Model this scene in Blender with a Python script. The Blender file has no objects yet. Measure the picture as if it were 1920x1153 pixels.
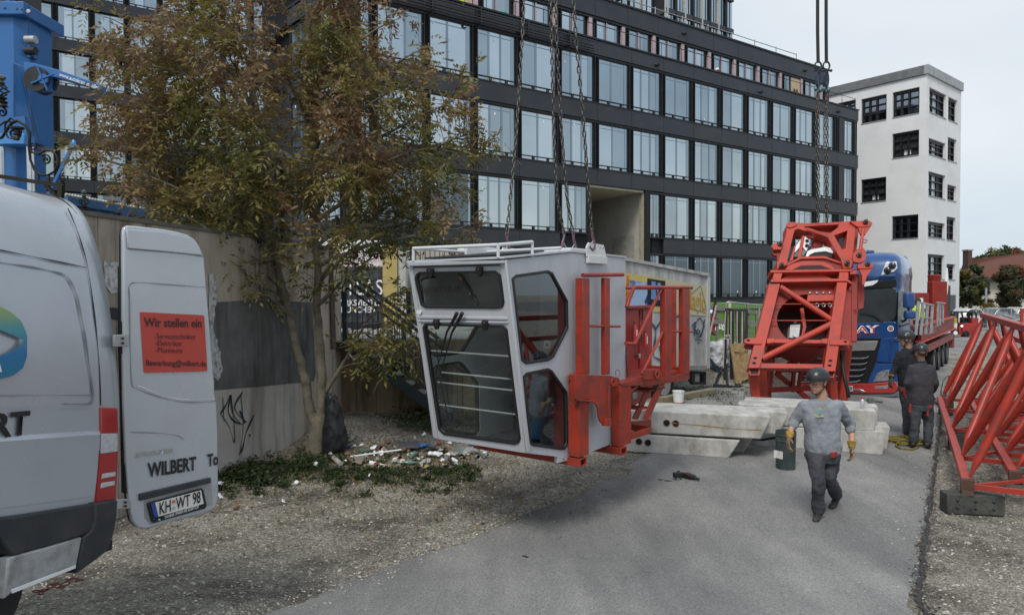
import bpy, bmesh, math, random
from mathutils import Vector as V, Matrix, noise
random.seed(7)
S = bpy.context.scene
COL = S.collection
R = math.radians
Z = V((0, 0, 1))
# ---------------------------------------------------------------- camera
F = 1280.0; PIT = R(1.175); ROL = R(0.16); CH = 2.7
_fw = V((0, math.cos(PIT), -math.sin(PIT))); _rt = V((1, 0, 0)); _dn = V((0, -math.sin(PIT), -math.cos(PIT)))
_r2 = _rt * math.cos(ROL) + _dn * math.sin(ROL); _d2 = -_rt * math.sin(ROL) + _dn * math.cos(ROL)
CAM = V((0, 0, CH))
cam = bpy.data.objects.new('camera', bpy.data.cameras.new('camera'))
COL.objects.link(cam)
cam.data.sensor_width = 36; cam.data.lens = 36 * F / 1920
cam.data.clip_end = 3000; cam.data.clip_start = 0.05
_m = Matrix.Identity(4)
for i in range(3):
 _m[i][0] = _r2[i]; _m[i][1] = -_d2[i]; _m[i][2] = -_fw[i]; _m[i][3] = CAM[i]
cam.matrix_world = _m
S.camera = cam
# ---------------------------------------------------------------- sky, sun, exposure
SUN_EL, SUN_AZ = R(52), R(200)       # azimuth clockwise from +Y
W = bpy.data.worlds.new('World'); S.world = W; W.use_nodes = True
nt = W.node_tree; N = nt.nodes; L = nt.links
bg = N['Background']; bg.inputs[1].default_value = 0.1
sky = N.new('ShaderNodeTexSky'); sky.sky_type = 'NISHITA'; sky.sun_disc = False
sky.sun_elevation = SUN_EL; sky.sun_rotation = SUN_AZ; sky.air_density = 1.2; sky.dust_density = 2.5
tc = N.new('ShaderNodeTexCoord'); mp = N.new('ShaderNodeMapping'); mp.inputs['Scale'].default_value = (1, 1, 2.6)
nz = N.new('ShaderNodeTexNoise'); nz.inputs['Scale'].default_value = 1.6; nz.inputs['Detail'].default_value = 5; nz.inputs['Roughness'].default_value = .45
rp = N.new('ShaderNodeValToRGB'); rp.color_ramp.elements[0].position = .38; rp.color_ramp.elements[1].position = .66
rp.color_ramp.elements[0].color = (5.0, 5.9, 7.0, 1); rp.color_ramp.elements[1].color = (7.0, 7.45, 7.7, 1)
mx = N.new('ShaderNodeMixRGB'); mx.inputs[0].default_value = .88
L.new(tc.outputs['Generated'], mp.inputs[0]); L.new(mp.outputs[0], nz.inputs['Vector']); L.new(nz.outputs[0], rp.inputs[0])
L.new(sky.outputs[0], mx.inputs[1]); L.new(rp.outputs[0], mx.inputs[2]); L.new(mx.outputs[0], bg.inputs[0])
sl = bpy.data.lights.new('sun', 'SUN'); sl.energy = 2.0; sl.angle = R(20); sl.color = (1, .96, .9)
so = bpy.data.objects.new('sun', sl); COL.objects.link(so)
so.rotation_euler = (R(90) - SUN_EL, 0, -SUN_AZ + math.pi)
so.rotation_euler = V((math.sin(SUN_AZ) * math.cos(SUN_EL), math.cos(SUN_AZ) * math.cos(SUN_EL), math.sin(SUN_EL))).to_track_quat('Z', 'Y').to_euler()
S.view_settings.view_transform = 'Standard'; S.view_settings.look = 'None'
S.view_settings.exposure = 0.30; S.view_settings.gamma = 1; S.view_settings.use_curve_mapping = False
S.cycles.max_bounces = 8; S.cycles.diffuse_bounces = 3; S.cycles.transparent_max_bounces = 12
# ---------------------------------------------------------------- placing helpers
def ray(px, py): return _r2 * ((px - 960) / F) + _d2 * ((py - 576.5) / F) + _fw
def at(px, py, Y):
 d = ray(px, py); return CAM + d * (Y / d.y)
def pl(px, py, P0, n):
 d = ray(px, py); return CAM + d * ((V(P0) - CAM).dot(V(n)) / d.dot(V(n)))
def sst(x): x = max(0., min(1., x)); return x * x * (3 - 2 * x)
def zg(x, y):
 a = .045 * (7.2 - y) if y < 6.7 else (.045 * .5 * (max(0, 7.7 - y)) ** 2 if y < 7.7 else 0)
 b = .36 * sst((-x - 0.9) / 1.7) * sst((6.9 - y) / 2.6)
 c = .22 * sst((-x - 1.6) / 1.5) * sst((y - 11.6) / 2.0) * sst((24 - y) / 6)
 return a + b + c
def gr(px, py, dz=0.):
 d = ray(px, py); z = 0.
 for _ in range(30):
  t = (z + dz - CH) / d.z; p = CAM + d * t; z = z * .4 + zg(p.x, p.y) * .6
 return V((p.x, p.y, zg(p.x, p.y) + dz))
# ---------------------------------------------------------------- materials
MATS = {}
def mk(name, col, rough=.6, metal=0., var=.18, vs=3., bump=0., bs=60., dirt=None, damt=.35, ds=2.5, streak=0., spec=.5, coat=0., trans=0., ior=1.45, emis=None, fine=0., fs=120.):
 if name in MATS: return MATS[name]
 m = bpy.data.materials.new(name); m.use_nodes = True; MATS[name] = m
 n = m.node_tree.nodes; l = m.node_tree.links; b = n['Principled BSDF']
 b.inputs['Roughness'].default_value = rough; b.inputs['Metallic'].default_value = metal
 b.inputs['Specular IOR Level'].default_value = spec; b.inputs['Coat Weight'].default_value = coat
 b.inputs['Coat Roughness'].default_value = .06
 b.inputs['Transmission Weight'].default_value = trans; b.inputs['IOR'].default_value = ior
 tcn = n.new('ShaderNodeTexCoord'); cur = None
 def nse(sc, det=5, map3=None, ro=.55):
  t = n.new('ShaderNodeTexNoise'); t.inputs['Scale'].default_value = sc; t.inputs['Detail'].default_value = det; t.inputs['Roughness'].default_value = ro
  if map3:
   q = n.new('ShaderNodeMapping'); q.inputs['Scale'].default_value = map3; l.new(tcn.outputs['Object'], q.inputs[0]); l.new(q.outputs[0], t.inputs['Vector'])
  else: l.new(tcn.outputs['Object'], t.inputs['Vector'])
  return t.outputs[0]
 def ramp(fac, a, c, p0=.3, p1=.7):
  r = n.new('ShaderNodeValToRGB'); e = r.color_ramp.elements; e[0].position = p0; e[1].position = p1
  e[0].color = (*a, 1); e[1].color = (*c, 1); l.new(fac, r.inputs[0]); return r.outputs[0]
 lo = tuple(max(0, c * (1 - var)) for c in col); hi = tuple(min(1, c * (1 + var)) for c in col)
 cur = ramp(nse(vs), lo, hi)
 def mixin(a, bcol, fac):
  x = n.new('ShaderNodeMixRGB'); l.new(fac, x.inputs[0]); l.new(a, x.inputs[1]); x.inputs[2].default_value = (*bcol, 1); return x.outputs[0]
 if dirt:
  f = ramp(nse(ds, 7, (1, 1, 1 - .85 * streak) if streak else None, .62), (0, 0, 0), (damt,) * 3, .45, .68); cur = mixin(cur, dirt, f)
 if fine:
  f = ramp(nse(fs, 2), (0, 0, 0), (fine,) * 3, .4, .7); cur = mixin(cur, tuple(c * .35 for c in col), f)
 l.new(cur, b.inputs['Base Color'])
 if bump:
  bp = n.new('ShaderNodeBump'); bp.inputs['Strength'].default_value = bump; bp.inputs['Distance'].default_value = .02
  l.new(nse(bs, 4), bp.inputs['Height']); l.new(bp.outputs[0], b.inputs['Normal'])
 rr = n.new('ShaderNodeMapRange'); rr.inputs[3].default_value = max(0, rough - .06); rr.inputs[4].default_value = min(1, rough + .1); l.new(nse(vs * 2.3), rr.inputs[0]); l.new(rr.outputs[0], b.inputs['Roughness'])
 if emis: b.inputs['Emission Color'].default_value = (*emis[:3], 1); b.inputs['Emission Strength'].default_value = emis[3]
 return m
def glass(name, tint=(.8, .88, .88), dark=.0, rough=.02):
 """thin window glass: see-through tint plus fresnel reflection"""
 if name in MATS: return MATS[name]
 m = bpy.data.materials.new(name); m.use_nodes = True; MATS[name] = m
 n = m.node_tree.nodes; l = m.node_tree.links; n.remove(n['Principled BSDF']); o = n['Material Output']
 t = n.new('ShaderNodeBsdfTransparent'); t.inputs[0].default_value = (*tint, 1)
 g = n.new('ShaderNodeBsdfGlossy'); g.inputs['Roughness'].default_value = rough; g.inputs[0].default_value = (.9, .95, 1, 1)
 lw = n.new('ShaderNodeLayerWeight'); lw.inputs[0].default_value = .5; pw = n.new('ShaderNodeMath'); pw.operation = 'POWER'; pw.inputs[1].default_value = 3.5; l.new(lw.outputs['Facing'], pw.inputs[0])
 fr = n.new('ShaderNodeMapRange'); fr.inputs[3].default_value = .035 + dark * .4; fr.inputs[4].default_value = .8; l.new(pw.outputs[0], fr.inputs[0])
 x = n.new('ShaderNodeMixShader'); l.new(fr.outputs[0], x.inputs[0]); l.new(t.outputs[0], x.inputs[1]); l.new(g.outputs[0], x.inputs[2]); l.new(x.outputs[0], o.inputs[0])
 return m
# ---------------------------------------------------------------- mesh builder
def tag(o, label=None, cat=None, group=None, kind=None):
 if label: o['label'] = label
 if cat: o['category'] = cat
 if group: o['group'] = group
 if kind: o['kind'] = kind
 return o
OFF = {}
class MB:
 def __init__(s): s.v = []; s.f = []
 def add(s, vs, fs):
  k = len(s.v); s.v += [V(p) for p in vs]; s.f += [tuple(i + k for i in f) for f in fs]; return s
 def poly(s, pts): return s.add(pts, [tuple(range(len(pts)))])
 def hexa(s, a):  # 4 bottom, 4 top
  return s.add(a, [(3, 2, 1, 0), (4, 5, 6, 7), (0, 1, 5, 4), (1, 2, 6, 5), (2, 3, 7, 6), (3, 0, 4, 7)])
 def box(s, x0, x1, y0, y1, z0, z1):
  return s.hexa([(x0, y0, z0), (x1, y0, z0), (x1, y1, z0), (x0, y1, z0), (x0, y0, z1), (x1, y0, z1), (x1, y1, z1), (x0, y1, z1)])
 def obox(s, c, a, b, d):
  c, a, b, d = V(c), V(a), V(b), V(d)
  return s.hexa([c - a - b - d, c + a - b - d, c + a + b - d, c - a + b - d, c - a - b + d, c + a - b + d, c + a + b + d, c - a + b + d])
 def beam(s, p, q, w, h, up=Z):
  p, q = V(p), V(q); d = (q - p); m = (p + q) / 2; dn = d.normalized(); up = V(up)
  a = dn.cross(up)
  if a.length < 1e-3: a = dn.cross(V((0, 1, 0)))
  a.normalize(); b = a.cross(dn)
  return s.obox(m, d / 2, a * (w / 2), b * (h / 2))
 def prism(s, pts, vec):
  n = len(pts); vec = V(vec); P = [V(p) for p in pts]
  return s.add(P + [p + vec for p in P], [tuple(range(n))[::-1], tuple(range(n, 2 * n))] + [(i, (i + 1) % n, n + (i + 1) % n, n + i) for i in range(n)])
 def frame(s, outer, inner, vec):
  n = len(outer); vec = V(vec); A = [V(p) for p in outer]; B = [V(p) for p in inner]
  vs = A + B + [p + vec for p in A] + [p + vec for p in B]; fs = []
  for i in range(n):
   j = (i + 1) % n
   fs += [(i, j, n + j, n + i), (2 * n + i, 3 * n + i, 3 * n + j, 2 * n + j), (i, 2 * n + i, 2 * n + j, j), (n + i, n + j, 3 * n + j, 3 * n + i)]
  return s.add(vs, fs)
 def tube(s, pts, r, n=8, cap=True, closed=False, rr=None):
  P = [V(p) for p in pts]; m = len(P); rings = []; prev = None
  for i in range(m):
   if closed: d = P[(i + 1) % m] - P[i - 1]
   else: d = P[min(i + 1, m - 1)] - P[max(i - 1, 0)]
   d.normalize()
   if prev is None:
    a = d.cross(Z)
    if a.length < .05: a = d.cross(V((1, 0, 0)))
   else: a = prev - d * prev.dot(d)
   a.normalize(); prev = a.copy(); b = d.cross(a); rad = rr[i] if rr else r
   rings.append([P[i] + (a * math.cos(2 * math.pi * k / n) + b * math.sin(2 * math.pi * k / n)) * rad for k in range(n)])
  fs = []
  for i in range(m if closed else m - 1):
   j = (i + 1) % m
   for k in range(n): fs.append((i * n + k, i * n + (k + 1) % n, j * n + (k + 1) % n, j * n + k))
  if cap and not closed: fs += [tuple(range(n))[::-1], tuple((m - 1) * n + k for k in range(n))]
  return s.add([p for q in rings for p in q], fs)
 def lathe(s, c, ax, prof, n=16):
  c, ax = V(c), V(ax).normalized(); a = ax.cross(Z)
  if a.length < .05: a = V((1, 0, 0))
  a.normalize(); b = ax.cross(a); vs = []; fs = []
  for r, h in prof:
   for k in range(n): vs.append(c + ax * h + (a * math.cos(2 * math.pi * k / n) + b * math.sin(2 * math.pi * k / n)) * max(r, 1e-4))
  m = len(prof)
  for i in range(m - 1):
   for k in range(n): fs.append((i * n + k, i * n + (k + 1) % n, (i + 1) * n + (k + 1) % n, (i + 1) * n + k))
  fs += [tuple(range(n))[::-1], tuple((m - 1) * n + k for k in range(n))]
  return s.add(vs, fs)
 def ball(s, c, r, n=12, m=8, ax=None):
  c = V(c); rx, ry, rz = (r, r, r) if not hasattr(r, '__len__') else r; vs = []
  ax = ax or (V((1, 0, 0)), V((0, 1, 0)), Z)
  for i in range(m + 1):
   t = math.pi * i / m
   for k in range(n):
    u = 2 * math.pi * k / n; vs.append(c + ax[0] * (rx * max(math.sin(t), .01) * math.cos(u)) + ax[1] * (ry * max(math.sin(t), .01) * math.sin(u)) + ax[2] * (rz * math.cos(t)))
  fs = [(i * n + k, (i + 1) * n + k, (i + 1) * n + (k + 1) % n, i * n + (k + 1) % n) for i in range(m) for k in range(n)]
  return s.add(vs, fs)
 def loft(s, rings, closed_ends=True):
  n = len(rings[0]); m = len(rings); fs = []
  for i in range(m - 1):
   for k in range(n): fs.append((i * n + k, i * n + (k + 1) % n, (i + 1) * n + (k + 1) % n, (i + 1) * n + k))
  if closed_ends: fs += [tuple(range(n))[::-1], tuple((m - 1) * n + k for k in range(n))]
  return s.add([p for q in rings for p in q], fs)
 def mesh(s, name, off=V((0, 0, 0)), smooth=None, fix=True):
  me = bpy.data.meshes.new(name); me.from_pydata([p - off for p in s.v], [], s.f); me.validate()
  if fix and len(s.f) < 60000:
   b = bmesh.new(); b.from_mesh(me); bmesh.ops.recalc_face_normals(b, faces=b.faces); b.to_mesh(me); b.free()
  if smooth:
   for p in me.polygons: p.use_smooth = True
   me.set_sharp_from_angle(angle=R(smooth))
  return me
 def build(s, name, mat, parent=None, smooth=None, bevel=0, fix=True, kind=None, label=None, cat=None, group=None, org=None, bseg=2):
  if parent: off = OFF[parent.name]
  elif org is not None: off = V(org)
  else:
   n = max(1, len(s.v)); off = V((sum(p.x for p in s.v) / n, sum(p.y for p in s.v) / n, min(p.z for p in s.v)))
  me = s.mesh(name, off, smooth, fix); me.materials.append(mat)
  o = bpy.data.objects.new(name, me); COL.objects.link(o)
  if parent: o.parent = parent
  else: o.location = off
  OFF[o.name] = off
  if bevel:
   md = o.modifiers.new('bevel', 'BEVEL'); md.width = bevel; md.segments = bseg; md.limit_method = 'ANGLE'; md.angle_limit = R(35)
   if smooth is None:
    for p in me.polygons: p.use_smooth = True
    me.set_sharp_from_angle(angle=R(30)); md.harden_normals = False
  return tag(o, label, cat, group, kind)
def thing(name, loc, label, cat, group=None, parent=None):
 o = bpy.data.objects.new(name, None); COL.objects.link(o); loc = V(loc); o.location = loc; o.empty_display_size = .2
 OFF[o.name] = loc.copy(); return tag(o, label, cat, group)
def copytree(o, loc, rz=None, label=None, scale=None):
 c = o.copy(); COL.objects.link(c); c.location = V(loc)
 if rz is not None: c.rotation_euler = (0, 0, rz)
 if scale: c.scale = (scale,) * 3
 if label: c['label'] = label
 for ch in list(o.children):
  d = ch.copy(); COL.objects.link(d); d.parent = c
  for g in ch.children:
   e = g.copy(); COL.objects.link(e); e.parent = d
 return c
def text(s, name, mat, P, xd, yd, height, parent, width=None, depth=.002, bold=0., align='LEFT', label=None):
 """flat lettering: P = lower left corner, xd / yd = directions, height = capital height"""
 cu = bpy.data.curves.new('t', 'FONT'); cu.body = s; cu.size = 1; cu.extrude = 0; cu.offset = bold; cu.resolution_u = 3
 ob = bpy.data.objects.new('t', cu); COL.objects.link(ob); bpy.context.view_layer.update()
 me = bpy.data.meshes.new_from_object(ob.evaluated_get(bpy.context.evaluated_depsgraph_get())); bpy.data.objects.remove(ob)
 if not me.vertices: return None
 xs = [v.co.x for v in me.vertices]; x0, x1 = min(xs), max(xs); k = height / .69
 kx = k if width is None else width / (x1 - x0)
 xd, yd = V(xd).normalized(), V(yd).normalized(); nn = xd.cross(yd).normalized() * depth; P = V(P)
 off = OFF[parent.name] if parent else P
 sh = {'LEFT': 0, 'CENTER': .5, 'RIGHT': 1}[align] * (x1 - x0)
 for v in me.vertices: v.co = P + xd * ((v.co.x - x0 - sh) * kx) + yd * (v.co.y * k) + nn - off
 me.materials.append(mat); me.name = name
 o = bpy.data.objects.new(name, me); COL.objects.link(o); o.parent = parent
 if not parent: o.location = off
 OFF[o.name] = off
 if label: o['label'] = label
 return o
# shared paints
RED = mk('red_paint', (.31, .031, .015), .42, var=.22, vs=2.2, dirt=(.11, .035, .025), damt=.75, ds=6, bump=.06, bs=22, fine=.16, fs=70)
RED2 = mk('dark_red_paint', (.33, .035, .028), .42, var=.12, vs=1.5, dirt=(.12, .04, .03), damt=.4, ds=4)
GREYP = mk('cab_grey_paint', (.41, .43, .46), .38, var=.06, vs=1.2, dirt=(.22, .21, .2), damt=.22, ds=3, streak=.8)
BLACK = mk('black_rubber', (.012, .012, .013), .55, var=.3)
STEEL = mk('galvanised_steel', (.36, .38, .39), .42, .6, var=.2, vs=8)
DSTEEL = mk('dark_steel', (.03, .033, .037), .45, .3, var=.3)
CONC = mk('pale_concrete', (.46, .455, .43), .85, var=.14, vs=2, dirt=(.17, .16, .13), damt=.75, ds=3.2, streak=.4, bump=.15, bs=50, fine=.12)
WHITE = mk('white_paint', (.72, .74, .75), .5, var=.06)
# ================================================================ ground
def asphalt_mat():
 m = bpy.data.materials.new('asphalt'); m.use_nodes = True; n = m.node_tree.nodes; l = m.node_tree.links; b = n['Principled BSDF']
 tc = n.new('ShaderNodeTexCoord')
 def ns(sc, det=5, ro=.6, mp3=None):
  t = n.new('ShaderNodeTexNoise'); t.inputs['Scale'].default_value = sc; t.inputs['Detail'].default_value = det; t.inputs['Roughness'].default_value = ro
  if mp3: q = n.new('ShaderNodeMapping'); q.inputs['Scale'].default_value = mp3; q.inputs['Rotation'].default_value = (0, 0, R(-25)); l.new(tc.outputs['Object'], q.inputs[0]); l.new(q.outputs[0], t.inputs['Vector'])
  else: l.new(tc.outputs['Object'], t.inputs['Vector'])
  return t.outputs[0]
 def rmp(f, els):
  r = n.new('ShaderNodeValToRGB'); e = r.color_ramp.elements
  while len(e) < len(els): e.new(.5)
  for i, (p, c) in enumerate(els): e[i].position = p; e[i].color = (*c, 1)
  l.new(f, r.inputs[0]); return r.outputs[0]
 def mul(a, c, f=1., t='MULTIPLY'):
  x = n.new('ShaderNodeMixRGB'); x.blend_type = t; x.inputs[0].default_value = f; l.new(a, x.inputs[1]); l.new(c, x.inputs[2]); return x.outputs[0]
 base = rmp(ns(.5, 8, .6), [(.3, (.17, .17, .168)), (.55, (.225, .224, .22)), (.75, (.28, .277, .27))])
 grain = rmp(ns(140, 3, .7), [(.3, (.55, .55, .55)), (.5, (1, 1, 1)), (.72, (1.5, 1.48, 1.45))])
 grit = rmp(ns(52, 3, .8), [(.34, (.62, .62, .62)), (.5, (1, 1, 1)), (.68, (1.32, 1.32, 1.3))])
 wear = rmp(ns(1.2, 6, .6, (1, .18, 1)), [(.36, (.74, .74, .75)), (.66, (1.16, 1.15, 1.13))])
 c = mul(mul(mul(base, grain), grit), wear)
 vt = n.new('ShaderNodeTexVoronoi'); vt.feature = 'DISTANCE_TO_EDGE'; vt.inputs['Scale'].default_value = .55
 dm = n.new('ShaderNodeMapping'); l.new(tc.outputs['Object'], dm.inputs[0])
 wob = n.new('ShaderNodeMixRGB'); wob.blend_type = 'ADD'; wob.inputs[0].default_value = .35; l.new(dm.outputs[0], wob.inputs[1]); t2 = n.new('ShaderNodeTexNoise'); t2.inputs['Scale'].default_value = 2.5; t2.inputs['Detail'].default_value = 6; l.new(tc.outputs['Object'], t2.inputs['Vector']); l.new(t2.outputs['Color'], wob.inputs[2])
 l.new(wob.outputs[0], vt.inputs['Vector'])
 crack = rmp(vt.outputs[0], [(.0, (.8, .8, .8)), (.004, (1, 1, 1))])
 patch = rmp(ns(.22, 2), [(.5, (0, 0, 0)), (.6, (1, 1, 1))])
 x = n.new('ShaderNodeMixRGB'); x.blend_type = 'MULTIPLY'; l.new(patch, x.inputs[0]); l.new(c, x.inputs[1]); l.new(crack, x.inputs[2])
 spots = rmp(ns(2.6, 7, .75), [(.24, (.55, .52, .5)), (.34, (1, 1, 1)), (.7, (1, 1, 1)), (.82, (1.22, 1.2, 1.14))])
 l.new(mul(x.outputs[0], spots), b.inputs['Base Color'])
 b.inputs['Roughness'].default_value = .8; b.inputs['Specular IOR Level'].default_value = .35
 bp = n.new('ShaderNodeBump'); bp.inputs['Strength'].default_value = .5; bp.inputs['Distance'].default_value = .006
 l.new(grain, bp.inputs['Height']); l.new(bp.outputs[0], b.inputs['Normal'])
 return m
def gravel_mat():
 m = bpy.data.materials.new('gravel_dirt'); m.use_nodes = True; n = m.node_tree.nodes; l = m.node_tree.links; b = n['Principled BSDF']
 tc = n.new('ShaderNodeTexCoord')
 def ns(sc, det=5, ro=.6):
  t = n.new('ShaderNodeTexNoise'); t.inputs['Scale'].default_value = sc; t.inputs['Detail'].default_value = det; t.inputs['Roughness'].default_value = ro; l.new(tc.outputs['Object'], t.inputs['Vector']); return t.outputs[0]
 def rmp(f, els):
  r = n.new('ShaderNodeValToRGB'); e = r.color_ramp.elements
  while len(e) < len(els): e.new(.5)
  for i, (p, c) in enumerate(els): e[i].position = p; e[i].color = (*c, 1)
  l.new(f, r.inputs[0]); return r.outputs[0]
 v = n.new('ShaderNodeTexVoronoi'); v.inputs['Scale'].default_value = 34; l.new(tc.outputs['Object'], v.inputs['Vector'])
 v2 = n.new('ShaderNodeTexVoronoi'); v2.inputs['Scale'].default_value = 95; l.new(tc.outputs['Object'], v2.inputs['Vector'])
 base = rmp(ns(.9, 9, .72), [(.26, (.10, .082, .062)), (.40, (.27, .245, .205)), (.52, (.50, .46, .385)), (.70, (.66, .62, .54))])
 st = rmp(v.outputs['Color'], [(.1, (.5, .5, .5)), (.6, (1, 1, 1)), (.95, (1.5, 1.5, 1.5))])
 st2 = rmp(v2.outputs['Color'], [(.1, (.55, .55, .55)), (.6, (1, 1, 1)), (.95, (1.4, 1.4, 1.4))])
 def mul(a, c):
  x = n.new('ShaderNodeMixRGB'); x.blend_type = 'MULTIPLY'; x.inputs[0].default_value = 1; l.new(a, x.inputs[1]); l.new(c, x.inputs[2]); return x.outputs[0]
 fine = rmp(ns(46, 6, .85), [(.34, (.3, .3, .3)), (.5, (1, 1, 1)), (.68, (1.5, 1.5, 1.45))])
 c = mul(mul(mul(base, st), st2), fine); l.new(c, b.inputs['Base Color']); b.inputs['Roughness'].default_value = .95; b.inputs['Specular IOR Level'].default_value = .2
 bp = n.new('ShaderNodeBump'); bp.inputs['Strength'].default_value = .9; bp.inputs['Distance'].default_value = .025
 l.new(mul(st, fine), bp.inputs['Height']); l.new(bp.outputs[0], b.inputs['Normal'])
 return m
ASPH = asphalt_mat(); GRAV = gravel_mat()
def grid_sheet(xs, ys, zf):
 b = MB(); nx = len(xs)
 b.v = [V((x, y, zf(x, y))) for y in ys for x in xs]
 b.f = [(j * nx + i, j * nx + i + 1, (j + 1) * nx + i + 1, (j + 1) * nx + i) for j in range(len(ys) - 1) for i in range(nx - 1)]
 return b
def spaced(marks):
 out = []
 for a, b, st in marks:
  k = max(1, int(round((b - a) / st))); out += [a + (b - a) * i / k for i in range(k)]
 return out + [marks[-1][1]]
def zbump(x, y):
 z = zg(x, y)
 if y < 26 and abs(x) < 16: z += .018 * noise.noise(V((x * 1.3, y * 1.3, 0))) + .008 * noise.noise(V((x * 5, y * 5, 3))) - .012
 return z
gx = spaced([(-900, -60, 120), (-60, -14, 6), (-14, 12, .16), (12, 60, 6), (60, 900, 120)])
gy = spaced([(-200, -8, 32), (-8, 2, 1), (2, 24, .16), (24, 60, 4), (60, 1500, 120)])
grid_sheet(gx, gy, zbump).build('ground', GRAV, smooth=60, fix=False, kind='structure', org=(0, 0, 0))
def road_l(y):   # left edge of the asphalt
 pts = [(-8, -3.2), (4, -2.72), (5.17, -1.98), (6.6, -1.33), (8.0, -.1), (9.3, .95), (10.4, 1.75), (11.5, 2.25), (13, 2.6), (16, 2.4), (19, 2.6), (24, 5.0), (30, 9)]
 for (a, b), (c, d) in zip(pts, pts[1:]):
  if y <= c: return b + (d - b) * (y - a) / (c - a)
 return 9.
def road_r(y):
 pts = [(-8, 2.4), (4, 3.0), (5.7, 3.42), (7, 4.25), (9.9, 6.15), (13.6, 8.55), (20, 12.8), (30, 19.5), (34, 30)]
 for (a, b), (c, d) in zip(pts, pts[1:]):
  if y <= c: return b + (d - b) * (y - a) / (c - a)
 return 30.
rb = MB(); ys = spaced([(-8, 3, .5), (3, 24, .09), (24, 34, .5)]); NX = 30
for y in ys:
 a = road_l(y) + .14 * noise.noise(V((0, y * 1.7, 7))) + .07 * noise.noise(V((0, y * 6, 2))) + .03 * noise.noise(V((0, y * 21, 2)))
 c = road_r(y) + .05 * noise.noise(V((3, y * 2, 7))) + .02 * noise.noise(V((0, y * 15, 9)))
 for i in range(NX):
  x = a + (c - a) * i / (NX - 1); e = 0
  if i in (0, NX - 1): e = -.03
  rb.v.append(V((x, y, zg(x, y) + .012 + e)))
rb.f = [(j * NX + i, j * NX + i + 1, (j + 1) * NX + i + 1, (j + 1) * NX + i) for j in range(len(ys) - 1) for i in range(NX - 1)]
rb.build('road', ASPH, smooth=60, fix=False, kind='structure', org=(0, 0, 0))
MB().add([(9, 34.02, .016), (200, 34.02, .016), (200, 400, .016), (9, 400, .016)], [(0, 1, 2, 3)]).build('yard', ASPH, fix=False, kind='structure', org=(0, 0, 0))
# dark bitumen seam along the right edge
TAR = mk('bitumen_seam', (.03, .03, .03), .8, var=.35, vs=12, bump=.5, bs=60, dirt=(.13, .12, .11), damt=.5, ds=9)
sb = MB(); ys2 = spaced([(3.5, 22, .06)])
for y in ys2:
 c = road_r(y); w = .02 + .015 * noise.noise(V((y * 1.3, 0, 0))); j = .05 * noise.noise(V((y * 4, 2, 0))) + .03 * noise.noise(V((y * 17, 2, 0)))
 for t in (-1.5 * w + j, 0, w + .7 * j): sb.v.append(V((c + t, y, zg(c, y) + (.022 if t == 0 else .004 if t > 0 else .0165))))
sb.f = [(j * 3 + i, j * 3 + i + 1, j * 3 + i + 4, j * 3 + i + 3) for j in range(len(ys2) - 1) for i in range(2)]
sb.build('road_seam', TAR, fix=False, kind='structure', org=(0, 0, 0))
# ================================================================ dark office building
PANEL = mk('anthracite_panel', (.026, .031, .039), .36, var=.16, vs=.35, dirt=(.06, .06, .06), damt=.25, ds=.8, spec=.4)
PANEL2 = mk('anthracite_frame', (.018, .020, .023), .4, var=.15, spec=.4)
DEEP = mk('dark_interior', (.010, .011, .013), .8)
def gl_mat(name, c, rough=.07):
 return mk(name, c, rough, 1.0, var=.09, vs=.35)
GL = [gl_mat('facade_glass_a', (.46, .525, .54)), gl_mat('facade_glass_b', (.35, .41, .43)), gl_mat('facade_glass_c', (.52, .58, .595))]
GLM = gl_mat('facade_glass_mid', (.30, .36, .39), .15); GLD = gl_mat('facade_glass_strip', (.24, .29, .325), .2)
GLK = gl_mat('facade_glass_dark', (.12, .15, .17), .06)
PINK = mk('pink_insulation_film', (.42, .33, .36), .6, var=.1)
PLY = mk('plywood', (.46, .36, .24), .8, var=.15, vs=6)
class Fac:
 """s runs along the wall from O towards D, n outwards"""
 def __init__(s, O, D, Nn): s.O = V((O[0], O[1], 0)); s.D = V((D[0], D[1], 0)).normalized(); s.N = V((Nn[0], Nn[1], 0)).normalized()
 def p(s, a, z, n=0.): return s.O + s.D * a + s.N * n + Z * z
 def bx(s, b, a0, a1, z0, z1, n0, n1):
  return b.hexa([s.p(a0, z0, n0), s.p(a1, z0, n0), s.p(a1, z0, n1), s.p(a0, z0, n1), s.p(a0, z1, n0), s.p(a1, z1, n0), s.p(a1, z1, n1), s.p(a0, z1, n1)])
LOUV = {}
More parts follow.
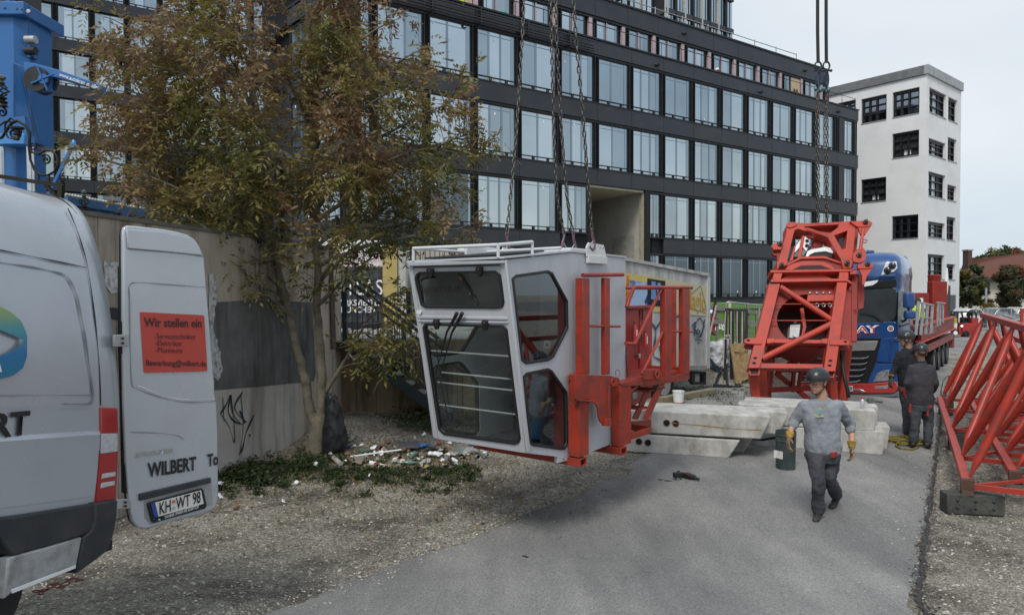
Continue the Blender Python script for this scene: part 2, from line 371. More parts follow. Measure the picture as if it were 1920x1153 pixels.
def window(f, bld, a0, a1, z0, z1, splits, dark=False, n=-.16, sticker=True):
 fr = MB(); t = .045
 f.bx(fr, a0, a0 + t, z0, z1, n - .05, n + .06); f.bx(fr, a1 - t, a1, z0, z1, n - .05, n + .06)
 f.bx(fr, a0 + t, a1 - t, z1 - t, z1, n - .05, n + .06); f.bx(fr, a0 + t, a1 - t, z0, z0 + t, n - .05, n + .06)
 f.bx(fr, a0 + t, a1 - t, z0 + .20, z0 + .235, n + .03, n + .07)
 for q in (.2, .62): f.bx(fr, a0 + (a1 - a0) * q, a0 + (a1 - a0) * q + .14, z0 + t, z0 + .2, n + .01, n + .05)
 w = fr.build('window', PANEL2, bld)
 edges = [0] + splits + [1]; W_ = a1 - a0 - 2 * t; mb = MB()
 for i, (u, v) in enumerate(zip(edges, edges[1:])):
  x0, x1 = a0 + t + W_ * u, a0 + t + W_ * v
  if i: f.bx(mb, x0, x0 + .13, z0 + t, z1 - t, n - .03, n + .012); x0 += .13
  g = MB(); tilt = random.uniform(-.004, .004)
  g.hexa([f.p(x0, z0 + t, n - .03), f.p(x1, z0 + t, n - .03), f.p(x1, z0 + t, n + tilt), f.p(x0, z0 + t, n), f.p(x0, z1 - t, n - .03), f.p(x1, z1 - t, n - .03), f.p(x1, z1 - t, n), f.p(x0, z1 - t, n - tilt)])
  g.build('pane', GLK if dark else random.choice(GL[:3]), w)
  if sticker and random.random() < .3:
   sx = x0 + (x1 - x0) * random.uniform(.3, .8); sz = z0 + (z1 - z0) * random.choice((.12, .8, .72, .86)); sm = MB(); f.bx(sm, sx, sx + .09, sz, sz + .13, n + .012, n + .017); sm.build('sticker', WHITE, w)
 if mb.v: mb.build('mullion', GLD, w)
 h = MB(); q = random.uniform(.14, .4); f.bx(h, a0 + t, a0 + t + q, z0 + t, z1 - t, n - .01, n + .018); h.build('curtain_strip', GLM, w)
 h = MB(); f.bx(h, a0 + t, a1 - t, z1 - .26, z1 - .22, n - .01, n + .016); h.build('blind_rail', GLD, w)
def louvre(f, bld, a, z0, z1, w=.30):
 b = MB(); k = int((z1 - z0) / .09)
 f.bx(b, a - w / 2, a - w / 2 + .03, z0, z1, -.1, .0); f.bx(b, a + w / 2 - .03, a + w / 2, z0, z1, -.1, .0)
 for i in range(k):
  z = z0 + (i + .5) * (z1 - z0) / k; A = f.p(a - w / 2 + .03, z, -.09); B = f.p(a + w / 2 - .03, z, -.09); u = f.N * .07 + Z * -.035
  b.add([A, B, B + u, A + u, A + Z * -.012, B + Z * -.012, B + u + Z * -.012, A + u + Z * -.012], [(0, 1, 2, 3), (4, 7, 6, 5), (3, 2, 6, 7)])
 b.build('louvre', PANEL2, bld, fix=False)
def panel(f, bld, a0, a1, z0, z1, n0=-.1, n1=.0, mat=None):
 b = MB(); f.bx(b, a0 + .012, a1 - .012, z0, z1, n0, n1); return b.build('spandrel_panel', mat or PANEL, bld)
d1 = V((-math.cos(R(34.04)), -math.sin(R(34.04)), 0)); n1 = V((math.sin(R(34.04)), -math.cos(R(34.04)), 0))
FR = Fac((27.3, 54), d1, n1); PITCH = 2.675; SMAX = 41.9
obld = thing('office_building', (10, 42, 0), 'dark grey office building with bands of tall blue windows behind the crane parts', 'office building')
pass0, pass1 = 22.95, 27.6
core = MB(); FR.bx(core, 0.02, pass0 - .4, 0, 16.9, -14, -.22); FR.bx(core, pass1, SMAX - .02, 0, 16.9, -14, -.22); FR.bx(core, pass0 - .4, pass1, 8.85, 16.9, -14, -.22); FR.bx(core, .4, SMAX + .5, 16.9, 20.4, -12, -2.45)
core.build('wall_core', DEEP, obld)
levels = [(13.48, 16.05), (9.77, 12.35), (6.07, 8.7), (2.4, 5.0)]
louv = [.34 + PITCH * i for i in range(16)]
pass0, pass1 = 22.95, 27.6     # gateway, no windows on the two lower rows
pat = [[.36, .68], [.48], [.33, .66], [.55], [.4, .7], [.5]]
for li, (z0, z1) in enumerate(levels):
 top = 16.97 if li == 0 else levels[li - 1][0]
 for i in range(-1, len(louv)):
  a0 = louv[i] if i >= 0 else 0.0; a1 = louv[i + 1] if i + 1 < len(louv) else SMAX
  inpass = li >= 2 and a1 > pass0 and a0 < pass1
  if not (li == 3 and inpass): panel(FR, obld, max(a0, .0), a1, z1 + .12 if not inpass else 8.85, top - .03)
  if inpass and not (a1 > pass1 or a0 < pass0): continue
  w0, w1 = a0 + .18, a1 - .18
  if li >= 2 and a0 < pass0 < a1: w1 = pass0 - .1; w0 = a0 + .18
  if li >= 2 and a0 < pass1 < a1: w0 = pass1 + .15
  if i == -1: w0, w1 = .06, .15
  if i == 0: # dark service panel near the end of the wall
   window(FR, obld, a0 + .18, a0 + 1.5, z0, z1, [.55]); k = MB(); FR.bx(k, a0 + 1.55, a0 + 2.3, z0, z1, -.14, -.02); k.build('service_panel', PANEL2, obld); continue
  if i == 1: w0 = a0 + .18
  if w1 - w0 > .5:
   dk = (li == 3) or (li == 2 and i >= 12)
   window(FR, obld, w0, w1, z0, z1, pat[(i * 3 + li * 2) % 6] if w1 - w0 > 1.6 else [.5], dark=(li == 3 and i != 2) or (li == 2 and i >= 13))
 for i, a in enumerate(louv):
  if li >= 2 and pass0 - .3 < a < pass1 + .1: continue
  louvre(FR, obld, a, z0, z1)
 b = MB();
 for u, v in ([(0, SMAX)] if li < 2 else [(0, pass0), (pass1, SMAX)]):
  FR.bx(b, u, v, z1, z1 + .10, -.2, -.06); FR.bx(b, u, v, z0 - .06, z0 - .02, -.12, .035)
 b.build('reveal_trim', PANEL2, obld, kind='stuff')
cp = MB(); FR.bx(cp, -.05, SMAX + .05, 16.97, 17.06, -2.4, .06); cp.build('parapet_cap', PANEL2, obld)
b = MB(); FR.bx(b, 0, pass0, 1.95, 2.3, -.3, .02); b.build('plinth', PANEL2, obld); b = MB(); FR.bx(b, pass1, SMAX, .5, 2.3, -.3, .02); b.build('plinth', PANEL2, obld)
LEDGE = mk('ledge_concrete', (.33, .33, .31), .85, var=.15, dirt=(.15, .14, .12), damt=.5)
b = MB(); FR.bx(b, -1, pass0 - .1, 1.7, 1.95, -.3, .5); b.build('ledge', LEDGE, obld)
b = MB(); FR.bx(b, -1, pass0 - .1, 0, 1.7, -.3, .1); b.build('base_wall', LEDGE, obld)
# gateway lining
PASSC = mk('gateway_concrete', (.42, .41, .37), .85, var=.1, vs=.6, dirt=(.16, .15, .12), damt=.35, ds=1.2)
b = MB(); FR.bx(b, pass0 + .35, pass0 + .36, 0, 8.85, -9, -.25); b.build('gateway_wall', PASSC, obld)
b = MB(); FR.bx(b, pass0 + .361, pass1, 8.70, 8.82, -9, -.12); b.build('gateway_soffit', mk('soffit', (.42, .39, .30), .85, var=.1), obld)
b = MB(); FR.bx(b, pass0 + .36, pass1, 0, 8.8, -9.1, -9); b.build('gateway_end', PASSC, obld)
b = MB(); FR.bx(b, pass0 - .1, pass0 + .33, 0, 8.84, -.5, -.02); b.build('gateway_jamb', DEEP, obld)
b = MB(); FR.bx(b, pass0 + .33, pass0 + .46, 0, 8.66, -.45, -.13); b.build('gateway_trim', mk('ochre_trim', (.33, .30, .22), .8), obld)
b = MB(); FR.bx(b, pass0 + .37, pass0 + .40, 2.5, 6.2, -2.9, -.9); b.build('gateway_door', mk('gateway_door', (.31, .30, .265), .8), obld)
# balcony strip with pipes on the left part
b = MB()
for z, nn in ((16.35, .22), (16.2, .25), (16.5, .2), (16.75, .2)): b.tube([FR.p(27.5, z, nn), FR.p(SMAX, z, nn)], .035, 6)
for a in (29.2, 32, 34.9, 37.6, 40.3): FR.bx(b, a - .03, a + .03, 16.1, 16.95, .02, .24)
b.build('pipe_run', DSTEEL, obld)
# setback storey
FS = Fac(FR.p(0, 0, -2.2)[:2], d1, n1)
sl = [1.15 + 2.69 * i for i in range(17)]
for i, a in enumerate(sl):
 if i + 1 >= len(sl): break
 a1 = sl[i + 1]; panel(FS, obld, a, a1, 19.45, 20.55, -.1, .05, PANEL)
 louvre(FS, obld, a, 16.9, 19.3)
 b = MB(); FS.bx(b, a + .17, a + .42, 17.0, 19.3, -.2, -.02); b.build('window_reveal', PINK, obld)
 if i in (1,):
  b = MB(); FS.bx(b, a + .5, a + 1.6, 17.0, 19.25, -.12, -.08); b.build('plywood_board', PLY, obld)
  for q in (.7, 1.05): k = MB(); k.beam(FS.p(a + q, 17, .1), FS.p(a + q + .22, 18.4, -.05), .2, .06); k.build('timber_plank', mk('brown_timber', (.12, .05, .03), .8), obld)
  window(FS, obld, a + 1.7, a1 - .2, 17.0, 19.3, [], n=-.14)
 elif i == 12:
  b = MB(); FS.bx(b, a + .5, a + 1.9, 17.0, 19.25, -.12, -.08); b.build('plywood_board', PLY, obld)
 else:
  window(FS, obld, a + .72, a1 - .2, 17.0, 19.3, [.58], n=-.14)
  b = MB(); FS.bx(b, a + 1.62, a + 1.70, 17.05, 19.25, -.12, -.06); b.build('window_post', PINK, obld)
b = MB(); FS.bx(b, .5, SMAX + 3, 20.55, 20.66, -9, .12); b.build('roof_edge', PANEL2, obld)
b = MB(); FS.bx(b, .5, SMAX + 3, 19.3, 19.43, -.2, -.02); b.build('head_trim', PANEL2, obld)
b = MB(); FS.bx(b, .55, 1.0, 16.9, 20.5, -2, .02); b.build('corner_panel', PANEL2, obld)
b = MB()
b.tube([FR.p(-.0, 17.95, -.25), FR.p(SMAX, 17.95, -.25)], .022, 5)
for i in range(24): b.tube([FR.p(.1 + i * 1.8, 17.0, -.25), FR.p(.1 + i * 1.8, 17.95, -.25)], .02, 5)
b.build('parapet_railing', DSTEEL, obld)
b = MB(); b.tube([FS.p(4, 21.4, -.6), FS.p(33, 21.4, -.6)], .03, 5)
for i in range(12): b.tube([FS.p(4 + i * 2.6, 20.6, -.6), FS.p(4 + i * 2.6, 21.5, -.6)], .035, 5)
b.build('roof_railing', STEEL, obld)
for a, zz in ((2.9, 16.5), (12.4, 16.45), (22.4, 16.45), (32.5, 16.3)): b = MB(); b.ball(FR.p(a, zz, .03), (.22, .12, .13), 8, 6); b.build('wall_lamp', BLACK, obld, smooth=50)
for a, zz in ((1.9, 20.0), (15.6, 20.0)): b = MB(); b.ball(FS.p(a + 2, zz, .08), (.2, .12, .13), 8, 6); b.build('wall_lamp', BLACK, obld, smooth=50)
# end face of the same building, seen through the tree
e0 = FR.p(SMAX, 0, 0); dE = V((-.687, .727, 0)); nE = V((-.727, -.687, 0)); FE = Fac(e0[:2], dE, nE)
b = MB(); FE.bx(b, .02, 5.7, 0, 16.9, -6, -.22); b.build('end_wall_core', DEEP, obld)
for li, (z0, z1) in enumerate(levels):
 top = 16.97 if li == 0 else levels[li - 1][0]
 for i in range(2):
  a = .2 + i * 2.7; panel(FE, obld, a, a + 2.7, z1 + .1, top - .03); louvre(FE, obld, a + .15, z0, z1); window(FE, obld, a + .35, a + 2.65, z0, z1, [.5], dark=li == 3)
b = MB(); FE.bx(b, .0, 5.7, 16.97, 17.06, -.4, .06); b.build('parapet_cap', PANEL2, obld)
# left wing, farther back
FL = Fac((-37, 54), (math.cos(R(34.04)), math.sin(R(34.04))), (.5598, -.8287))
lb = thing('office_wing', (-37, 54, 0), 'dark office wing with tall pale windows behind the blue crane mast', 'office building')
b = MB(); FL.bx(b, -14, 44, 0, 34, -12, -.22); b.build('wall_core', DEEP, lb)
llv = [(26.8, 29.4), (23.1, 25.7), (19.4, 22.0), (15.7, 18.35), (12.0, 14.6), (8.3, 10.9)]
for li, (z0, z1) in enumerate(llv):
 top = 31 if li == 0 else llv[li - 1][0]
 for i in range(-5, 15):
  a = 1.0 + i * 2.5
  if li == 0 and i < -2: pass
  panel(FL, lb, a, a + 2.5, z1 + .1, top - .03); louvre(FL, lb, a, z0, z1, .36); window(FL, lb, a + .2, a + 2.3, z0, z1, [.44] if (i + li) % 2 else [.5], dark=(li == 5), sticker=False)
b = MB(); FL.bx(b, -14, 44, 0, 8.1, -.3, -.02); b.build('base_wall', PANEL2, lb)
# ================================================================ glass tower behind
tw = thing('glass_tower', (18, 88, 0), 'tall glass tower with pale columns rising behind the office roof', 'tower')
TC = at(1250, 0, 88); tO = V((TC.x, 88, 0))
FT1 = Fac(tO[:2], -d1, n1); FT2 = Fac(tO[:2], V((-.62, .785, 0)), V((-.785, -.62, 0)))
COLM = mk('tower_column', (.38, .39, .38), .6, var=.08); TGL = GL[2]
b = MB(); FT1.bx(b, 0.01, 13.0, 0, 62, -12, -.4); FT2.bx(b, 0.41, 22, 0, 62, -12, -.4); b.build('tower_core', DEEP, tw)
for Fc, LN, step in ((FT1, 13.2, 1.65), (FT2, 22, 2.2)):
 for k in range(9):
  z0 = 22 + k * 4.35 + (1.2 if k == 0 else 0); b = MB(); Fc.bx(b, 0, LN, 22 + k * 4.35 + 3.5, 22 + k * 4.35 + 4.1, -.3, .05); b.build('floor_band', PANEL if k != 6 else COLM, tw)
 for i in range(int(LN / step)):
  b = MB(); Fc.bx(b, i * step + .02, i * step + .24, 20, 61, -.3, .12); b.build('column', COLM if i % 2 == 0 else PANEL2, tw)
  for k in range(9):
   z0 = 22 + k * 4.35
   b = MB(); Fc.bx(b, i * step + .45, i * step + .45 + (step - .6) * .45, z0 - .2, z0 + 3.5, -.35, -.2); Fc.bx(b, i * step + .6 + (step - .6) * .5, i * step + step - .08, z0 - .2, z0 + 3.5, -.35, -.2); b.build('window', GL[(i + k) % 3], tw)
# ================================================================ white building
wyaw = R(39.0); WD = V((-math.sin(wyaw), math.cos(wyaw), 0)); WD1 = V((math.cos(wyaw), math.sin(wyaw), 0))
wc = at(1735.5, 400, 57); wO = (wc.x, 57)
REN = mk('white_render', (.70, .71, .71), .85, var=.04, vs=.4, dirt=(.5, .5, .5), damt=.3, ds=.5, bump=.05, bs=12)
wb = thing('white_building', (wc.x, 57, 0), 'white rendered six storey building with square black windows', 'building')
FW1 = Fac(wO, WD1, V((math.sin(wyaw), -math.cos(wyaw), 0)))      # right, short face
FW2 = Fac(wO, WD, V((-math.cos(wyaw), -math.sin(wyaw), 0)))   # left, long face
def onf(f, px, py, n=0.):
 P = pl(px, py, f.O + f.N * n, f.N); return (P - f.O).dot(f.D), P.z
wL = onf(FW1, 1798, 300)[0]; wH = onf(FW1, 1737.5, 139)[1]
WFR = mk('window_frame_black', (.012, .013, .015), .4); WREV = mk('dark_reveal', (.02, .021, .023), .6)
WGL = mk('window_glass_pale', (.75, .8, .82), .08, .0, var=.1, spec=.6); WGK = gl_mat('window_glass_mid', (.22, .25, .29), .05)
def wrect(f, x0, y0, x1, y1):  # pixel corners -> s0,s1,z0,z1 from upper-left and lower-right corner
 a, zt = onf(f, x0, y0); c, zb = onf(f, x1, y1); return min(a, c), max(a, c), zb, zt
def z8(o, s, *q): return [o[0] + q[0] / s, o[1] + q[1] / s, o[0] + q[2] / s, o[1] + q[3] / s]
o3 = (1500, 100); s3 = 2.3073
rects1 = [(560, 147, 632, 285), (642, 188, 680, 305), (557, 366, 629, 460), (640, 362, 677, 475), (556, 510, 628, 633), (638, 567, 676, 643), (554, 726, 626, 804), (635, 706, 673, 812), (553, 868, 624, 978), (634, 911, 671, 980), ]
rects2 = [(265, 200, 374, 287), (401, 171, 516, 259), (399, 350, 514, 440), (264, 548, 372, 637), (397, 706, 511, 799), (160, 218, 241, 262)]
def cut_wall(f, L0, L1, zt, rects, th, mat, name):
 """wall built as cells round the openings"""
 xs = sorted(set([L0, L1] + [round(v, 3) for r in rects for v in r[:2]])); b = MB()
 for a, c in zip(xs, xs[1:]):
  segs = sorted([(r[2], r[3]) for r in rects if r[0] <= a + .01 and r[1] >= c - .01]); z = 0
  for u, v in segs:
   if u > z: f.bx(b, a, c, z, u, -th, 0)
   z = v
  if zt > z: f.bx(b, a, c, z, zt, -th, 0)
 return b.build(name, mat, wb)
r1 = [tuple(round(q, 3) for q in wrect(FW1, *z8(o3, s3, *r))) for r in rects1]
r2 = [tuple(round(q, 3) for q in wrect(FW2, *z8(o3, s3, *r))) for r in rects2]
cut_wall(FW1, 0, round(wL, 3), wH, r1, .45, REN, 'wall'); cut_wall(FW2, .452, 40, wH, r2, .45, REN, 'wall')
b = MB(); FW1.bx(b, .5, wL, 0, wH - .6, -12, -.9); FW2.bx(b, .5, 40, 0, wH - .6, -8, -.9); b.build('wall_core', DEEP, wb)
b = MB(); FW1.bx(b, wL - .001, wL + .4, 0, wH, -25, 0); b.build('side_wall', REN, wb)
CAPM = mk('roof_cap_metal', (.33, .34, .34), .5, .3)
b = MB(); FW1.bx(b, -.16, wL + .5, wH, wH + .75, -12, .16); FW2.bx(b, .17, 40, wH, wH + .75, -8, .16); b.build('roof_cap', CAPM, wb)
random.seed(5)
for f, rs, short in ((FW1, r1, True), (FW2, r2, False)):
 for k, (a0, a1, z0, z1) in enumerate(rs):
  b = MB(); t = .14; dn = -.3
  f.bx(b, a0, a0 + t, z0, z1, dn - .1, dn + .1); f.bx(b, a1 - t, a1, z0, z1, dn - .1, dn + .1); f.bx(b, a0 + t, a1 - t, z0, z0 + t, dn - .1, dn + .1); f.bx(b, a0 + t, a1 - t, z1 - t - .08, z1, dn - .1, dn + .1)
  w_ = a1 - a0; h_ = z1 - z0
  vs = ([.33, .66] if w_ > 3.3 else [.5]) if short else [.42, .70]
  for q in vs: f.bx(b, a0 + w_ * q - .07, a0 + w_ * q + .07, z0 + t, z1 - t, dn - .09, dn + .09)
  for q in (.33, .66): f.bx(b, a0 + t, a1 - t, z0 + h_ * q - .04, z0 + h_ * q + .04, dn - .05, dn + .13)
  w = b.build('window', WFR, wb)
  if short:
   g = MB(); f.bx(g, a0 + t, a0 + w_ * .72, z0 + t, z1 - t, dn - .08, dn - .06); g.build('pane', WGL, w)
   g = MB(); f.bx(g, a0 + w_ * .72, a1 - t, z0 + t, z1 - t, dn - .08, dn - .05); g.build('pane', WREV, w)
  else:
   g = MB(); f.bx(g, a0 + t, a1 - t, z0 + t, z1 - t, dn - .08, dn - .06); g.build('pane', WGK if k in (0, 1, 4, 5) else WREV, w)
   if k in (2, 3): g = MB(); f.bx(g, a0 + w_ * .35, a0 + w_ * .6, z0 + h_ * .1, z0 + h_ * .3, dn - .05, dn - .04); g.build('lit_card', WHITE, w)
  rv = MB(); f.bx(rv, a0, a1, z0 - .04, z0 + .02, -.4, .05); rv.build('sill', CAPM, w)
b = MB(); a0, a1, z0, z1 = wrect(FW1, 1780, 553, 1790, 620); FW1.bx(b, a0, a1, 0, z1, -.02, .06); b.build('shutter_door', mk('shutter', (.10, .11, .12), .5, var=.2), wb)
# ================================================================ concrete wall on the left
WALLM = mk('board_marked_concrete', (.43, .375, .305), .9, var=.2, vs=.8, dirt=(.09, .072, .055), damt=.9, ds=2.2, streak=1., bump=.25, bs=22, fine=.15)
DARKM = mk('dark_grey_wall_patch', (.125, .128, .122), .9, var=.3, vs=2., dirt=(.035, .036, .036), damt=.8, ds=4, streak=1., bump=.2, bs=25)
PALEM = mk('pale_wall_base', (.46, .43, .39), .9, var=.15, vs=1.2, dirt=(.10, .09, .075), damt=.7, ds=3, streak=1., bump=.2, bs=25)
PAPER = mk('torn_paper', (.50, .51, .50), .85, var=.1, vs=5, dirt=(.06, .06, .06), damt=.8, ds=14)
WH = 3.6
wA = V((-4.86, 7.7, 0)); wB = V((-3.62, 13.7, 0)); wd = (wB - wA).normalized(); wn = V((wd.y, -wd.x, 0))
def onw(px, py, n=0.): return pl(px, py, wA + wn * n, wn)
wall = thing('concrete_wall', (-4.2, 10.7, 0), 'tall stained concrete wall with a dark patch and torn posters behind the van', 'wall')
t0 = (wB - wA).length
nb = 24
for i in range(-6, nb):       # form-board panels
 a = t0 * i / nb; c = t0 * (i + 1) / nb - .006; dn = random.uniform(0, .007); b = MB()
 P = wA + wd * a; Q = wA + wd * c; b.prism([P + wn * dn, Q + wn * dn, Q - wn * .3, P - wn * .3], Z * WH); b.build('wall_board', WALLM, wall)
b = MB(); P = wA - wd * 1.6; Q = wB + wd * .03; b.prism([P + wn * .03 + Z * WH, Q + wn * .03 + Z * WH, Q - wn * .34 + Z * WH, P - wn * .34 + Z * WH], Z * .05); b.build('wall_coping', mk('coping', (.12, .11, .095), .8), wall)
def sheet(name, pts, mat, parent, n=.012, th=.004, fn=None):
 b = MB(); f = fn or onw; nn = wn if fn is None else None
 P = [f(x, y, n) for x, y in pts]
 if nn is None: nn = (P[1] - P[0]).cross(P[2] - P[0]).normalized()
 b.prism(P, nn * -th); return b.build(name, mat, parent)
sheet('dark_patch', [(388, 568), (480, 562), (586, 567), (592, 700), (589, 714), (500, 722), (405, 730), (386, 728)], DARKM, wall, .02, .01)
sheet('pale_base', [(330, 736), (405, 732), (500, 724), (560, 718), (560, 880), (330, 960)], PALEM, wall, .016, .006)
random.seed(3)
def ragged(pts, k=4, amp=3.):
 out = []
 for (x0, y0), (x1, y1) in zip(pts, pts[1:] + pts[:1]):
  for i in range(k):
   t = i / k; out.append((x0 + (x1 - x0) * t + random.uniform(-amp, amp), y0 + (y1 - y0) * t + random.uniform(-amp, amp)))
 return out
sheet('poster_remnant', ragged([(394, 512), (404, 516), (406, 560), (399, 610), (412, 660), (417, 690), (408, 715), (398, 700), (392, 600)], 5, 2.2), PAPER, wall, .024)
sheet('poster_remnant', ragged([(196, 490), (225, 492), (228, 545), (208, 552), (197, 530)], 5, 3), PAPER, wall, .016)
sheet('poster_remnant', ragged([(200, 575), (226, 580), (228, 600), (205, 598)], 4, 2), mk('dark_poster', (.03, .032, .04), .8), wall, .018)
b = MB()
for x in (482, 490): b.tube([onw(x - 2, 452, .03), onw(x - 1, 470, .03), onw(x, 553, .03)], .013, 6)
b.build('conduit_pipe', mk('old_pipe', (.24, .22, .2), .6), wall, smooth=50)
b = MB(); b.lathe(onw(485, 452, .05), wn, [(.05, -.04), (.05, .03)], 10); b.build('cable_gland', BLACK, wall)
GRF = mk('graffiti_paint', (.018, .030, .032), .6, var=.3, vs=9); GRF2 = mk('graffiti_paint_teal', (.06, .10, .095), .7, var=.3)
def stroke(name, pts, w, mat, parent, n, fn):
 """painted line: thin ribbon lying on the surface"""
 P = []
 for i in range(len(pts) - 1):
  for k in range(4):
   t = k / 4; p0 = pts[max(i - 1, 0)]; p1, p2 = pts[i], pts[i + 1]; p3 = pts[min(i + 2, len(pts) - 1)]
   P.append(tuple(.5 * ((2 * p1[j]) + (-p0[j] + p2[j]) * t + (2 * p0[j] - 5 * p1[j] + 4 * p2[j] - p3[j]) * t * t + (-p0[j] + 3 * p1[j] - 3 * p2[j] + p3[j]) * t ** 3) for j in (0, 1)))
 P.append(pts[-1]); b = MB(); m = len(P)
 for i, (x, y) in enumerate(P):
  x2, y2 = P[min(i + 1, m - 1)]; x1, y1 = P[max(i - 1, 0)]; dx, dy = x2 - x1, y2 - y1; q = math.hypot(dx, dy) + 1e-6; dx, dy = dx / q, dy / q
  h = w / 2 * (.75 + .4 * math.sin(i * .9))
  b.v += [fn(x - dy * h, y + dx * h, n), fn(x + dy * h, y - dx * h, n)]
 b.f = [(2 * i, 2 * i + 1, 2 * i + 3, 2 * i + 2) for i in range(m - 1)]
 return b.build(name, mat, parent, fix=False)
for pts, w, mt in (([(414, 775), (425, 757), (433, 740), (428, 770), (440, 790), (458, 793), (450, 770)], 3.4, GRF), ([(433, 740), (437, 775), (452, 795)], 3, GRF), ([(455, 735), (440, 765), (462, 792)], 3.2, GRF),
                   ([(414, 775), (430, 800), (440, 830), (437, 760)], 1.8, GRF2), ([(476, 778), (462, 810), (455, 840), (449, 852)], 3, GRF), ([(452, 742), (456, 800), (450, 850)], 1.8, GRF2), ([(418, 745), (420, 790)], 1.6, GRF2)):
 stroke('graffiti_stroke', pts, w, mt, wall, .024, onw)
b = MB(); b.lathe(onw(468, 816, .02), wn, [(.022, 0), (.022, .004)], 10); b.build('paint_dot', GRF, wall)
# wall end pipes
b = MB()
for x, r in ((617, .03), (622, .018)): b.tube([at(x, 462, 13.62), at(x + 7, 655, 13.62)], r, 6)
b.build('drain_pipe', mk('brown_pipe', (.10, .085, .07), .6), wall, smooth=50)
# lower retaining wall beside the stairs
RWM = mk('brown_stained_concrete', (.24, .18, .115), .9, var=.25, vs=1.2, dirt=(.04, .03, .022), damt=.85, ds=3.2, streak=1., bump=.2, bs=25)
rw = thing('retaining_wall', (-2.4, 14.6, .2), 'low brown stained concrete wall behind the stairs and the litter', 'wall')
b = MB(); xs = [-3.72 + i * .42 for i in range(9)]
for i, (a, c) in enumerate(zip(xs, xs[1:])):
 b = MB(); b.box(a, c - .008, 14.45 + random.uniform(0, .012), 14.9, 0, 1.72 if i < 2 else 1.72 - (i - 1) * .0); b.build('wall_board', RWM, rw)
b = MB(); b.box(-3.75, -.36, 14.9, 26, 1.5, 1.72); b.build('terrace', LEDGE, None, kind='structure')
b = MB(); b.prism(ragged([(0, 0), (.42, 0), (.42, .3), (0, .36)], 3, .02) and [V((-2.66 + x, 14.44, .95 + y)) for x, y in ragged([(0, 0), (.5, 0), (.5, .36), (0, .40)], 3, .03)], (0, .02, 0)); b.build('rusty_plate', mk('rust', (.03, .018, .012), .85, var=.4), rw)
b = MB(); P = [at(628, 460, 13.75), at(640, 460, 14.45)]
b.box(-3.73, -3.62, 13.74, 14.44, 0, 3.6); b.build('wall_return', WALLM, rw)
# ================================================================ steel stairs
STG = mk('dark_green_steel', (.018, .032, .036), .42, .2, var=.25, spec=.6)
STP = mk('grating_step', (.30, .31, .30), .6, .4, var=.25, vs=10)
YS = 13.95
stair = thing('steel_stairs', (-2.2, YS, .2), 'dark green steel stairs with thin balusters going down behind the crane cab', 'stairs')
pA, pB = at(652, 648, YS), at(895, 823, YS)
for dy in (0, 1.0):
 b = MB(); o = V((0, dy, 0)); b.beam(pA + o, pB + o, .06, .2, V((0, 1, 0)).cross(pB - pA)); b.build('stringer', STG, stair)
hr = [at(645, 520, YS), at(872, 684, YS)]
for dy in (0, 1.0):
 o = V((0, dy, 0))
 b = MB(); b.beam(hr[0] + o, hr[1] + o, .05, .07); b.build('handrail', STG, stair)
 b = MB(); q = Z * -.17; b.beam(hr[0] + o + q, hr[1] + o + q, .03, .045); q = Z * -1.08; b.beam(hr[0] + o + q + V((.2, 0, -.12)), hr[1] + o + q, .03, .04); b.build('rail', STG, stair)
 nb_ = 22
 for i in range(nb_ + 1):
  t = (i + .5) / (nb_ + 1); P = hr[0].lerp(hr[1], t) + o; b = MB(); b.tube([P - Z * .17, P - Z * 1.06], .009, 5); b.build('baluster', STG, stair)
for x, y0, y1 in ((645, 520, 655), (756, 596, 700), (765, 540, 625)):
 b = MB(); P, Q = at(x, y0, YS + (.0 if x != 765 else .6)), at(x + 3, y1, YS + (.0 if x != 765 else .6)); b.beam(P, Q, .11 if x == 645 else .06, .09, V((1, 0, 0))); b.build('post', STG, stair)
for i in range(10):
 t = (i + .6) / 10.2; P = pA.lerp(pB, t) + Z * .05; b = MB(); b.box(P.x - .14, P.x + .14, YS + .04, YS + .96, P.z, P.z + .04); b.build('step', STP, stair)
b = MB(); b.box(-3.7, pA.x + .1, YS, YS + 1.2, 1.56, 1.72); b.build('landing', STG, stair)
# ================================================================ banner, yellow pillar and terrace things beyond the stairs
def vplane(Y): return lambda px, py, n=0.: at(px, py, Y - n)
CLOTH = mk('banner_grey', (.05, .055, .065), .75, var=.2, vs=1.2)
ban = thing('fence_banner', at(675, 600, 20), 'dark grey fence banner with large white lettering beyond the stairs', 'banner')
b = MB(); n_ = 24
for j, yy in enumerate((500, 600)):
 for i in range(n_ + 1): b.v.append(at(618 + 100 * i / n_, yy + (4 if j else 0), 20 + .05 * math.sin(i * 1.1)))
b.f = [(i, i + 1, n_ + 2 + i, n_ + 1 + i) for i in range(n_)]; b.build('cloth', CLOTH, ban, smooth=60, fix=False)
WPRINT = mk('white_print', (.75, .76, .77), .6, var=.03); PX = V((1, 0, 0))
text('ATLAS', 'lettering', WPRINT, at(626, 553, 19.9), PX, Z, .44, ban, width=1.42, bold=.0)
text('WERKSVIERTEL', 'lettering', WPRINT, at(627, 573, 19.9), PX, Z, .17, ban, width=1.36, bold=.012)
text('MÜNCHEN', 'lettering', WPRINT, at(640, 586, 19.9), PX, Z, .17, ban, width=.98, bold=.012)
ban2 = thing('white_banner', at(672, 505, 20.3), 'white banner with rows of small red print above the grey one', 'banner')
b = MB(); b.prism([at(625, 507, 20.3), at(722, 507, 20.3), at(722, 452, 20.3), at(596, 446, 20.3), at(596, 470, 20.3), at(625, 478, 20.3)], (0, .02, 0)); b.build('cloth', WHITE, ban2)
RP = mk('red_print', (.45, .05, .06), .7)
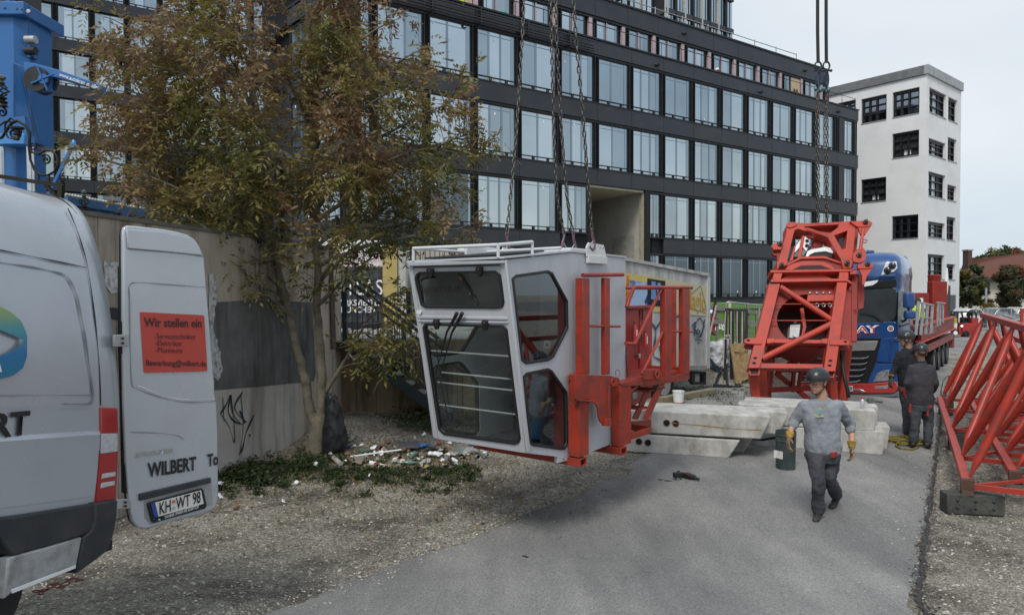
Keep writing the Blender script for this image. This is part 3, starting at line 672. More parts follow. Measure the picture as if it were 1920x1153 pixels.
for k, yy in enumerate((476, 490, 503)): text('ROMKO MOXKO', 'red_lettering', RP, at(628, yy, 20.25), PX, Z, .08, ban2, width=1.4)
py_ = thing('yellow_pillar', at(731, 620, 20), 'plain yellow pillar between the banner and the crane cab', 'pillar')
b = MB(); P, Q = at(717, 460, 20), at(745, 620, 20); b.box(P.x, Q.x, 20, 20.5, Q.z - .4, P.z); b.build('shaft', mk('ochre_yellow_paint', (.42, .33, .12), .75, var=.1, dirt=(.2, .17, .1), damt=.4), py_)
P, Q = at(745, 470, 20.1), at(760, 620, 20); b = MB(); b.box(P.x + .01, Q.x, 20.1, 20.5, Q.z - .4, P.z); b.build('corner_strip', CONC, py_)
pw = thing('precast_wall', at(790, 640, 21), 'pale ribbed precast wall panel behind the stair railing', 'wall')
for i in range(12):
 P, Q = at(762 + i * 9, 470, 21), at(770.3 + i * 9, 650, 21); b = MB(); b.box(P.x, Q.x, 21 + .02 * (i % 2), 21.2, 0, P.z); b.build('panel_rib', mk('precast', (.36, .335, .30), .85, var=.12, dirt=(.2, .18, .15), damt=.4, streak=1.), pw)
bt = thing('stacked_benches', at(680, 625, 18), 'row of pale timber boards lying on the terrace under the banner', 'boards')
for i in range(5):
 P = at(634 + i * 20, 622 + (i % 2) * 3, 17); b = MB(); b.box(P.x, P.x + .23, 17, 17.4, P.z, P.z + .06); b.box(P.x + .01, P.x + .2, 17.05, 17.3, P.z - .05, P.z - .005); b.build('board', CONC, bt)
# ================================================================ blue shipping container on the terrace
CBL = mk('container_blue', (.028, .115, .27), .5, var=.15, vs=1, dirt=(.02, .05, .1), damt=.5, ds=3, streak=.7)
bc0 = at(122, 376, 12.5); bc1 = at(320, 350, 15.5)
bcn = thing('blue_container', (bc0.x, bc0.y, 2.0), 'blue corrugated shipping container behind the concrete wall, a rope light on its edge', 'container')
dc = V((bc1.x - bc0.x, bc1.y - bc0.y, 0)); Lc = dc.length; dc.normalize(); nc = V((dc.y, -dc.x, 0)); zt = bc0.z
b = MB(); b.beam(bc0, bc0 + dc * Lc * 1.4, .12, .14); b.build('top_rail', CBL, bcn)
for i in range(16):
 P = bc0 + dc * (i * .36 + .12) - Z * .06; b = MB()
 b.add([P + Z * 0, P + dc * .10 - nc * .05, P + dc * .22 - nc * .05, P + dc * .31, P + dc * .36, P - Z * 2.2, P + dc * .10 - nc * .05 - Z * 2.2, P + dc * .22 - nc * .05 - Z * 2.2, P + dc * .31 - Z * 2.2, P + dc * .36 - Z * 2.2], [(k, k + 1, k + 6, k + 5) for k in range(4)]); b.build('corrugation', CBL, bcn, fix=False)
b = MB(); P = bc0 - nc * .06 - Z * .1; b.prism([P, P + dc * 6, P + dc * 6 - nc * 2.2, P - nc * 2.2], Z * .05); b.build('roof', CBL, bcn)
b = MB(); pts = [bc0 + dc * (i * .035) + Z * (.10 + (.012 if i % 2 else 0)) for i in range(115)]; b.tube(pts, .03, 5, rr=[.034 if i % 2 else .022 for i in range(115)]); b.build('rope_light', mk('rope_light_tube', (.5, .48, .42), .5), bcn)
b = MB(); b.obox(bc0 + dc * 1.45 + nc * .07 - Z * .06, dc * .09, nc * .02, Z * .07); b.build('corner_casting', CBL, bcn)
# ================================================================ blue mobile crane
BLU = mk('crane_blue', (.022, .125, .34), .38, var=.08, vs=.7, dirt=(.02, .07, .17), damt=.4, ds=1.2, streak=.8, coat=.2)
CHROME = mk('polished_rod', (.55, .57, .6), .18, .95, var=.08)
YC = 17.0
mc = thing('mobile_crane', at(10, 400, YC), 'blue telescopic mast of a mobile crane at the left edge', 'crane')
def octo(x0, x1, y, Yc, dep):
 P = at(x0, y, Yc); Q = at(x1, y, Yc); w = Q.x - P.x; c = w * .16
 return [V((P.x + c, Yc, P.z)), V((Q.x - c, Yc, P.z)), V((Q.x, Yc + c, P.z)), V((Q.x, Yc + dep - c, P.z)), V((Q.x - c, Yc + dep, P.z)), V((P.x + c, Yc + dep, P.z)), V((P.x, Yc + dep - c, P.z)), V((P.x, Yc + c, P.z))]
b = MB(); b.loft([octo(-62, 47, 262, YC, 1.3), octo(-70, 42, 24, YC, 1.3)]); b.build('boom_section', BLU, mc)
b = MB(); b.loft([octo(-52, 36, 21, YC + .12, 1.0), octo(-60, 34, -160, YC + .12, 1.0)]); b.build('inner_boom', mk('dark_grey_boom', (.05, .05, .055), .5), mc)
b = MB(); b.loft([octo(-45, 48, 470, YC + .2, 1.0), octo(-55, 46, 272, YC + .2, 1.0)]); b.build('lower_boom', BLU, mc)
b = MB(); P = at(-70, 5, YC - .12); Q = at(50, 29, YC - .12); b.box(P.x, Q.x - .07, YC - .13, YC + 1.4, Q.z + .02, P.z + .02); b.build('boom_collar', BLU, mc, bevel=.02)
for x in (9, 32, 41):
 b = MB(); P = at(x, 15 + x * .09, YC - .135); b.ball(P, (.035 if x < 30 else .02, .006, .03), 10, 6); b.build('collar_slot', BLACK, mc)
b = MB(); P = at(16, 2, YC); b.box(P.x, P.x + .1, YC - .1, YC + .1, P.z - .3, P.z + 1.2); b.build('side_lug', BLU, mc)
b = MB(); P, Q = at(1, 250, YC - .1), at(50, 272, YC - .1); b.box(P.x, Q.x, YC - .18, YC + .2, Q.z, P.z - .02); b.build('lower_collar', mk('crane_light_blue', (.06, .22, .5), .4), mc, bevel=.02)
b = MB(); P, Q = at(0, 225, YC - .05), at(22, 250, YC - .05); b.prism([at(0, 222, YC - .1), at(46, 218, YC - .1), at(50, 252, YC - .1), at(0, 252, YC - .1)], (0, .1, 0)); b.build('gusset', BLU, mc)
for x, r in ((57, .09), (2, .07)): b = MB(); b.tube([at(x, 276, YC - .15), at(x + 4, 460, YC - .15)], r, 12); b.build('cylinder_rod', CHROME, mc, smooth=50)
b = MB(); b.tube([at(25, 119, YC - .03), at(25, 219, YC - .03)], .012, 5); b.tube([at(25, 119, YC - .03), at(45, 126, YC - .03)], .012, 5); b.build('pipe', BLU, mc)
# folded jib with reel
bm_ = MB(); bm_.prism([at(44, 116, YC - .3), at(64, 119, YC - .3), at(108, 131, YC - .3), at(186, 158, YC - .3), at(186, 168, YC - .3), at(108, 146, YC - .3), at(92, 143, YC - .3), at(90, 168, YC - .3), at(76, 172, YC - .3), at(60, 168, YC - .3), at(48, 150, YC - .3)], (0, .3, 0)); jb = bm_.build('folding_jib', BLU, mc, bevel=.01)
b = MB(); P = at(66, 148, YC - .42); b.lathe(P, (0, 1, 0), [(.30, 0), (.30, .1), (.22, .1), (.22, .3), (.3, .3), (.3, .38)], 24); b.build('cable_reel', DSTEEL, mc, smooth=40)
b = MB(); P = at(80, 148, YC - .45); b.lathe(P, (0, 1, 0), [(.12, 0), (.12, .05), (.08, .06)], 16); b.build('reel_hub', BLU, mc)
for a in range(4):
 b = MB(); u = V((math.cos(a * 1.57 + .4), 0, math.sin(a * 1.57 + .4))); b.beam(P, P + u * .3, .03, .05, V((0, 1, 0))); b.build('reel_spoke', BLU, mc)
dj = (at(165, 158, YC - .31) - at(110, 139, YC - .31)).normalized()
text('www.autokran-mueller', 'lettering', WPRINT, at(110.5, 143, YC - .31) + V((0, -.003, 0)), dj, V((-dj.z, 0, dj.x)), .095, mc, width=1.02, bold=.01)
for y0, mt in ((75, STEEL), (96, BLACK)): b = MB(); P = at(58, y0, YC + .1); b.lathe(P - V((.12, 0, 0)), (1, 0, 0), [(.1, 0), (.1, .24)], 14); b.build('winch_drum', mt, mc, smooth=40)
b = MB(); b.prism([at(45, 62, YC + .2), at(66, 68, YC + .2), at(66, 72, YC + .2), at(50, 69, YC + .2), at(50, 84, YC + .2), at(67, 88, YC + .2), at(67, 91, YC + .2), at(50, 88, YC + .2), at(50, 102, YC + .2), at(64, 106, YC + .2), at(64, 109, YC + .2), at(45, 106, YC + .2)], (0, .2, 0)); b.build('winch_bracket', BLU, mc)
b = MB(); b.lathe(at(56, 23, YC - .3), (0, -1, 0), [(.04, 0), (.05, .05), (.045, .06)], 12); b.build('work_light', CHROME, mc)
b = MB(); b.tube([at(55, 2, YC - .2), at(53, 65, YC - .2)], .006, 4); b.tube([at(44, 145, YC - .4), at(74, 272, YC - .4)], .01, 4); b.tube([at(40, 145, YC - .4), at(64, 250, YC - .4)], .01, 4); b.build('cable', BLACK, mc)
b = MB(); b.beam(at(141, 264, 15.2), at(88, 372, 15.2), .06, .06); b.build('support_strut', BLU, mc)
b = MB(); b.ball(at(137, 272, 15.1), (.07, .05, .12), 8, 6); b.build('strut_joint', mk('crane_light_blue', (.06, .22, .5), .4), mc)
# ================================================================ wrought iron gate bracket and finial
IRON = mk('wrought_iron', (.022, .020, .018), .5, .4, var=.3)
ig = thing('wrought_iron_arm', at(60, 345, 8.2), 'black wrought iron scroll bracket with a small lamp above the van roof', 'ironwork')
b = MB(); b.beam(at(-60, 322, 8.2), at(119, 349, 8.2), .05, .045); b.build('bar', IRON, ig)
b = MB(); b.beam(at(84, 344, 8.2), at(110, 375, 8.2), .04, .04); b.beam(at(115, 352, 8.2), at(113, 385, 8.2), .06, .05, V((1, 0, 0))); b.build('brace', IRON, ig)
def spiral(cx, cy, r0, r1, a0, turns, sx=1.):
 n = int(turns * 16); return [(cx + sx * (r0 + (r1 - r0) * i / n) * math.cos(a0 + 2 * math.pi * turns * i / n), cy + (r0 + (r1 - r0) * i / n) * math.sin(a0 + 2 * math.pi * turns * i / n)) for i in range(n + 1)]
def scroll(pts, r): b = MB(); b.tube([at(x, y, 8.2) for x, y in pts], r, 6); b.build('scroll', IRON, ig, smooth=60)
scroll([(55, 268), (56, 250), (48, 236), (33, 227), (22, 231), (12, 245), (4, 258), (-10, 262)], .017)
scroll([(30, 228)] + [(20, 222), (10, 232), (9, 245), (15, 258), (28, 262), (38, 256), (40, 246)] + spiral(26, 250, 9, 2, 0, 1.4), .012)
scroll([(56, 278), (60, 286), (72, 290), (84, 283), (97, 283), (107, 293), (109, 308), (102, 322), (90, 329), (76, 328), (64, 318), (57, 300), (54, 275), (56, 255)], .014)
scroll(spiral(86, 300, 10, 2, -2.4, 1.5), .011); scroll(spiral(62, 276, 8, 2, 2.6, 1.4), .010); scroll([(0, 196)] + spiral(4, 211, 9, 2, -1.4, 1.3), .012)
scroll([(-4, 238), (10, 228), (20, 228)], .010)
for x in (72, 92): scroll([(x, 326), (x, 343)], .012)
b = MB(); P = at(32, 239, 8.2); b.lathe(P, (0, 0, -1), [(.075, 0), (.075, .02), (.03, .03), (.035, .08), (.02, .1), (.03, .14), (.01, .16)], 12); b.build('lamp', BLACK, ig, smooth=40)
b = MB(); b.tube([at(14, 216, 8.1), at(24, 205, 8.1)], .01, 5)
def finial(px, py0, py1, Y, lab):
 P = at(px, py1, Y); h = at(px, py0, Y).z - P.z; t = thing('finial', P, lab, 'finial', None)
 b = MB(); b.lathe(P, Z, [(.05 * h / .3, 0), (.035 * h / .3, .08 * h), (.05 * h / .3, .14 * h), (.02 * h / .3, .2 * h), (.045 * h / .3, .26 * h), (.02 * h / .3, .30 * h)], 12); b.build('base', IRON, t, smooth=40)
 for k in range(4):
  b = MB(); b.tube([P + Z * (.30 + .4 * i / 10) * h + V((math.cos(i * .45 + k * 1.57), math.sin(i * .45 + k * 1.57), 0)) * (.055 * h / .3 * math.sin(math.pi * i / 10) + .004) for i in range(11)], .008 * h / .3, 5); b.build('basket_bar', IRON, t, smooth=60)
 b = MB(); b.lathe(P, Z, [(.02 * h / .3, .7 * h), (.03 * h / .3, .74 * h), (.012 * h / .3, .8 * h), (.032 * h / .3, .86 * h), (.034 * h / .3, .92 * h), (.01, 1.0 * h)], 12); b.build('knob', mk('worn_iron', (.12, .12, .12), .35, .5), t, smooth=40)
finial(158, 356, 399, 8.0, 'small iron finial with twisted basket standing on the wall coping')
finial(4, 140, 200, 8.15, 'dark iron finial in front of the blue crane mast')
finial(118, 322, 348, 8.2, 'tiny spiked finial at the end of the iron bar')
# ================================================================ silver van
VAN = mk('silver_paint', (.44, .47, .505), .24, .35, var=.03, vs=.8, dirt=(.25, .25, .25), damt=.12, ds=3, coat=.35)
VDK = mk('van_dark_plastic', (.025, .029, .034), .55, var=.15, dirt=(.08, .075, .07), damt=.3, ds=6)
VGAP = mk('panel_gap', (.012, .012, .013), .7)
vO = V((-2.47, 4.3, 0)); va = R(8.4); vp = R(5.5)
vh = V((math.sin(va), math.cos(va), 0)); dv = (vh * math.cos(vp) - Z * math.sin(vp)); uv = (Z * math.cos(vp) + vh * math.sin(vp)); vn = V((vh.y, -vh.x, 0))
def ons(px, py, n=0.): return pl(px, py, vO + vn * n, vn)
van = thing('parked_van', (-3.2, 3.4, zg(-3.0, 3.6)), 'silver panel van at the left edge with one rear door swung open', 'van')
sil = [(219, 945, 0), (223, 850, 0), (224, 765, 0), (222, 730, .002), (218, 668, .012), (208, 595, .035), (200, 545, .055), (193, 504, .075), (184, 470, .10), (175, 442, .125), (166, 420, .16), (157, 402, .21), (146, 389, .27), (132, 378, .36), (112, 369, .52)]
seam = [(178, 943, 0), (186, 850, 0), (189, 765, 0), (188.5, 730, .002), (185, 668, .008), (178, 595, .022), (172, 545, .036), (165, 504, .05), (157, 474, .075), (150, 450, .10), (143, 428, .135), (136, 408, .18), (127, 391, .24), (115, 378, .34), (95, 368, .50)]
rows = []
for (x, y, w), (x2, y2, w2) in zip(sil, seam):
 a = ons(x, y, -w); c = ons(x2, y2, -w2); rows.append([a, a.lerp(c, .45) + vn * .012, c] + [c - dv * q for q in (.3, .7, 1.2, 2.0, 3.2)])
last = rows[-1]
for k, (w, h) in enumerate(((.3, .05), (.7, .075), (1.1, .03), (1.35, -.1), (1.45, -.5), (1.5, -1.9))): rows.append([p - vn * w + uv * h for p in last])
b = MB(); n_ = len(rows[0]); b.v = [p for r in rows for p in r]; b.f = [(j * n_ + i, j * n_ + i + 1, (j + 1) * n_ + i + 1, (j + 1) * n_ + i) for j in range(len(rows) - 1) for i in range(n_ - 1)]
body = b.build('body_shell', VAN, van, smooth=50); md = body.modifiers.new('s', 'SUBSURF'); md.levels = md.render_levels = 2
# rear frame and dark interior so the van is not hollow
b = MB(); r0 = [r[0] for r in rows]; b.poly([p - dv * .06 for p in r0]); b.build('cargo_opening', mk('cargo_interior', (.03, .03, .03), .8), van)
def groove(pts, w, par, fn, mat=VGAP, n=.004, name='panel_gap'):
 return stroke(name, pts, w, mat, par, n, fn)
def onseam(x, y, n=0.):  # surface offset follows the tumblehome of the side
 ww = 0
 ys_ = [(765, 0), (668, .008), (595, .022), (545, .036), (504, .05), (474, .075), (450, .10), (428, .135), (408, .18), (391, .24), (378, .34), (368, .5)]
 yy = y - (x - 165) * .19 * (1 if y < 700 else 0)
 if yy < 765:
  for (a, wa), (c, wc) in zip(ys_, ys_[1:]):
   if yy >= c: ww = wa + (wc - wa) * (a - yy) / (a - c); break
  else: ww = .5
 return ons(x, y, -ww + n)
groove([(127, 390), (140, 420), (152, 454), (165, 504), (178, 595), (186, 680), (189, 760)], 2.2, van, lambda x, y, n=0.: onseam(x, y, n), n=.006)
groove([(-30, 463), (40, 477), (100, 489), (163, 502)], 2.4, van, lambda x, y, n=0.: onseam(x, y, n), n=.010)
# blank window panel
pan = [(-60, 480), (0, 492), (50, 499), (91, 507), (115, 513), (128, 522), (137, 536), (146, 559), (153, 595), (160, 631), (168, 690), (174, 735), (173, 750), (166, 757), (120, 757), (0, 757), (-60, 757)]
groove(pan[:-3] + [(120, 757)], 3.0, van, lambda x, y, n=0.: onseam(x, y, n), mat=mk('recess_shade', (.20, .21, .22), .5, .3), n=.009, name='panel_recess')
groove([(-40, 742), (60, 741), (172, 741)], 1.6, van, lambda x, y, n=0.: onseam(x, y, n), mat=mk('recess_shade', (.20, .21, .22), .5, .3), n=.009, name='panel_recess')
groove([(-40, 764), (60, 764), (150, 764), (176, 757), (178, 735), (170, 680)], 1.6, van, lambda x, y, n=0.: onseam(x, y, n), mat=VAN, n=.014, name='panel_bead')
# body crease
b = MB(); P = [ons(x, y, n) for x, y, n in ((-60, 822, .0), (-60, 832, .02), (-60, 850, .012), (-60, 960, .004))]; Q = [ons(x, y, n) for x, y, n in ((188, 806, .0), (188, 814, .02), (187, 830, .012), (178, 930, .004))]
b.v = P + Q; b.f = [(i, i + 1, 5 + i, 4 + i) for i in range(3)]; b.build('side_crease', VAN, van, smooth=40)
def traced(name, pts, mat, parent, n, th, fn, nn, bevel=.006, seg=2):
 b = MB(); b.prism([fn(x, y, n) for x, y in pts], nn * -th); return b.build(name, mat, parent, bevel=bevel, bseg=seg)
traced('sill_cladding', [(-30, 975), (8, 970), (60, 963), (178, 944), (178, 975), (172, 992), (158, 1003), (140, 1008), (90, 1024), (24, 1042), (14, 1030), (0, 1010), (-30, 1000)], VDK, van, .045, .1, ons, vn, .01)
traced('rear_bumper', [(179, 943), (222, 936), (219, 975), (213, 1005), (203, 1032), (180, 1050), (144, 1076), (158, 1006), (172, 994), (179, 975)], VDK, van, .055, .16, ons, vn, .012)
traced('side_skirt', [(16, 1045), (90, 1025), (155, 1006), (143, 1064), (90, 1085), (23, 1110), (8, 1124), (12, 1085)], mk('silver_skirt', (.36, .37, .375), .42, .2, var=.06, dirt=(.12, .11, .1), damt=.6, ds=9), van, .05, .06, ons, vn, .01)
traced('skirt_edge', [(22, 1105), (143, 1059), (142, 1065), (24, 1112)], WHITE, van, .056, .03, ons, vn, .002)
b = MB(); P = ons(22, 1100, .02); Q = ons(210, 1030, .02); b.prism([P, Q, Q - vn * 1.9, P - vn * 1.9], uv * .06); b.build('floor_pan', VGAP, van)
wc_ = ons(-62, 1120, -.14); b = MB(); b.lathe(wc_, -vn, [(.10, -.02), (.17, .0), (.2, 0), (.32, -.02), (.345, .03), (.345, .2), (.3, .22)], 32); wh = b.build('wheel', BLACK, van, smooth=40)
# tail light
TLR = mk('lamp_red', (.33, .012, .012), .15, var=.1, coat=.6); TLW = mk('lamp_clear', (.55, .56, .58), .2, .3, var=.15, vs=40, coat=.5)
tl = traced('tail_light', [(190, 763), (221, 765), (222, 800), (222, 850), (218, 935), (180, 943), (186, 890), (190, 830)], TLR, van, .016, .05, ons, vn, .006)
traced('reversing_lens', [(191, 813), (221, 812), (221, 846), (190, 850)], TLW, tl, .02, .02, ons, vn, .002)
traced('indicator_lens', [(193, 888), (217, 884), (217, 892), (191, 897)], TLW, tl, .02, .02, ons, vn, .002)
traced('indicator_lens', [(191, 905), (216, 901), (215, 909), (189, 915)], TLW, tl, .02, .02, ons, vn, .002)
# side lettering and round emblem
BPR = mk('black_print', (.012, .013, .016), .5)
P = ons(54, 812, .008); text('WILBERT', 'lettering', BPR, P, dv, uv, .115, van, width=.78, bold=.035, align='RIGHT')
def swm():
 m = bpy.data.materials.new('emblem_print'); m.use_nodes = True; n = m.node_tree.nodes; l = m.node_tree.links; t = n.new('ShaderNodeTexCoord'); sp = n.new('ShaderNodeSeparateXYZ'); r = n.new('ShaderNodeValToRGB')
 mr = n.new('ShaderNodeMapRange'); z0 = ons(20, 712).z - OFF[van.name].z; z1 = ons(20, 575).z - OFF[van.name].z; mr.inputs[1].default_value = z0; mr.inputs[2].default_value = z1
 l.new(t.outputs['Object'], sp.inputs[0]); l.new(sp.outputs[2], mr.inputs[0]); l.new(mr.outputs[0], r.inputs[0]); l.new(r.outputs[0], n['Principled BSDF'].inputs['Base Color'])
 e = r.color_ramp.elements; e[0].position = .0; e[0].color = (.015, .16, .25, 1); e[1].position = 1; e[1].color = (.32, .42, .12, 1); q = e.new(.35); q.color = (.02, .16, .36, 1); q = e.new(.7); q.color = (.08, .3, .33, 1); n['Principled BSDF'].inputs['Roughness'].default_value = .4; return m
EMB = swm()
traced('emblem', [(-30, 560), (0, 574), (22, 586), (40, 602), (49, 622), (51, 640), (0, 618), (-30, 610)], EMB, van, .012, .003, ons, vn, 0)
traced('emblem', [(51, 630), (51, 668), (43, 690), (25, 704), (0, 710), (-30, 712), (-30, 672), (0, 668), (22, 660), (38, 648), (51, 628)], EMB, van, .0125, .003, ons, vn, 0)
traced('emblem', [(0, 682), (4, 697), (-20, 700), (-20, 684)], WHITE, van, .017, .002, ons, vn, 0)
# rear door
da = R(30.7); dp = R(4.6); hd = V((math.sin(da), math.cos(da), 0)); dd = hd * math.cos(dp) - Z * math.sin(dp); ud = Z * math.cos(dp) + hd * math.sin(dp); nd = V((hd.y, -hd.x, 0)); dO = V((-2.47, 4.3, 0)) + nd * .03
def ond(px, py, n=0.): return pl(px, py, dO + nd * n, nd)
dl = [(231, 436), (233, 427), (240, 423), (256, 424), (300, 429), (330, 434), (352, 440), (365, 448), (374, 460), (383, 481), (388, 539), (395, 620), (401, 700), (403, 715), (403, 735), (407, 755), (409, 800), (410, 880), (410, 935), (405, 950), (396, 958), (376, 964), (330, 976), (285, 989), (272, 992), (258, 989), (248, 976), (244, 958), (241, 930), (237, 870), (233, 760), (231, 600)]
door = traced('rear_door', dl, VAN, van, 0, .035, ond, nd, .012, 3)
b = MB(); b.prism([ond(x - 3 if x < 300 else x - 2, y + (2 if y < 600 else -2), -.036) for x, y in dl], nd * -.03); b.build('door_seal', VGAP, door)
traced('door_inner_edge', [(229, 500), (234, 500), (238, 640), (236, 760), (246, 800), (247, 925), (236, 925), (233, 760), (229, 640)], VGAP, door, -.012, .05, ond, nd, 0)
traced('upper_crown', [(238, 430), (300, 434), (350, 444), (372, 462), (381, 479), (310, 472), (240, 466)], VAN, door, .012, .012, ond, nd, .012, 3)
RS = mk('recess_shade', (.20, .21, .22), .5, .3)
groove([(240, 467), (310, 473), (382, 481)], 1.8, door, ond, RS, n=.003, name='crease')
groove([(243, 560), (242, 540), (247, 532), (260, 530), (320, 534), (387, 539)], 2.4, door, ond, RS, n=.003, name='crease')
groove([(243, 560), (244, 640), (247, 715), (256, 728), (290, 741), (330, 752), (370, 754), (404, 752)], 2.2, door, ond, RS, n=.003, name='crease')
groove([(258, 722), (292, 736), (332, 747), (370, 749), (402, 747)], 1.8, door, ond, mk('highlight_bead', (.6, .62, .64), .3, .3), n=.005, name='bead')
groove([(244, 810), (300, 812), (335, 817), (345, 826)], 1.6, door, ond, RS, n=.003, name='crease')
sg = traced('recruitment_sign', [(263, 586), (266, 585), (381, 591), (383, 593), (389, 693), (387, 696), (273, 699), (270, 697)], mk('sign_red', (.42, .055, .04), .6, var=.06), door, .006, .004, ond, nd, 0)
sx = (ond(380, 600) - ond(270, 597)).normalized(); SG = mk('dark_print', (.035, .02, .022), .6)
for s_, x, y, x2, h, bo in (('Wir stellen ein', 270, 612, 378, .056, .02), ('-Servicetechniker', 290, 635, 367, .036, 0), ('-Elektriker', 291, 648, 342, .036, 0), ('-Monteure', 292, 661, 342, .036, 0), ('Bewerbung@wilbert.de', 274, 685, 386, .036, .015)):
 P = ond(x, y, .008); Q = ond(x2, y + (x2 - x) * .012, .008); text(s_, 'lettering', SG, P, Q - P, Z, h, sg, width=(Q - P).length, bold=bo, depth=.001)
P = ond(277, 894, .006); Q = ond(368, 880, .006); text('WILBERT', 'lettering', BPR, P, Q - P, Z, .088, door, width=(Q - P).length, bold=.03)
P = ond(389, 874, .006); Q = ond(409, 870, .006); text('To', 'lettering', BPR, P, Q - P, Z, .082, door, width=(Q - P).length, bold=.03)
P = ond(254, 858, .006); Q = ond(325, 848, .006); text('SPRINTER', 'model_badge', CHROME, P, Q - P, Z + sx * .25, .030, door, width=(Q - P).length, bold=.02, depth=.006)
traced('handle_strip', [(263, 926), (396, 895), (396, 905), (263, 939)], VDK, door, .02, .03, ond, nd, .005)
traced('plate_recess', [(270, 934), (396, 904), (399, 945), (283, 983), (271, 970)], mk('recess_shade2', (.30, .31, .32), .4, .3), door, .003, .004, ond, nd, .003)
pf = traced('plate_holder', [(279, 942), (379, 915), (382, 918), (388, 948), (385, 953), (289, 980), (285, 977), (277, 946)], BLACK, door, .018, .016, ond, nd, .004)
pt = traced('number_plate', [(283, 944), (377, 919), (382, 944), (290, 970)], mk('plate_white', (.62, .62, .58), .5, var=.05), pf, .022, .004, ond, nd, 0)
traced('euro_band', [(283, 944), (291, 942), (297, 968), (290, 970)], mk('plate_blue', (.02, .06, .28), .5), pf, .0235, .004, ond, nd, 0)
P = ond(299, 964, .025); Q = ond(376, 941, .025); text('KH  WT 98', 'plate_lettering', BPR, P, Q - P, Z, .078, pf, width=(Q - P).length, bold=.012)
for y, c in ((940, (.5, .12, .05)), (952, (.35, .36, .38))): b = MB(); b.lathe(ond(325.5, y, .024), nd, [(.012, 0), (.012, .002)], 12); b.build('plate_seal', mk('seal%d' % y, c, .5), pf)
P = ond(308, 972, .020); Q = ond(372, 952, .020); text('ТАНКИ ГРЯЗИ НЕ БОЯТСЯ', 'holder_lettering', WPRINT, P, Q - P, Z, .018, pf, width=(Q - P).length, bold=.01)
b = MB(); b.ball(ond(298, 974, .02), (.012, .003, .006), 8, 5); b.build('tank_mark', mk('mint_print', (.3, .6, .5), .6), pf)
for (x0, y0, x1, y1) in ((214, 628, 241, 650), (219, 936, 244, 954)):
 b = MB(); b.prism([ond(x0, y0, .05), ond(x1, y0 - 1, .012), ond(x1, y1 - 1, .012), ond(x0, y1, .05)], nd * -.02); hg = b.build('hinge', mk('hinge_metal', (.42, .43, .42), .4, .5), door, bevel=.003)
 for yy in (.3, .7): b = MB(); b.lathe(ond(x0 + 17, y0 + (y1 - y0) * yy, .04), nd, [(.007, -.02), (.007, .002)], 8); b.build('bolt', BLACK, hg)
b = MB(); b.tube([ond(226, 833, -.05), ond(240, 826, -.05)], .006, 5); b.tube([ond(226, 843, -.05), ond(240, 836, -.05)], .006, 5); b.build('door_stay', BLACK, door)
# red chain on the ground behind the wheel
ch = thing('rusty_chain', gr(130, 1093), 'rusty chain lying on the gravel under the van', 'chain')
random.seed(8)
for i in range(11):
 px = 70 + i * 8 + random.uniform(-3, 3); py = 1108 - i * 2.3 + 5 * math.sin(i * 1.3); P = gr(px, py, .015); a = random.uniform(0, 3); b = MB()
 b.tube([P + V((math.cos(a) * .032 * math.cos(t) - math.sin(a) * .018 * math.sin(t), math.sin(a) * .032 * math.cos(t) + math.cos(a) * .018 * math.sin(t), .01 * (i % 2) * math.sin(t))) for t in [k * math.pi / 5 for k in range(10)]], .006, 5, closed=True); b.build('link', mk('rusty_iron', (.10, .03, .018), .8, var=.3), ch, smooth=60)
# ================================================================ crane operator cab hanging from chains
from mathutils.geometry import tessellate_polygon
def holed(outer, holes, vec):
 """slab with holes: outer / holes are coplanar 3-D polygons"""
 b = MB(); vec = V(vec); loops = [outer] + holes; flat = [V(p) for l in loops for p in l]
 tris = tessellate_polygon([[V(p) for p in l] for l in loops]); n = len(flat)
 b.v = flat + [p + vec for p in flat]; b.f = [tuple(t) for t in tris] + [tuple(i + n for i in t[::-1]) for t in tris]; k = 0
 for l in loops:
  m = len(l); b.f += [(k + i, k + (i + 1) % m, n + k + (i + 1) % m, n + k + i) for i in range(m)]; k += m
 return b
def inset(pts, d):
 """shrink a convex 2-D outline by d"""
 n = len(pts); out = []; ar = sum(pts[i][0] * pts[(i + 1) % n][1] - pts[(i + 1) % n][0] * pts[i][1] for i in range(n)); sg_ = 1 if ar > 0 else -1
 for i in range(n):
  p0, p1, p2 = V(pts[i - 1]), V(pts[i]), V(pts[(i + 1) % n]); e1 = (p1 - p0).normalized(); e2 = (p2 - p1).normalized()
  m1 = V((-e1.y, e1.x)) * sg_; m2 = V((-e2.y, e2.x)) * sg_; q = m1 + m2; k = 2 * d / max(q.length_squared, .8); out.append(tuple(p1 + q * k))
 return out
cu_ = V((math.sin(R(37.8)), math.cos(R(37.8)), 0)); cv = V((-cu_.y, cu_.x, 0)); cn = -cv; cA = V((.665, 7.6, 0)); CWD = 1.31
def onc(px, py, n=0.): return pl(px, py, cA + cn * n, cn)
def cs(s, z, v=0.): return cA + cu_ * s + cv * v + Z * z
def sz(px, py): P = onc(px, py); return ((P - cA).dot(cu_), P.z)
fT = cs(-1.205, 3.03); fB = cs(-.865, 1.08); fe = (fB - fT).normalized(); fn_ = cv.cross(fe).normalized()
if fn_.dot(CAM - fT) < 0: fn_ = -fn_
def onfr(px, py, n=0.): return pl(px, py, fT + fn_ * n, fn_)
cab = thing('crane_cab', (.2, 8.0, .8), 'pale grey crane operator cab hanging from chains above the ground', 'crane cab')
CGL = glass('cab_glass', (.74, .78, .78), .1, .02); CGL2 = glass('cab_glass_light', (.88, .91, .90), .05, .02)
CIN = mk('cab_interior', (.10, .105, .11), .7, var=.2); RUB = mk('window_rubber', (.014, .015, .016), .45)
so_ = [sz(*p) for p in ((944, 488), (1072, 474), (1072, 861), (1046, 867.5), (1046, 856), (985.6, 849))]
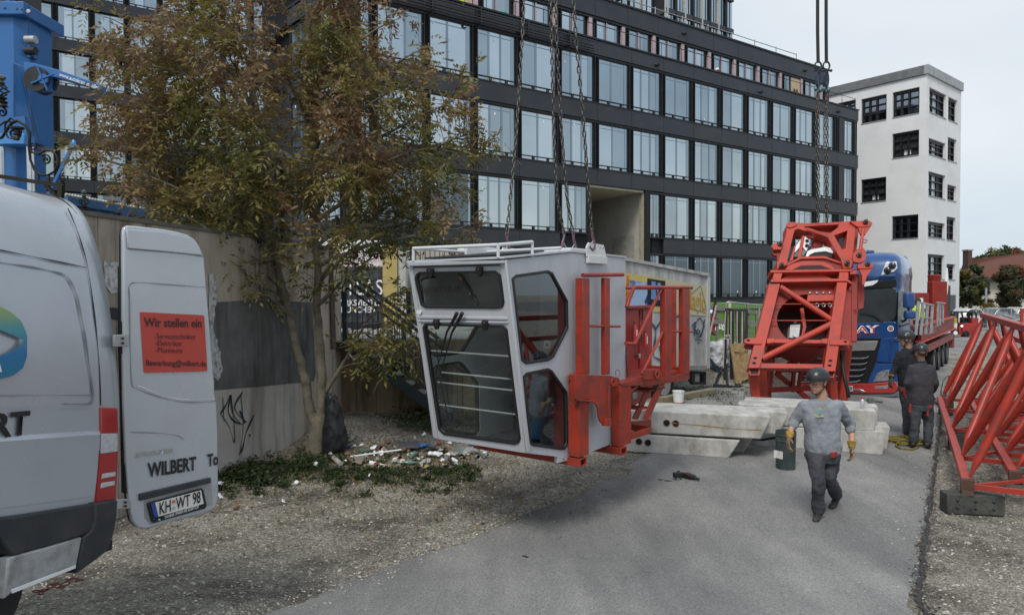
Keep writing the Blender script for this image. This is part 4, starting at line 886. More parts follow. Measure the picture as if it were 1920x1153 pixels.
w1 = [sz(*p) for p in ((959, 522), (966.9, 515), (1027, 506.6), (1035.6, 510.8), (1063.9, 563.6), (1064.7, 615.7), (1037.7, 669.8), (1027, 677), (985.6, 683), (977, 676))]
w2 = [sz(*p) for p in ((980.2, 705), (986.5, 698), (1027, 689.8), (1034.8, 694), (1062.6, 734), (1063.9, 832), (1058.5, 842.6), (1050, 843.4), (998, 836), (992, 830))]
for v0, near in ((0, True), (CWD, False)):
 sgn = 1 if near else -1
 holed([cs(*p, v0) for p in so_], [[cs(*q, v0) for q in w] for w in (w1, w2)], cv * (.045 * sgn)).build('side_panel', GREYP, cab)
 for w in (w1, w2):
  iw = inset(w, .03); b = MB(); b.frame([cs(*q, v0 - .012 * sgn) for q in w], [cs(*q, v0 - .012 * sgn) for q in iw], cv * (.045 * sgn)); wo = b.build('side_window', RUB, cab, bevel=.006)
  b = MB(); b.prism([cs(*q, v0 + .006 * sgn) for q in iw], cv * (.006 * sgn)); b.build('pane', CGL if near else CGL2, wo)
# rear half of the side, roof, back, floor
zt_, zb_ = sz(1072, 474)[1], sz(1072, 861)[1]; sE = sz(1173, 478)[0]; zE = 3.17
b = MB(); b.prism([cs(.004, zt_), cs(sE, zE - .03), cs(sE, zb_ + .02), cs(.004, zb_)], cv * .045); b.build('rear_side_panel', GREYP, cab, bevel=.004)
b = MB(); b.prism([cs(0, zt_, CWD), cs(sE, zE - .03, CWD), cs(sE, zb_ + .02, CWD), cs(0, zb_, CWD)], cv * -.045); b.build('rear_side_panel', GREYP, cab)
b = MB(); b.prism([cs(sE - .04, zb_ + .02, .05), cs(sE - .04, zb_ + .02, CWD - .05), cs(sE - .04, zE - .05, CWD - .05), cs(sE - .04, zE - .05, .05)], cu_ * .04); b.build('back_panel', GREYP, cab)
b = MB(); b.prism([cs(-1.23, 3.035, -.02), cs(-1.23, 3.035, CWD + .04), cs(0, zt_ + .005, CWD + .04), cs(0, zt_ + .005, -.012)], Z * .022); b.build('front_roof', GREYP, cab, bevel=.004)
b = MB(); b.prism([cs(.01, zt_ + .005, -.012), cs(.01, zt_ + .005, CWD), cs(sE, zE - .028, CWD), cs(sE, zE - .028, -.012)], Z * .022); b.build('rear_roof', GREYP, cab)
b = MB(); b.prism([cs(-.86, 1.085, .05), cs(-.86, 1.085, CWD - .05), cs(-.2, .9, CWD - .05), cs(-.2, .9, .05)], Z * .04); b.build('floor', CIN, cab)
b = MB(); b.prism([cs(-.2, .9, .05), cs(-.2, .9, CWD - .05), cs(sE, .93, CWD - .05), cs(sE, .93, .05)], Z * .04); b.build('floor', CIN, cab)
b = MB(); b.prism([cs(-.02, .95, .05), cs(-.02, .95, .42), cs(-.02, 3.1, .42), cs(-.02, 3.1, .05)], cu_ * .04); b.build('partition', CIN, cab)
b = MB(); b.prism([cs(.55, .95, .05), cs(.55, .95, CWD - .05), cs(.55, 3.1, CWD - .05), cs(.55, 3.1, .05)], cu_ * .04); b.build('partition', mk('cab_rear_wall', (.05, .052, .055), .7, var=.3, vs=5), cab)
# front frame
fo = [(765, 491.6), (940.5, 488.7), (985.6, 849.2), (815, 821.7)]
u1 = [(777, 524), (779, 514), (785, 510), (928, 507.5), (938, 515), (945, 566), (941, 577), (932, 579), (797, 577.5), (788, 572)]
u2 = [(791.7, 614), (796, 606.5), (943, 610), (951, 618), (975.4, 822), (972, 831), (964, 833.5), (831, 815), (821, 805)]
holed([onfr(*p) for p in fo], [[onfr(*q) for q in w] for w in (u1, u2)], fn_ * -.05).build('front_frame', GREYP, cab)
for w, g in ((u1, CGL2), (u2, CGL2)):
 def ins2(w, d):
  c = (sum(p[0] for p in w) / len(w), sum(p[1] for p in w) / len(w)); return inset([tuple(p) for p in w], d)
 iw = ins2(w, 4.2); b = MB(); b.frame([onfr(*q, .014) for q in w], [onfr(*q, .014) for q in iw], fn_ * -.04); wo = b.build('front_window', RUB, cab, bevel=.004)
 b = MB(); b.prism([onfr(*q, -.004) for q in iw], fn_ * -.006); b.build('pane', g, wo)
traced('window_rim', [(771, 508), (941, 506.5), (947, 583), (782, 578), ], GREYP, cab, .006, .004, onfr, fn_, 0) if False else None
traced('front_lip', [(763, 492.5), (941, 489.5), (942, 494), (766, 499)], GREYP, cab, .05, .06, onfr, fn_, .003)
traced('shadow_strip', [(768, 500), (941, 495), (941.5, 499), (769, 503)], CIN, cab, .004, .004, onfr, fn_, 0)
for x0, y0, x1, y1 in ((783, 592.5, 952, 597), (784, 600, 953, 603.5)): traced('ledge', [(x0, y0), (x1, y0 + 3), (x1, y1 + 3), (x0, y1)], GREYP, cab, .018, .03, onfr, fn_, .003)
traced('corner_pillar', [(940, 488.7), (948, 488), (993, 850), (985.6, 849)], GREYP, cab, .012, .03, onfr, fn_, .01)
traced('corner_pillar', [(764, 491.6), (771, 491), (821, 822.5), (814, 821.5)], GREYP, cab, .012, .03, onfr, fn_, .006)
for x, y in ((805, 504), (897, 501), (817, 600), (908, 602)):
 b = MB(); b.prism([onfr(x - 5.5, y, .03), onfr(x + 6, y, .03), onfr(x + 6, y + 7, .03), onfr(x + 3, y + 18, .02), onfr(x - 1.5, y + 18, .02), onfr(x - 6, y + 7, .03)], fn_ * -.025); hg = b.build('window_hinge', RUB, cab, bevel=.003)
 b = MB(); b.lathe(onfr(x, y + 3, .03), fn_, [(.006, 0), (.006, .006)], 8); b.build('hinge_bolt', STEEL, hg)
for (x0, y0), (x1, y1) in (((802, 657), (954, 668)), ((828, 698), (960, 711)), ((821, 716.5), (962, 732)), ((819, 758), (968, 777))):
 b = MB(); b.tube([onfr(x0, y0, -.05), onfr(x1, y1, -.05)], .010, 8); b.build('safety_bar', mk('pale_bar', (.45, .46, .47), .4), cab, smooth=50)
for x, y in ((807, 690), (816, 745), (953, 700), (959, 762)):
 b = MB(); b.obox(onfr(x, y, -.03), cv * .014, fe * .04, fn_ * .012); b.build('window_latch', RUB, cab, bevel=.004)
for pts in ([(857, 587), (850, 600), (838, 622), (824, 675), (817, 702)], [(867, 587), (860, 600), (847, 624), (833, 675), (824, 708)]):
 b = MB(); b.tube([onfr(x, y, .06 - .01 * k) for k, (x, y) in enumerate(pts)], .01, 8, rr=[.021, .017, .012, .006, .005]); b.build('wiper_arm', RUB, cab, smooth=60)
for pts in ([(817.5, 623), (819, 655), (823, 690), (829, 712)], [(822, 700), (828, 720), (834, 752), (842, 790)], [(815, 712), (822, 706), (830, 706)]):
 b = MB(); b.tube([onfr(x, y, .022) for x, y in pts], .007, 6); b.build('wiper_blade', RUB, cab, smooth=60)
traced('sticker', [(781, 582), (788, 581), (791, 584), (788, 589), (784, 590), (781, 587)], WHITE, cab, .014, .004, onfr, fn_, 0)
# interior
b = MB(); b.obox(cs(-.3, 1.55, .22), cu_ * .2, cv * .07, Z * .2); b.build('console', CIN, cab, bevel=.01)
b = MB(); b.obox(cs(.12, 1.35, .45), cu_ * .1, cv * .3, Z * .35); b.build('storage_box', mk('blue_crate', (.03, .12, .26), .5), cab, bevel=.01)
b = MB(); b.obox(onfr(880, 520, -.42) , cv * .1, cu_ * .02, Z * .12)
b = MB(); P = cs(-.045, 2.12, .30); b.obox(P, cu_ * .006, cv * .045, Z * .045); sk = b.build('socket_plate', mk('socket', (.4, .4, .38), .5), cab); b = MB(); b.lathe(P - cu_ * .007, -cu_, [(.022, 0), (.022, .002)], 12); b.build('socket_hole', BLACK, sk)
b = MB(); P = cs(.5, 2.3, .5); b.obox(P, cu_ * .02, cv * .16, Z * .2); b.build('document_tray', mk('tray_blue', (.04, .14, .35), .5), cab)
b = MB(); b.prism([cs(-1.10, 2.55, CWD - .06), cs(-.62, 2.55, CWD - .06), cs(-.45, 2.92, CWD - .06), cs(-1.15, 2.92, CWD - .06)], cv * .003)
# reflected sign in the upper front window, painted as mirrored lettering on an added panel
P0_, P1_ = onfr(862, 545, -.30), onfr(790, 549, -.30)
b = MB(); b.prism([onfr(786, 514, -.33), onfr(856, 512, -.33), onfr(893, 574, -.33), onfr(800, 576, -.33)], fn_ * -.004); lp = b.build('reflection_panel', mk('reflection_panel_grey', (.10, .115, .11), .6, var=.3, vs=6), cab)
text('e.tronic', 'lettering', mk('reflected_print', (.02, .022, .022), .6), P0_, P1_ - P0_, Z, .085, lp, width=(P1_ - P0_).length)
# roof railing, hatch glass, lifting plates
RW = mk('white_tube_paint', (.55, .57, .58), .4, var=.05)
b = MB(); A1, A2, A3 = onfr(775, 466, 0), onfr(934, 459.5, 0), onc(998, 454, -.02)
b.tube([A1, A2], .019, 8); b.build('roof_rail', RW, cab, smooth=50)
b = MB(); b.tube([A2, A3], .019, 8); b.build('roof_rail', RW, cab, smooth=50)
b = MB(); B1 = A1 + cu_ * .95; b.tube([A1, B1], .016, 8); b.build('roof_rail', RW, cab, smooth=50)
b = MB(); b.tube([B1, B1 + cn * 1.28 + Z * .0], .016, 8); b.build('roof_rail', RW, cab, smooth=50)
for Pq in (A1, A2, A3, B1, A1.lerp(A2, .45) + cu_ * .95): b = MB(); b.tube([Pq, V((Pq.x, Pq.y, 3.05))], .016, 8); b.build('rail_post', RW, cab, smooth=50)
b = MB(); b.prism([cs(-1.1, 3.075, .12), cs(-1.1, 3.075, CWD - .1), cs(-.35, 3.15, CWD - .1), cs(-.35, 3.15, .12)], Z * .02); b.build('roof_hatch', RUB, cab, bevel=.01)
def liftplate(s0, v, nm='lifting_plate'):
 pts = [(-.22, 0), (.20, 0), (.20, .04), (.15, .15), (-.18, .16), (-.23, .10)];
 holes = []
 for hx in (-.16, -.05, .07, .14): holes.append([(hx + .017 * math.cos(t), .105 + .02 * math.sin(t)) for t in [k * math.pi / 5 for k in range(10)]])
 f = lambda q: cs(s0 + q[0], 3.12 + q[1], v)
 return holed([f(q) for q in pts], [[f(q) for q in h] for h in holes], cv * .02).build(nm, RW, cab)
sp = sz(1115, 470)[0]; liftplate(sp, -.035); liftplate(sp, CWD - .1);
b = MB(); b.obox(cs(sp, 3.09, -.03), cu_ * .21, cv * .02, Z * .045); b.build('plate_base', RW, cab, bevel=.003)
b = MB(); b.obox(cs(.45, 3.19, .45), cu_ * .25, cv * .3, Z * .035); b.build('roof_cover', RW, cab, bevel=.01)
b = MB(); b.obox(cs(-.35, 3.17, 1.0), cu_ * .3, cv * .02, Z * .07); b.build('lifting_plate', RW, cab, bevel=.01)
for px, py in ((1055.5, 858), (1067, 853.5), (1145, 834), (1154, 831)): b = MB(); b.lathe(onc(px, py, .0), cn, [(.016, 0), (.016, .008), (.009, .014)], 8); b.build('bolt', STEEL, cab)
# ---- red support frame fixed to the cab
def rt(name, pts, n=.14, th=.02, bev=.003, mat=RED, fn=onc, nn=cn): return traced(name, pts, mat, cab, n, th, fn, nn, bev)
def chan(name, px0, px1, py0, py1, n0, n1, mat=RED):   # upright box post between pixel columns on the side plane
 a, c = sz(px0, (py0 + py1) / 2)[0], sz(px1, (py0 + py1) / 2)[0]; P = pl(px0, py0, cA + cn * n1, cn); Q = pl(px0, py1, cA + cn * n1, cn); m = pl((px0 + px1) / 2, (py0 + py1) / 2, cA + cn * n1, cn)
 hw = (pl(px1, py0, cA + cn * n1, cn) - P).length / 2; s_ = (m - cA).dot(cu_); b = MB(); z0, z1 = Q.z, P.z
 b.obox(cA + cu_ * s_ + cn * ((n0 + n1) / 2) + Z * ((z0 + z1) / 2), cu_ * hw, cn * ((n1 - n0) / 2), Z * ((z1 - z0) / 2)); return b.build(name, mat, cab, bevel=.006)
chan('support_post', 1086, 1104.5, 703, 858, .02, .16)
for (x, y), L_ in (((1094, 866), 1.55), ((1170, 845), 1.55)):
 P = onc(x, y, .17); b = MB(); w_, h_ = .065, .045
 o_ = [P + cu_ * a * w_ + Z * c * h_ for a, c in ((-1, -1), (1, -1), (1, 1), (-1, 1))]; i_ = [P + cu_ * a * (w_ - .012) + Z * c * (h_ - .012) for a, c in ((-1, -1), (1, -1), (1, 1), (-1, 1))]
 b.frame(o_, i_, cv * L_); b.build('fork_tube', RED, cab, bevel=.002)
 b = MB(); b.obox(P + cv * L_ * .5 , cu_ * .05, cv * .7, Z * .03); b.build('tube_core', VGAP, cab)
rt('bracket_plate', [(1079, 702), (1142, 704), (1155, 707), (1159, 712), (1160, 720), (1156, 725), (1144, 724), (1143, 797), (1131, 796), (1126, 790), (1123, 782), (1121, 765), (1118, 758), (1112, 755), (1104, 755), (1104, 748), (1079, 748)], .175, .02)
rt('flange', [(1141, 724), (1145, 724), (1145, 797), (1141, 797)], .19, .07); rt('stop_block', [(1137, 786), (1147, 785), (1147, 798), (1137, 799)], .21, .06)
rt('stiffener', [(1089, 748), (1116, 751), (1116, 754), (1089, 752)], .23, .1); rt('ear_plate', [(1067, 704), (1086, 702), (1086, 713), (1067, 714)], .05, .02)
b = MB(); b.lathe(onc(1071, 708.5, .05), cn, [(.014, 0), (.014, .01)], 8); b.build('bolt', STEEL, cab)
for x, n_q in ((1151, .19), (1158, .10)):
 P = onc(x, 716, n_q); b = MB(); b.frame([P + cu_ * .055 * math.cos(t) + Z * .055 * math.sin(t) for t in [k * math.pi / 8 for k in range(16)]], [P + cu_ * .022 * math.cos(t) + Z * .022 * math.sin(t) for t in [k * math.pi / 8 for k in range(16)]], cn * -.02); b.build('pin_eye', RED, cab, bevel=.003)
chan('ladder_upright', 1093, 1106, 521, 702, .06, .16); chan('ladder_upright', 1135, 1144, 521, 703, .09, .15)
for p0, p1, r in (((1092.5, 516), (1168, 515), .024), ((1090, 611), (1162, 612), .015)): b = MB(); b.tube([onc(*p0, .13), onc(*p1, .13)], r, 10); b.build('ladder_rung', RED, cab, smooth=50)
b = MB(); b.tube([onc(1158, 706, .14) + V((0, 0, 0))] + [onc(1158 + 4 * math.sin(t), 700 + 7 * math.cos(t), .15) for t in [k * .6 for k in range(1, 10)]], .003, 4); b.build('pin_ring', DSTEEL, cab)
chan('support_post', 1163, 1184, 722, 838, .02, .14)
rt('post_brace', [(1173, 737), (1194, 724), (1199, 724), (1173, 744)], .13, .02)
# walkway and railing
rt('walkway_beam', [(1163, 719), (1207, 710), (1248, 707), (1293, 697), (1293, 711), (1250, 718), (1216, 724), (1206, 722), (1166, 724)], .15, .06)
P, Q = onc(1164, 719, .12), onc(1215, 707, .12); b = MB(); b.prism([P, Q, Q + cv * .62, P + cv * .62], Z * .012); b.build('tread_plate', RED, cab)
P, Q = onc(1215, 708, .12), onc(1291, 697, .12); b = MB(); b.prism([P, Q, Q + cv * .9, P + cv * .9], Z * .012); b.build('tread_plate', RED, cab)
rt('lug_plate', [(1208, 694), (1234, 692), (1241, 697), (1242, 706), (1236, 710), (1208, 712)], .19, .02)
P = onc(1231, 702, .195); b = MB(); b.frame([P + cu_ * .07 * math.cos(t) + Z * .055 * math.sin(t) for t in [k * math.pi / 8 for k in range(16)]], [P + cu_ * .03 * math.cos(t) + Z * .026 * math.sin(t) for t in [k * math.pi / 8 for k in range(16)]], cn * .015); b.build('pin_eye', RED, cab, bevel=.003)
chan('rail_post', 1247.5, 1259.5, 542, 716, .08, .16); chan('rail_post', 1282, 1293.5, 542, 702, .08, .16)
b = MB(); P = onc(1262, 620, .1) + cv * .85; P, Q = pl(1263, 543, P, cn), pl(1263, 690, P, cn); b.beam(P, Q, .07, .07); b.build('rail_post', RED, cab)
for pts, r in (([(1175, 576), (1180, 560), (1188, 540), (1192, 538.5), (1297, 539.5)], .026), ([(1240, 541), (1192, 642), (1188, 644.5), (1173, 644)], .022), ([(1203, 702), (1242, 624), (1245, 621), (1300, 622)], .018)):
 b = MB(); b.tube([onc(*p, .12) for p in pts], r, 10); b.build('handrail', RED, cab, smooth=50)
for n_q in (.75,):
 b = MB(); b.tube([onc(1260, 539, .12) + cv * n_q, onc(1297, 539.5, .12) + cv * n_q], .024, 8); b.tube([onc(1297, 539.5, .12), onc(1297, 539.5, .12) + cv * n_q], .024, 8); b.build('handrail', RED, cab, smooth=50)
rt('toe_board', [(1259, 697), (1293, 689), (1293, 700), (1259, 709)], .10, .012)
P, Q = onc(1291, 690, .1), onc(1291, 703, .1); b = MB(); b.prism([P, Q, Q + cv * .9, P + cv * .9], cu_ * .015); b.build('toe_board', RED, cab)
P, Q = onc(1259, 692, .1) + cv * .9, onc(1291, 684, .1) + cv * .9; b = MB(); b.prism([P, Q, Q - Z * .12, P - Z * .12], cv * .012); b.build('toe_board', RED, cab)
rt('stair_string', [(1235, 722), (1248, 718), (1217, 787), (1205, 785)], .12, .015)
rt('stair_string', [(1215, 722), (1226, 720), (1196, 787), (1186, 785)], -.3, .015)
for x, y in ((1220, 735), (1203, 769)):
 P = onc(x - 4, y, .10); Q = onc(x + 14, y - 4, .10); b = MB(); b.prism([P, Q, Q + cv * .42, P + cv * .42], Z * .02); b.build('stair_tread', RED, cab)
rt('bottom_frame', [(1184, 813), (1222, 801), (1222, 812), (1184, 824)], .12, .04); rt('bottom_frame', [(1184, 790), (1221, 787), (1221, 801), (1184, 806)], -.28, .02)
P, Q = onc(1220, 800, .1), onc(1220, 812, .1); b = MB(); b.prism([P, Q, Q + cv * .42, P + cv * .42], cu_ * .02); b.build('bottom_frame', RED, cab)
# red equipment cabinet
CN = -.55
def onk(px, py, n=0.): return pl(px, py, cA + cn * (CN + n), cn)
kb = traced('equipment_cabinet', [(1170, 578), (1224, 576), (1221, 745), (1170, 770)], RED2, cab, 0, .45, onk, cn, .006)
rt2 = lambda nm, pts, n, th, m=RED2, par=kb, bv=.003: traced(nm, pts, m, par, n, th, onk, cn, bv)
rt2('cabinet_door', [(1172, 582), (1198, 581), (1196, 735), (1172, 745)], .03, .03); rt2('cabinet_door', [(1201, 581), (1222, 580), (1219, 726), (1199, 733)], .03, .03)
rt2('cabinet_ledge', [(1170, 574), (1226, 572), (1226, 577), (1170, 579)], .06, .06, RED)
for x, y0, y1, r in ((1190, 606, 646, .033), (1210, 622, 650, .026)):
 P, Q = onk(x, y1, .08), onk(x + 1, y0, .08); h_ = (Q - P).length; b = MB(); b.lathe(P, Q - P, [(r, 0), (r * 1.05, .02), (r, h_ * .8), (r * .4, h_ * .9), (r * .4, h_)], 12); fe_ = b.build('fire_extinguisher', mk('extinguisher_red', (.35, .02, .02), .25, coat=.5), kb, smooth=50)
 b = MB(); b.obox(P.lerp(Q, .45) + cn * (r + .002), cu_ * r * .5, cn * .002, Z * h_ * .25); b.build('extinguisher_label', WHITE, fe_)
 b = MB(); b.tube([Q, Q + cu_ * -.06 + Z * .02, Q + cu_ * -.09 - Z * .1, P + cu_ * -.08 + Z * .08], .006, 5); b.build('hose', BLACK, fe_, smooth=60)
b = MB(); b.obox(onk(1199, 667, .06), cu_ * .025, cn * .01, Z * .03); b.build('padlock', mk('padlock', (.55, .5, .48), .35, .5), kb, bevel=.004)
b = MB(); b.tube([onk(1190, 668, .05), onk(1197, 666, .05)], .008, 6); b.tube([onk(1205, 580, .05), onk(1204, 600, .05)], .012, 6); b.tube([onk(1203, 610, .05), onk(1202, 640, .05)], .007, 6); b.build('lock_bar', BLACK, kb)
b = MB(); b.tube([onc(1183, 728, .12), onc(1200, 733, .13), onc(1215, 736, .12), onc(1225, 732, .12), onc(1247, 726, .12)], .008, 6); b.tube([onc(1220, 727, .1), onc(1230, 737, .1), onc(1238, 733, .1)], .006, 5); b.build('hanging_cable', BLACK, cab, smooth=60)
b = MB(); b.tube([onc(1174, 650, .0), onc(1174, 680, .02), onc(1178, 706, .05)], .008, 5); b.build('hanging_cable', BLACK, cab, smooth=60)
b = MB(); b.obox(onc(1190, 742, .14), cu_ * .035, cn * .02, Z * .04); b.build('connector', mk('grey_connector', (.12, .125, .13), .5), cab, bevel=.006)
# ---- lifting chains with hooks
CHM = mk('chain_steel', (.10, .092, .082), .42, .8, var=.4, vs=9); HKM = mk('hook_purple', (.15, .07, .11), .5, .25, var=.3, vs=20, dirt=(.2, .18, .17), damt=.7, ds=30)
def link_mesh(p, r):
 b = MB(); w = r * 1.75; h = p / 2 + r * .35; pts = []
 for k in range(12):
  t = 2 * math.pi * k / 12; pts.append(V((w * math.cos(t), 0, (h - w) * (1 if math.sin(t) > 1e-6 else -1 if math.sin(t) < -1e-6 else 0) + w * math.sin(t))))
 b.tube(pts, r, 6, closed=True); return b.mesh('link', smooth=80)
LM = {}
def chain(pts, pitch, r, label, group, name='lifting_chain', hook=True, flip=1, mat=None):
 """pts from the top down"""
 mat = mat or CHM
 if (pitch, r) not in LM: LM[(pitch, r)] = link_mesh(pitch, r); LM[(pitch, r)].materials.append(mat)
 lm = LM[(pitch, r)]; c = thing(name, pts[-1], label, 'chain', group); off = OFF[c.name]; d0 = 0; i = 0; seg = [];
 for a, bb in zip(pts, pts[1:]): seg.append((a, bb, (bb - a).length))
 tot = sum(q[2] for q in seg); n = int(tot / pitch)
 for k in range(n):
  t = (k + .5) * pitch
  for a, bb, l_ in seg:
   if t <= l_: P = a.lerp(bb, t / l_); dr = (bb - a).normalized(); break
   t -= l_
  q = dr.to_track_quat('Z', 'Y').to_matrix().to_4x4(); o = bpy.data.objects.new('link', lm); COL.objects.link(o); o.parent = c
  o.matrix_local = Matrix.Translation(P - off) @ q @ Matrix.Rotation((k % 2) * math.pi / 2 + .5 + k * .04, 4, 'Z')
 if hook:
  P = pts[-1]; f = cu_ * flip; b = MB()
  hp = [P + Z * .01, P - Z * .04 + f * .01, P - Z * .08 + f * .035, P - Z * .13 + f * .05, P - Z * .17 + f * .035, P - Z * .195 + f * .0, P - Z * .18 - f * .035, P - Z * .15 - f * .045]
  b.tube(hp, .012, 8, rr=[.014, .015, .016, .019, .021, .019, .014, .008]); h = b.build('hook', HKM, c, smooth=60)
  b = MB(); b.tube([P + Z * .03 + f * .022 * math.cos(t) + Z * .026 * math.sin(t) for t in [k * math.pi / 6 for k in range(12)]], .009, 6, closed=True); b.build('hook_eye', HKM, c, smooth=60)
  b = MB(); b.beam(hp[2], hp[7], .006, .014, cn); b.build('hook_latch', STEEL, h)
 return c
G = 'chains holding the crane cab'
def cpts(px, v, ytop=-60):  # hang in the cab's lifting planes
 return [pl(x, y, cA + cv * v, cn) for x, y in px]
chain(cpts([(984, -60), (980, 60), (968, 250), (957, 370), (950, 446)], .9), .070, .0088, 'leftmost of the four lifting chains, ending behind the white roof rail', G)
chain(cpts([(1029, -60), (1034, 60), (1037, 200), (1042, 340), (1047, 385), (1058, 441)], .5), .070, .0088, 'second lifting chain from the left, its purple hook swung to the left', G, flip=-1)
chain(cpts([(1040, -60), (1043, 60), (1052, 240), (1063, 370), (1075, 444)], .3), .070, .0088, 'third lifting chain from the left, close beside the second', G)
chain(cpts([(1072, -60), (1079, 60), (1094, 230), (1102, 340), (1110, 437)], -.03), .070, .0088, 'rightmost lifting chain, hooked into the white plate with holes', G)
# ================================================================ concrete ballast blocks
def gline(a, b): A, B = gr(*a), gr(*b); A.z = B.z = 0; return A, B
def bstack(A, B, label, grp):
 d = (B - A).normalized(); n = V((d.y, -d.x, 0)); return A, d, n
HOLE = mk('hole_dark', (.008, .008, .008), .9); RUST = mk('rust_streak', (.28, .17, .06), .85, var=.3, vs=20)
def ballast(base, n, pts, depth, back, shift, label, holes=(), streak=None, zb=0., mirror=False):
 """front outline traced on the base plane, pushed back / sideways"""
 A = base; f = lambda x, y, q=0.: pl(x, y, A + n * q, n)
 d = V((-n.y, n.x, 0)); o = -n * back + d * shift
 P = [f(*p) + o for p in pts]; b = MB(); b.prism(P, -n * depth)
 t = b.build('concrete_block', CONC, None, bevel=.022, label=label, cat='concrete block', group='stacked concrete ballast blocks')
 for hx, hy in holes:
  H = MB(); c = f(hx, hy) + o; H.frame([c + d * .055 * math.cos(t_) + Z * .055 * math.sin(t_) + n * .001 for t_ in [k * math.pi / 8 for k in range(16)]], [c + d * .042 * math.cos(t_) + Z * .042 * math.sin(t_) + n * .001 for t_ in [k * math.pi / 8 for k in range(16)]], n * .012); hr_ = H.build('lifting_sleeve', mk('rusty_iron', (.10, .03, .018), .8, var=.3), t)
  H = MB(); H.lathe(c, n, [(.045, 0), (.045, .004)], 14); H.build('sleeve_hole', HOLE, hr_)
 return t
A, B = gline((1186, 848), (1366, 860)); dL = (B - A).normalized(); nL = V((dL.y, -dL.x, 0)); LA = A
if nL.y > 0: nL = -nL
low = [(1120, 809), (1388, 825.5), (1366, 860), (1120, 843)]; up = [(1120, 766), (1441, 779.5), (1446, 784), (1427, 824), (1120, 806.5)]
ballast(A, nL, low, .46, 0, 0, 'front lower block of the left pair of stacks, on the asphalt beside the hanging cab', holes=((1198, 827.5), (1215, 829.5)))
ballast(A, nL, low, .46, .48, .24, 'rear lower block of the left stack, its end just showing behind the front one')
ballast(A, nL, up, .46, 0, 0, 'front upper block of the left stack with two rusty sleeves and a rust streak', holes=((1250, 792.5), (1267, 793.5)))
ballast(A, nL, up, .46, .48, .30, 'rear upper block of the left stack, behind the one with the rust streak')
fl = lambda x, y, q=0.: pl(x, y, LA + nL * q, nL)
stroke('rust_streak', [(1258, 793), (1275, 794), (1320, 798), (1380, 804), (1428, 806)], 2.0, RUST, bpy.data.objects['concrete_block.002'], .004, fl)
A2_, B2_ = gline((1397, 834), (1656, 854)); dR = (B2_ - A2_).normalized(); nR = V((dR.y, -dR.x, 0)); RA = A2_
if nR.y > 0: nR = -nR
low = [(1397, 797), (1600, 805), (1661, 808.5), (1656, 854), (1397, 834)]; up = [(1384, 757), (1643, 769), (1645.5, 773), (1643, 810), (1425, 796)]
ballast(A2_, nR, low, .46, 0, 0, 'front lower block of the right stack behind the walking man, lowest and nearest')
ballast(A2_, nR, low, .46, .49, .12, 'rear lower block of the right stack, behind the lowest one')
ballast(A2_, nR, up, .48, 0, -.02, 'front upper block of the right stack carrying the spray can')
ballast(A2_, nR, up, .46, .50, .06, 'rear upper block of the right stack carrying the mallet')
TOPZ = pl(1500, 762, A2_, nR).z
# things on and around the blocks
P = at(1617, 766, 11.6); P = CAM + (P - CAM) * ((TOPZ + .0 - CH) / (P.z - CH))
sc = thing('spray_can', P, 'white spray can with a red cap on the right concrete stack', 'spray can')
b = MB(); b.lathe(P, Z, [(.03, 0), (.033, .005), (.033, .14), (.02, .16)], 14); b.build('can_body', mk('can_print', (.5, .52, .55), .3, .3, var=.3, vs=30), sc, smooth=40)
b = MB(); b.lathe(P + Z * .16, Z, [(.017, 0), (.017, .03), (.012, .035)], 10); b.build('cap', mk('cap_red', (.4, .03, .02), .5), sc, smooth=40)
P = pl(1633, 756, V((0, 0, TOPZ)), Z) + V((0, 0, 0)); Q = pl(1655, 757, V((0, 0, TOPZ)), Z)
ml = thing('mallet', P, 'dark round headed mallet lying on the right concrete stack', 'mallet')
b = MB(); b.lathe(P + Z * .05 - V((.02, .07, 0)), V((.2, 1, 0)), [(.045, 0), (.052, .03), (.052, .11), (.045, .14)], 14); b.build('head', mk('mallet_rubber', (.10, .10, .10), .6), ml, smooth=40)
b = MB(); b.tube([P + Z * .05, Q + Z * .03], .018, 8, rr=[.014, .022]); b.build('handle', mk('mallet_handle', (.06, .062, .065), .6), ml, smooth=60)
def bucket(px, py, w, label, zt=0.):
 P = gr(px, py); r = w / 2 / F * P.y; t = thing('bucket', P, label, 'bucket'); b = MB(); b.lathe(P, Z, [(r * .82, 0), (r * .98, r * 2.1), (r * 1.04, r * 2.1), (r * 1.04, r * 2.25), (r * .95, r * 2.25), (r * .8, r * .3)], 20); b.build('pail', WHITE, t, smooth=40)
 b = MB(); b.lathe(P + Z * r * 2.0, Z, [(r * .93, 0), (.01, .02)], 16); b.build('contents', mk('dead_leaves', (.09, .06, .035), .9, var=.5, vs=30), t)
 b = MB(); b.lathe(P + Z * .01, Z, [(r * .835, 0), (r * .87, r * .8)], 20); b.build('orange_band', mk('orange_label', (.5, .15, .03), .6, var=.2, vs=30), t, smooth=40)
 return t
bucket(1272, 757, 22, 'white bucket with an orange band and dead leaves behind the left concrete stack')
gp = gr(1473, 879); br = thing('waste_barrel', gp, 'dark green ribbed barrel with white label standing by the concrete blocks', 'barrel')
BG = mk('barrel_green', (.028, .046, .046), .45, var=.12, dirt=(.09, .09, .08), damt=.5, ds=7)
r_ = 18.3 / F * gp.y; h_ = 72 / F * gp.y
b = MB(); b.lathe(gp, Z, [(r_ * .93, 0), (r_ * .94, .02), (r_ * .98, h_ * .73), (r_ * 1.03, h_ * .74), (r_ * 1.03, h_ * .77), (r_ * .99, h_ * .78), (r_ * .99, h_ * .88), (r_ * 1.04, h_ * .89), (r_ * 1.04, h_ * .92), (r_ * 1.0, h_ * .93), (r_ * 1.02, h_), (r_ * .95, h_), (r_ * .9, h_ * .4), (.01, h_ * .38)], 32); b.build('drum', BG, br, smooth=30)
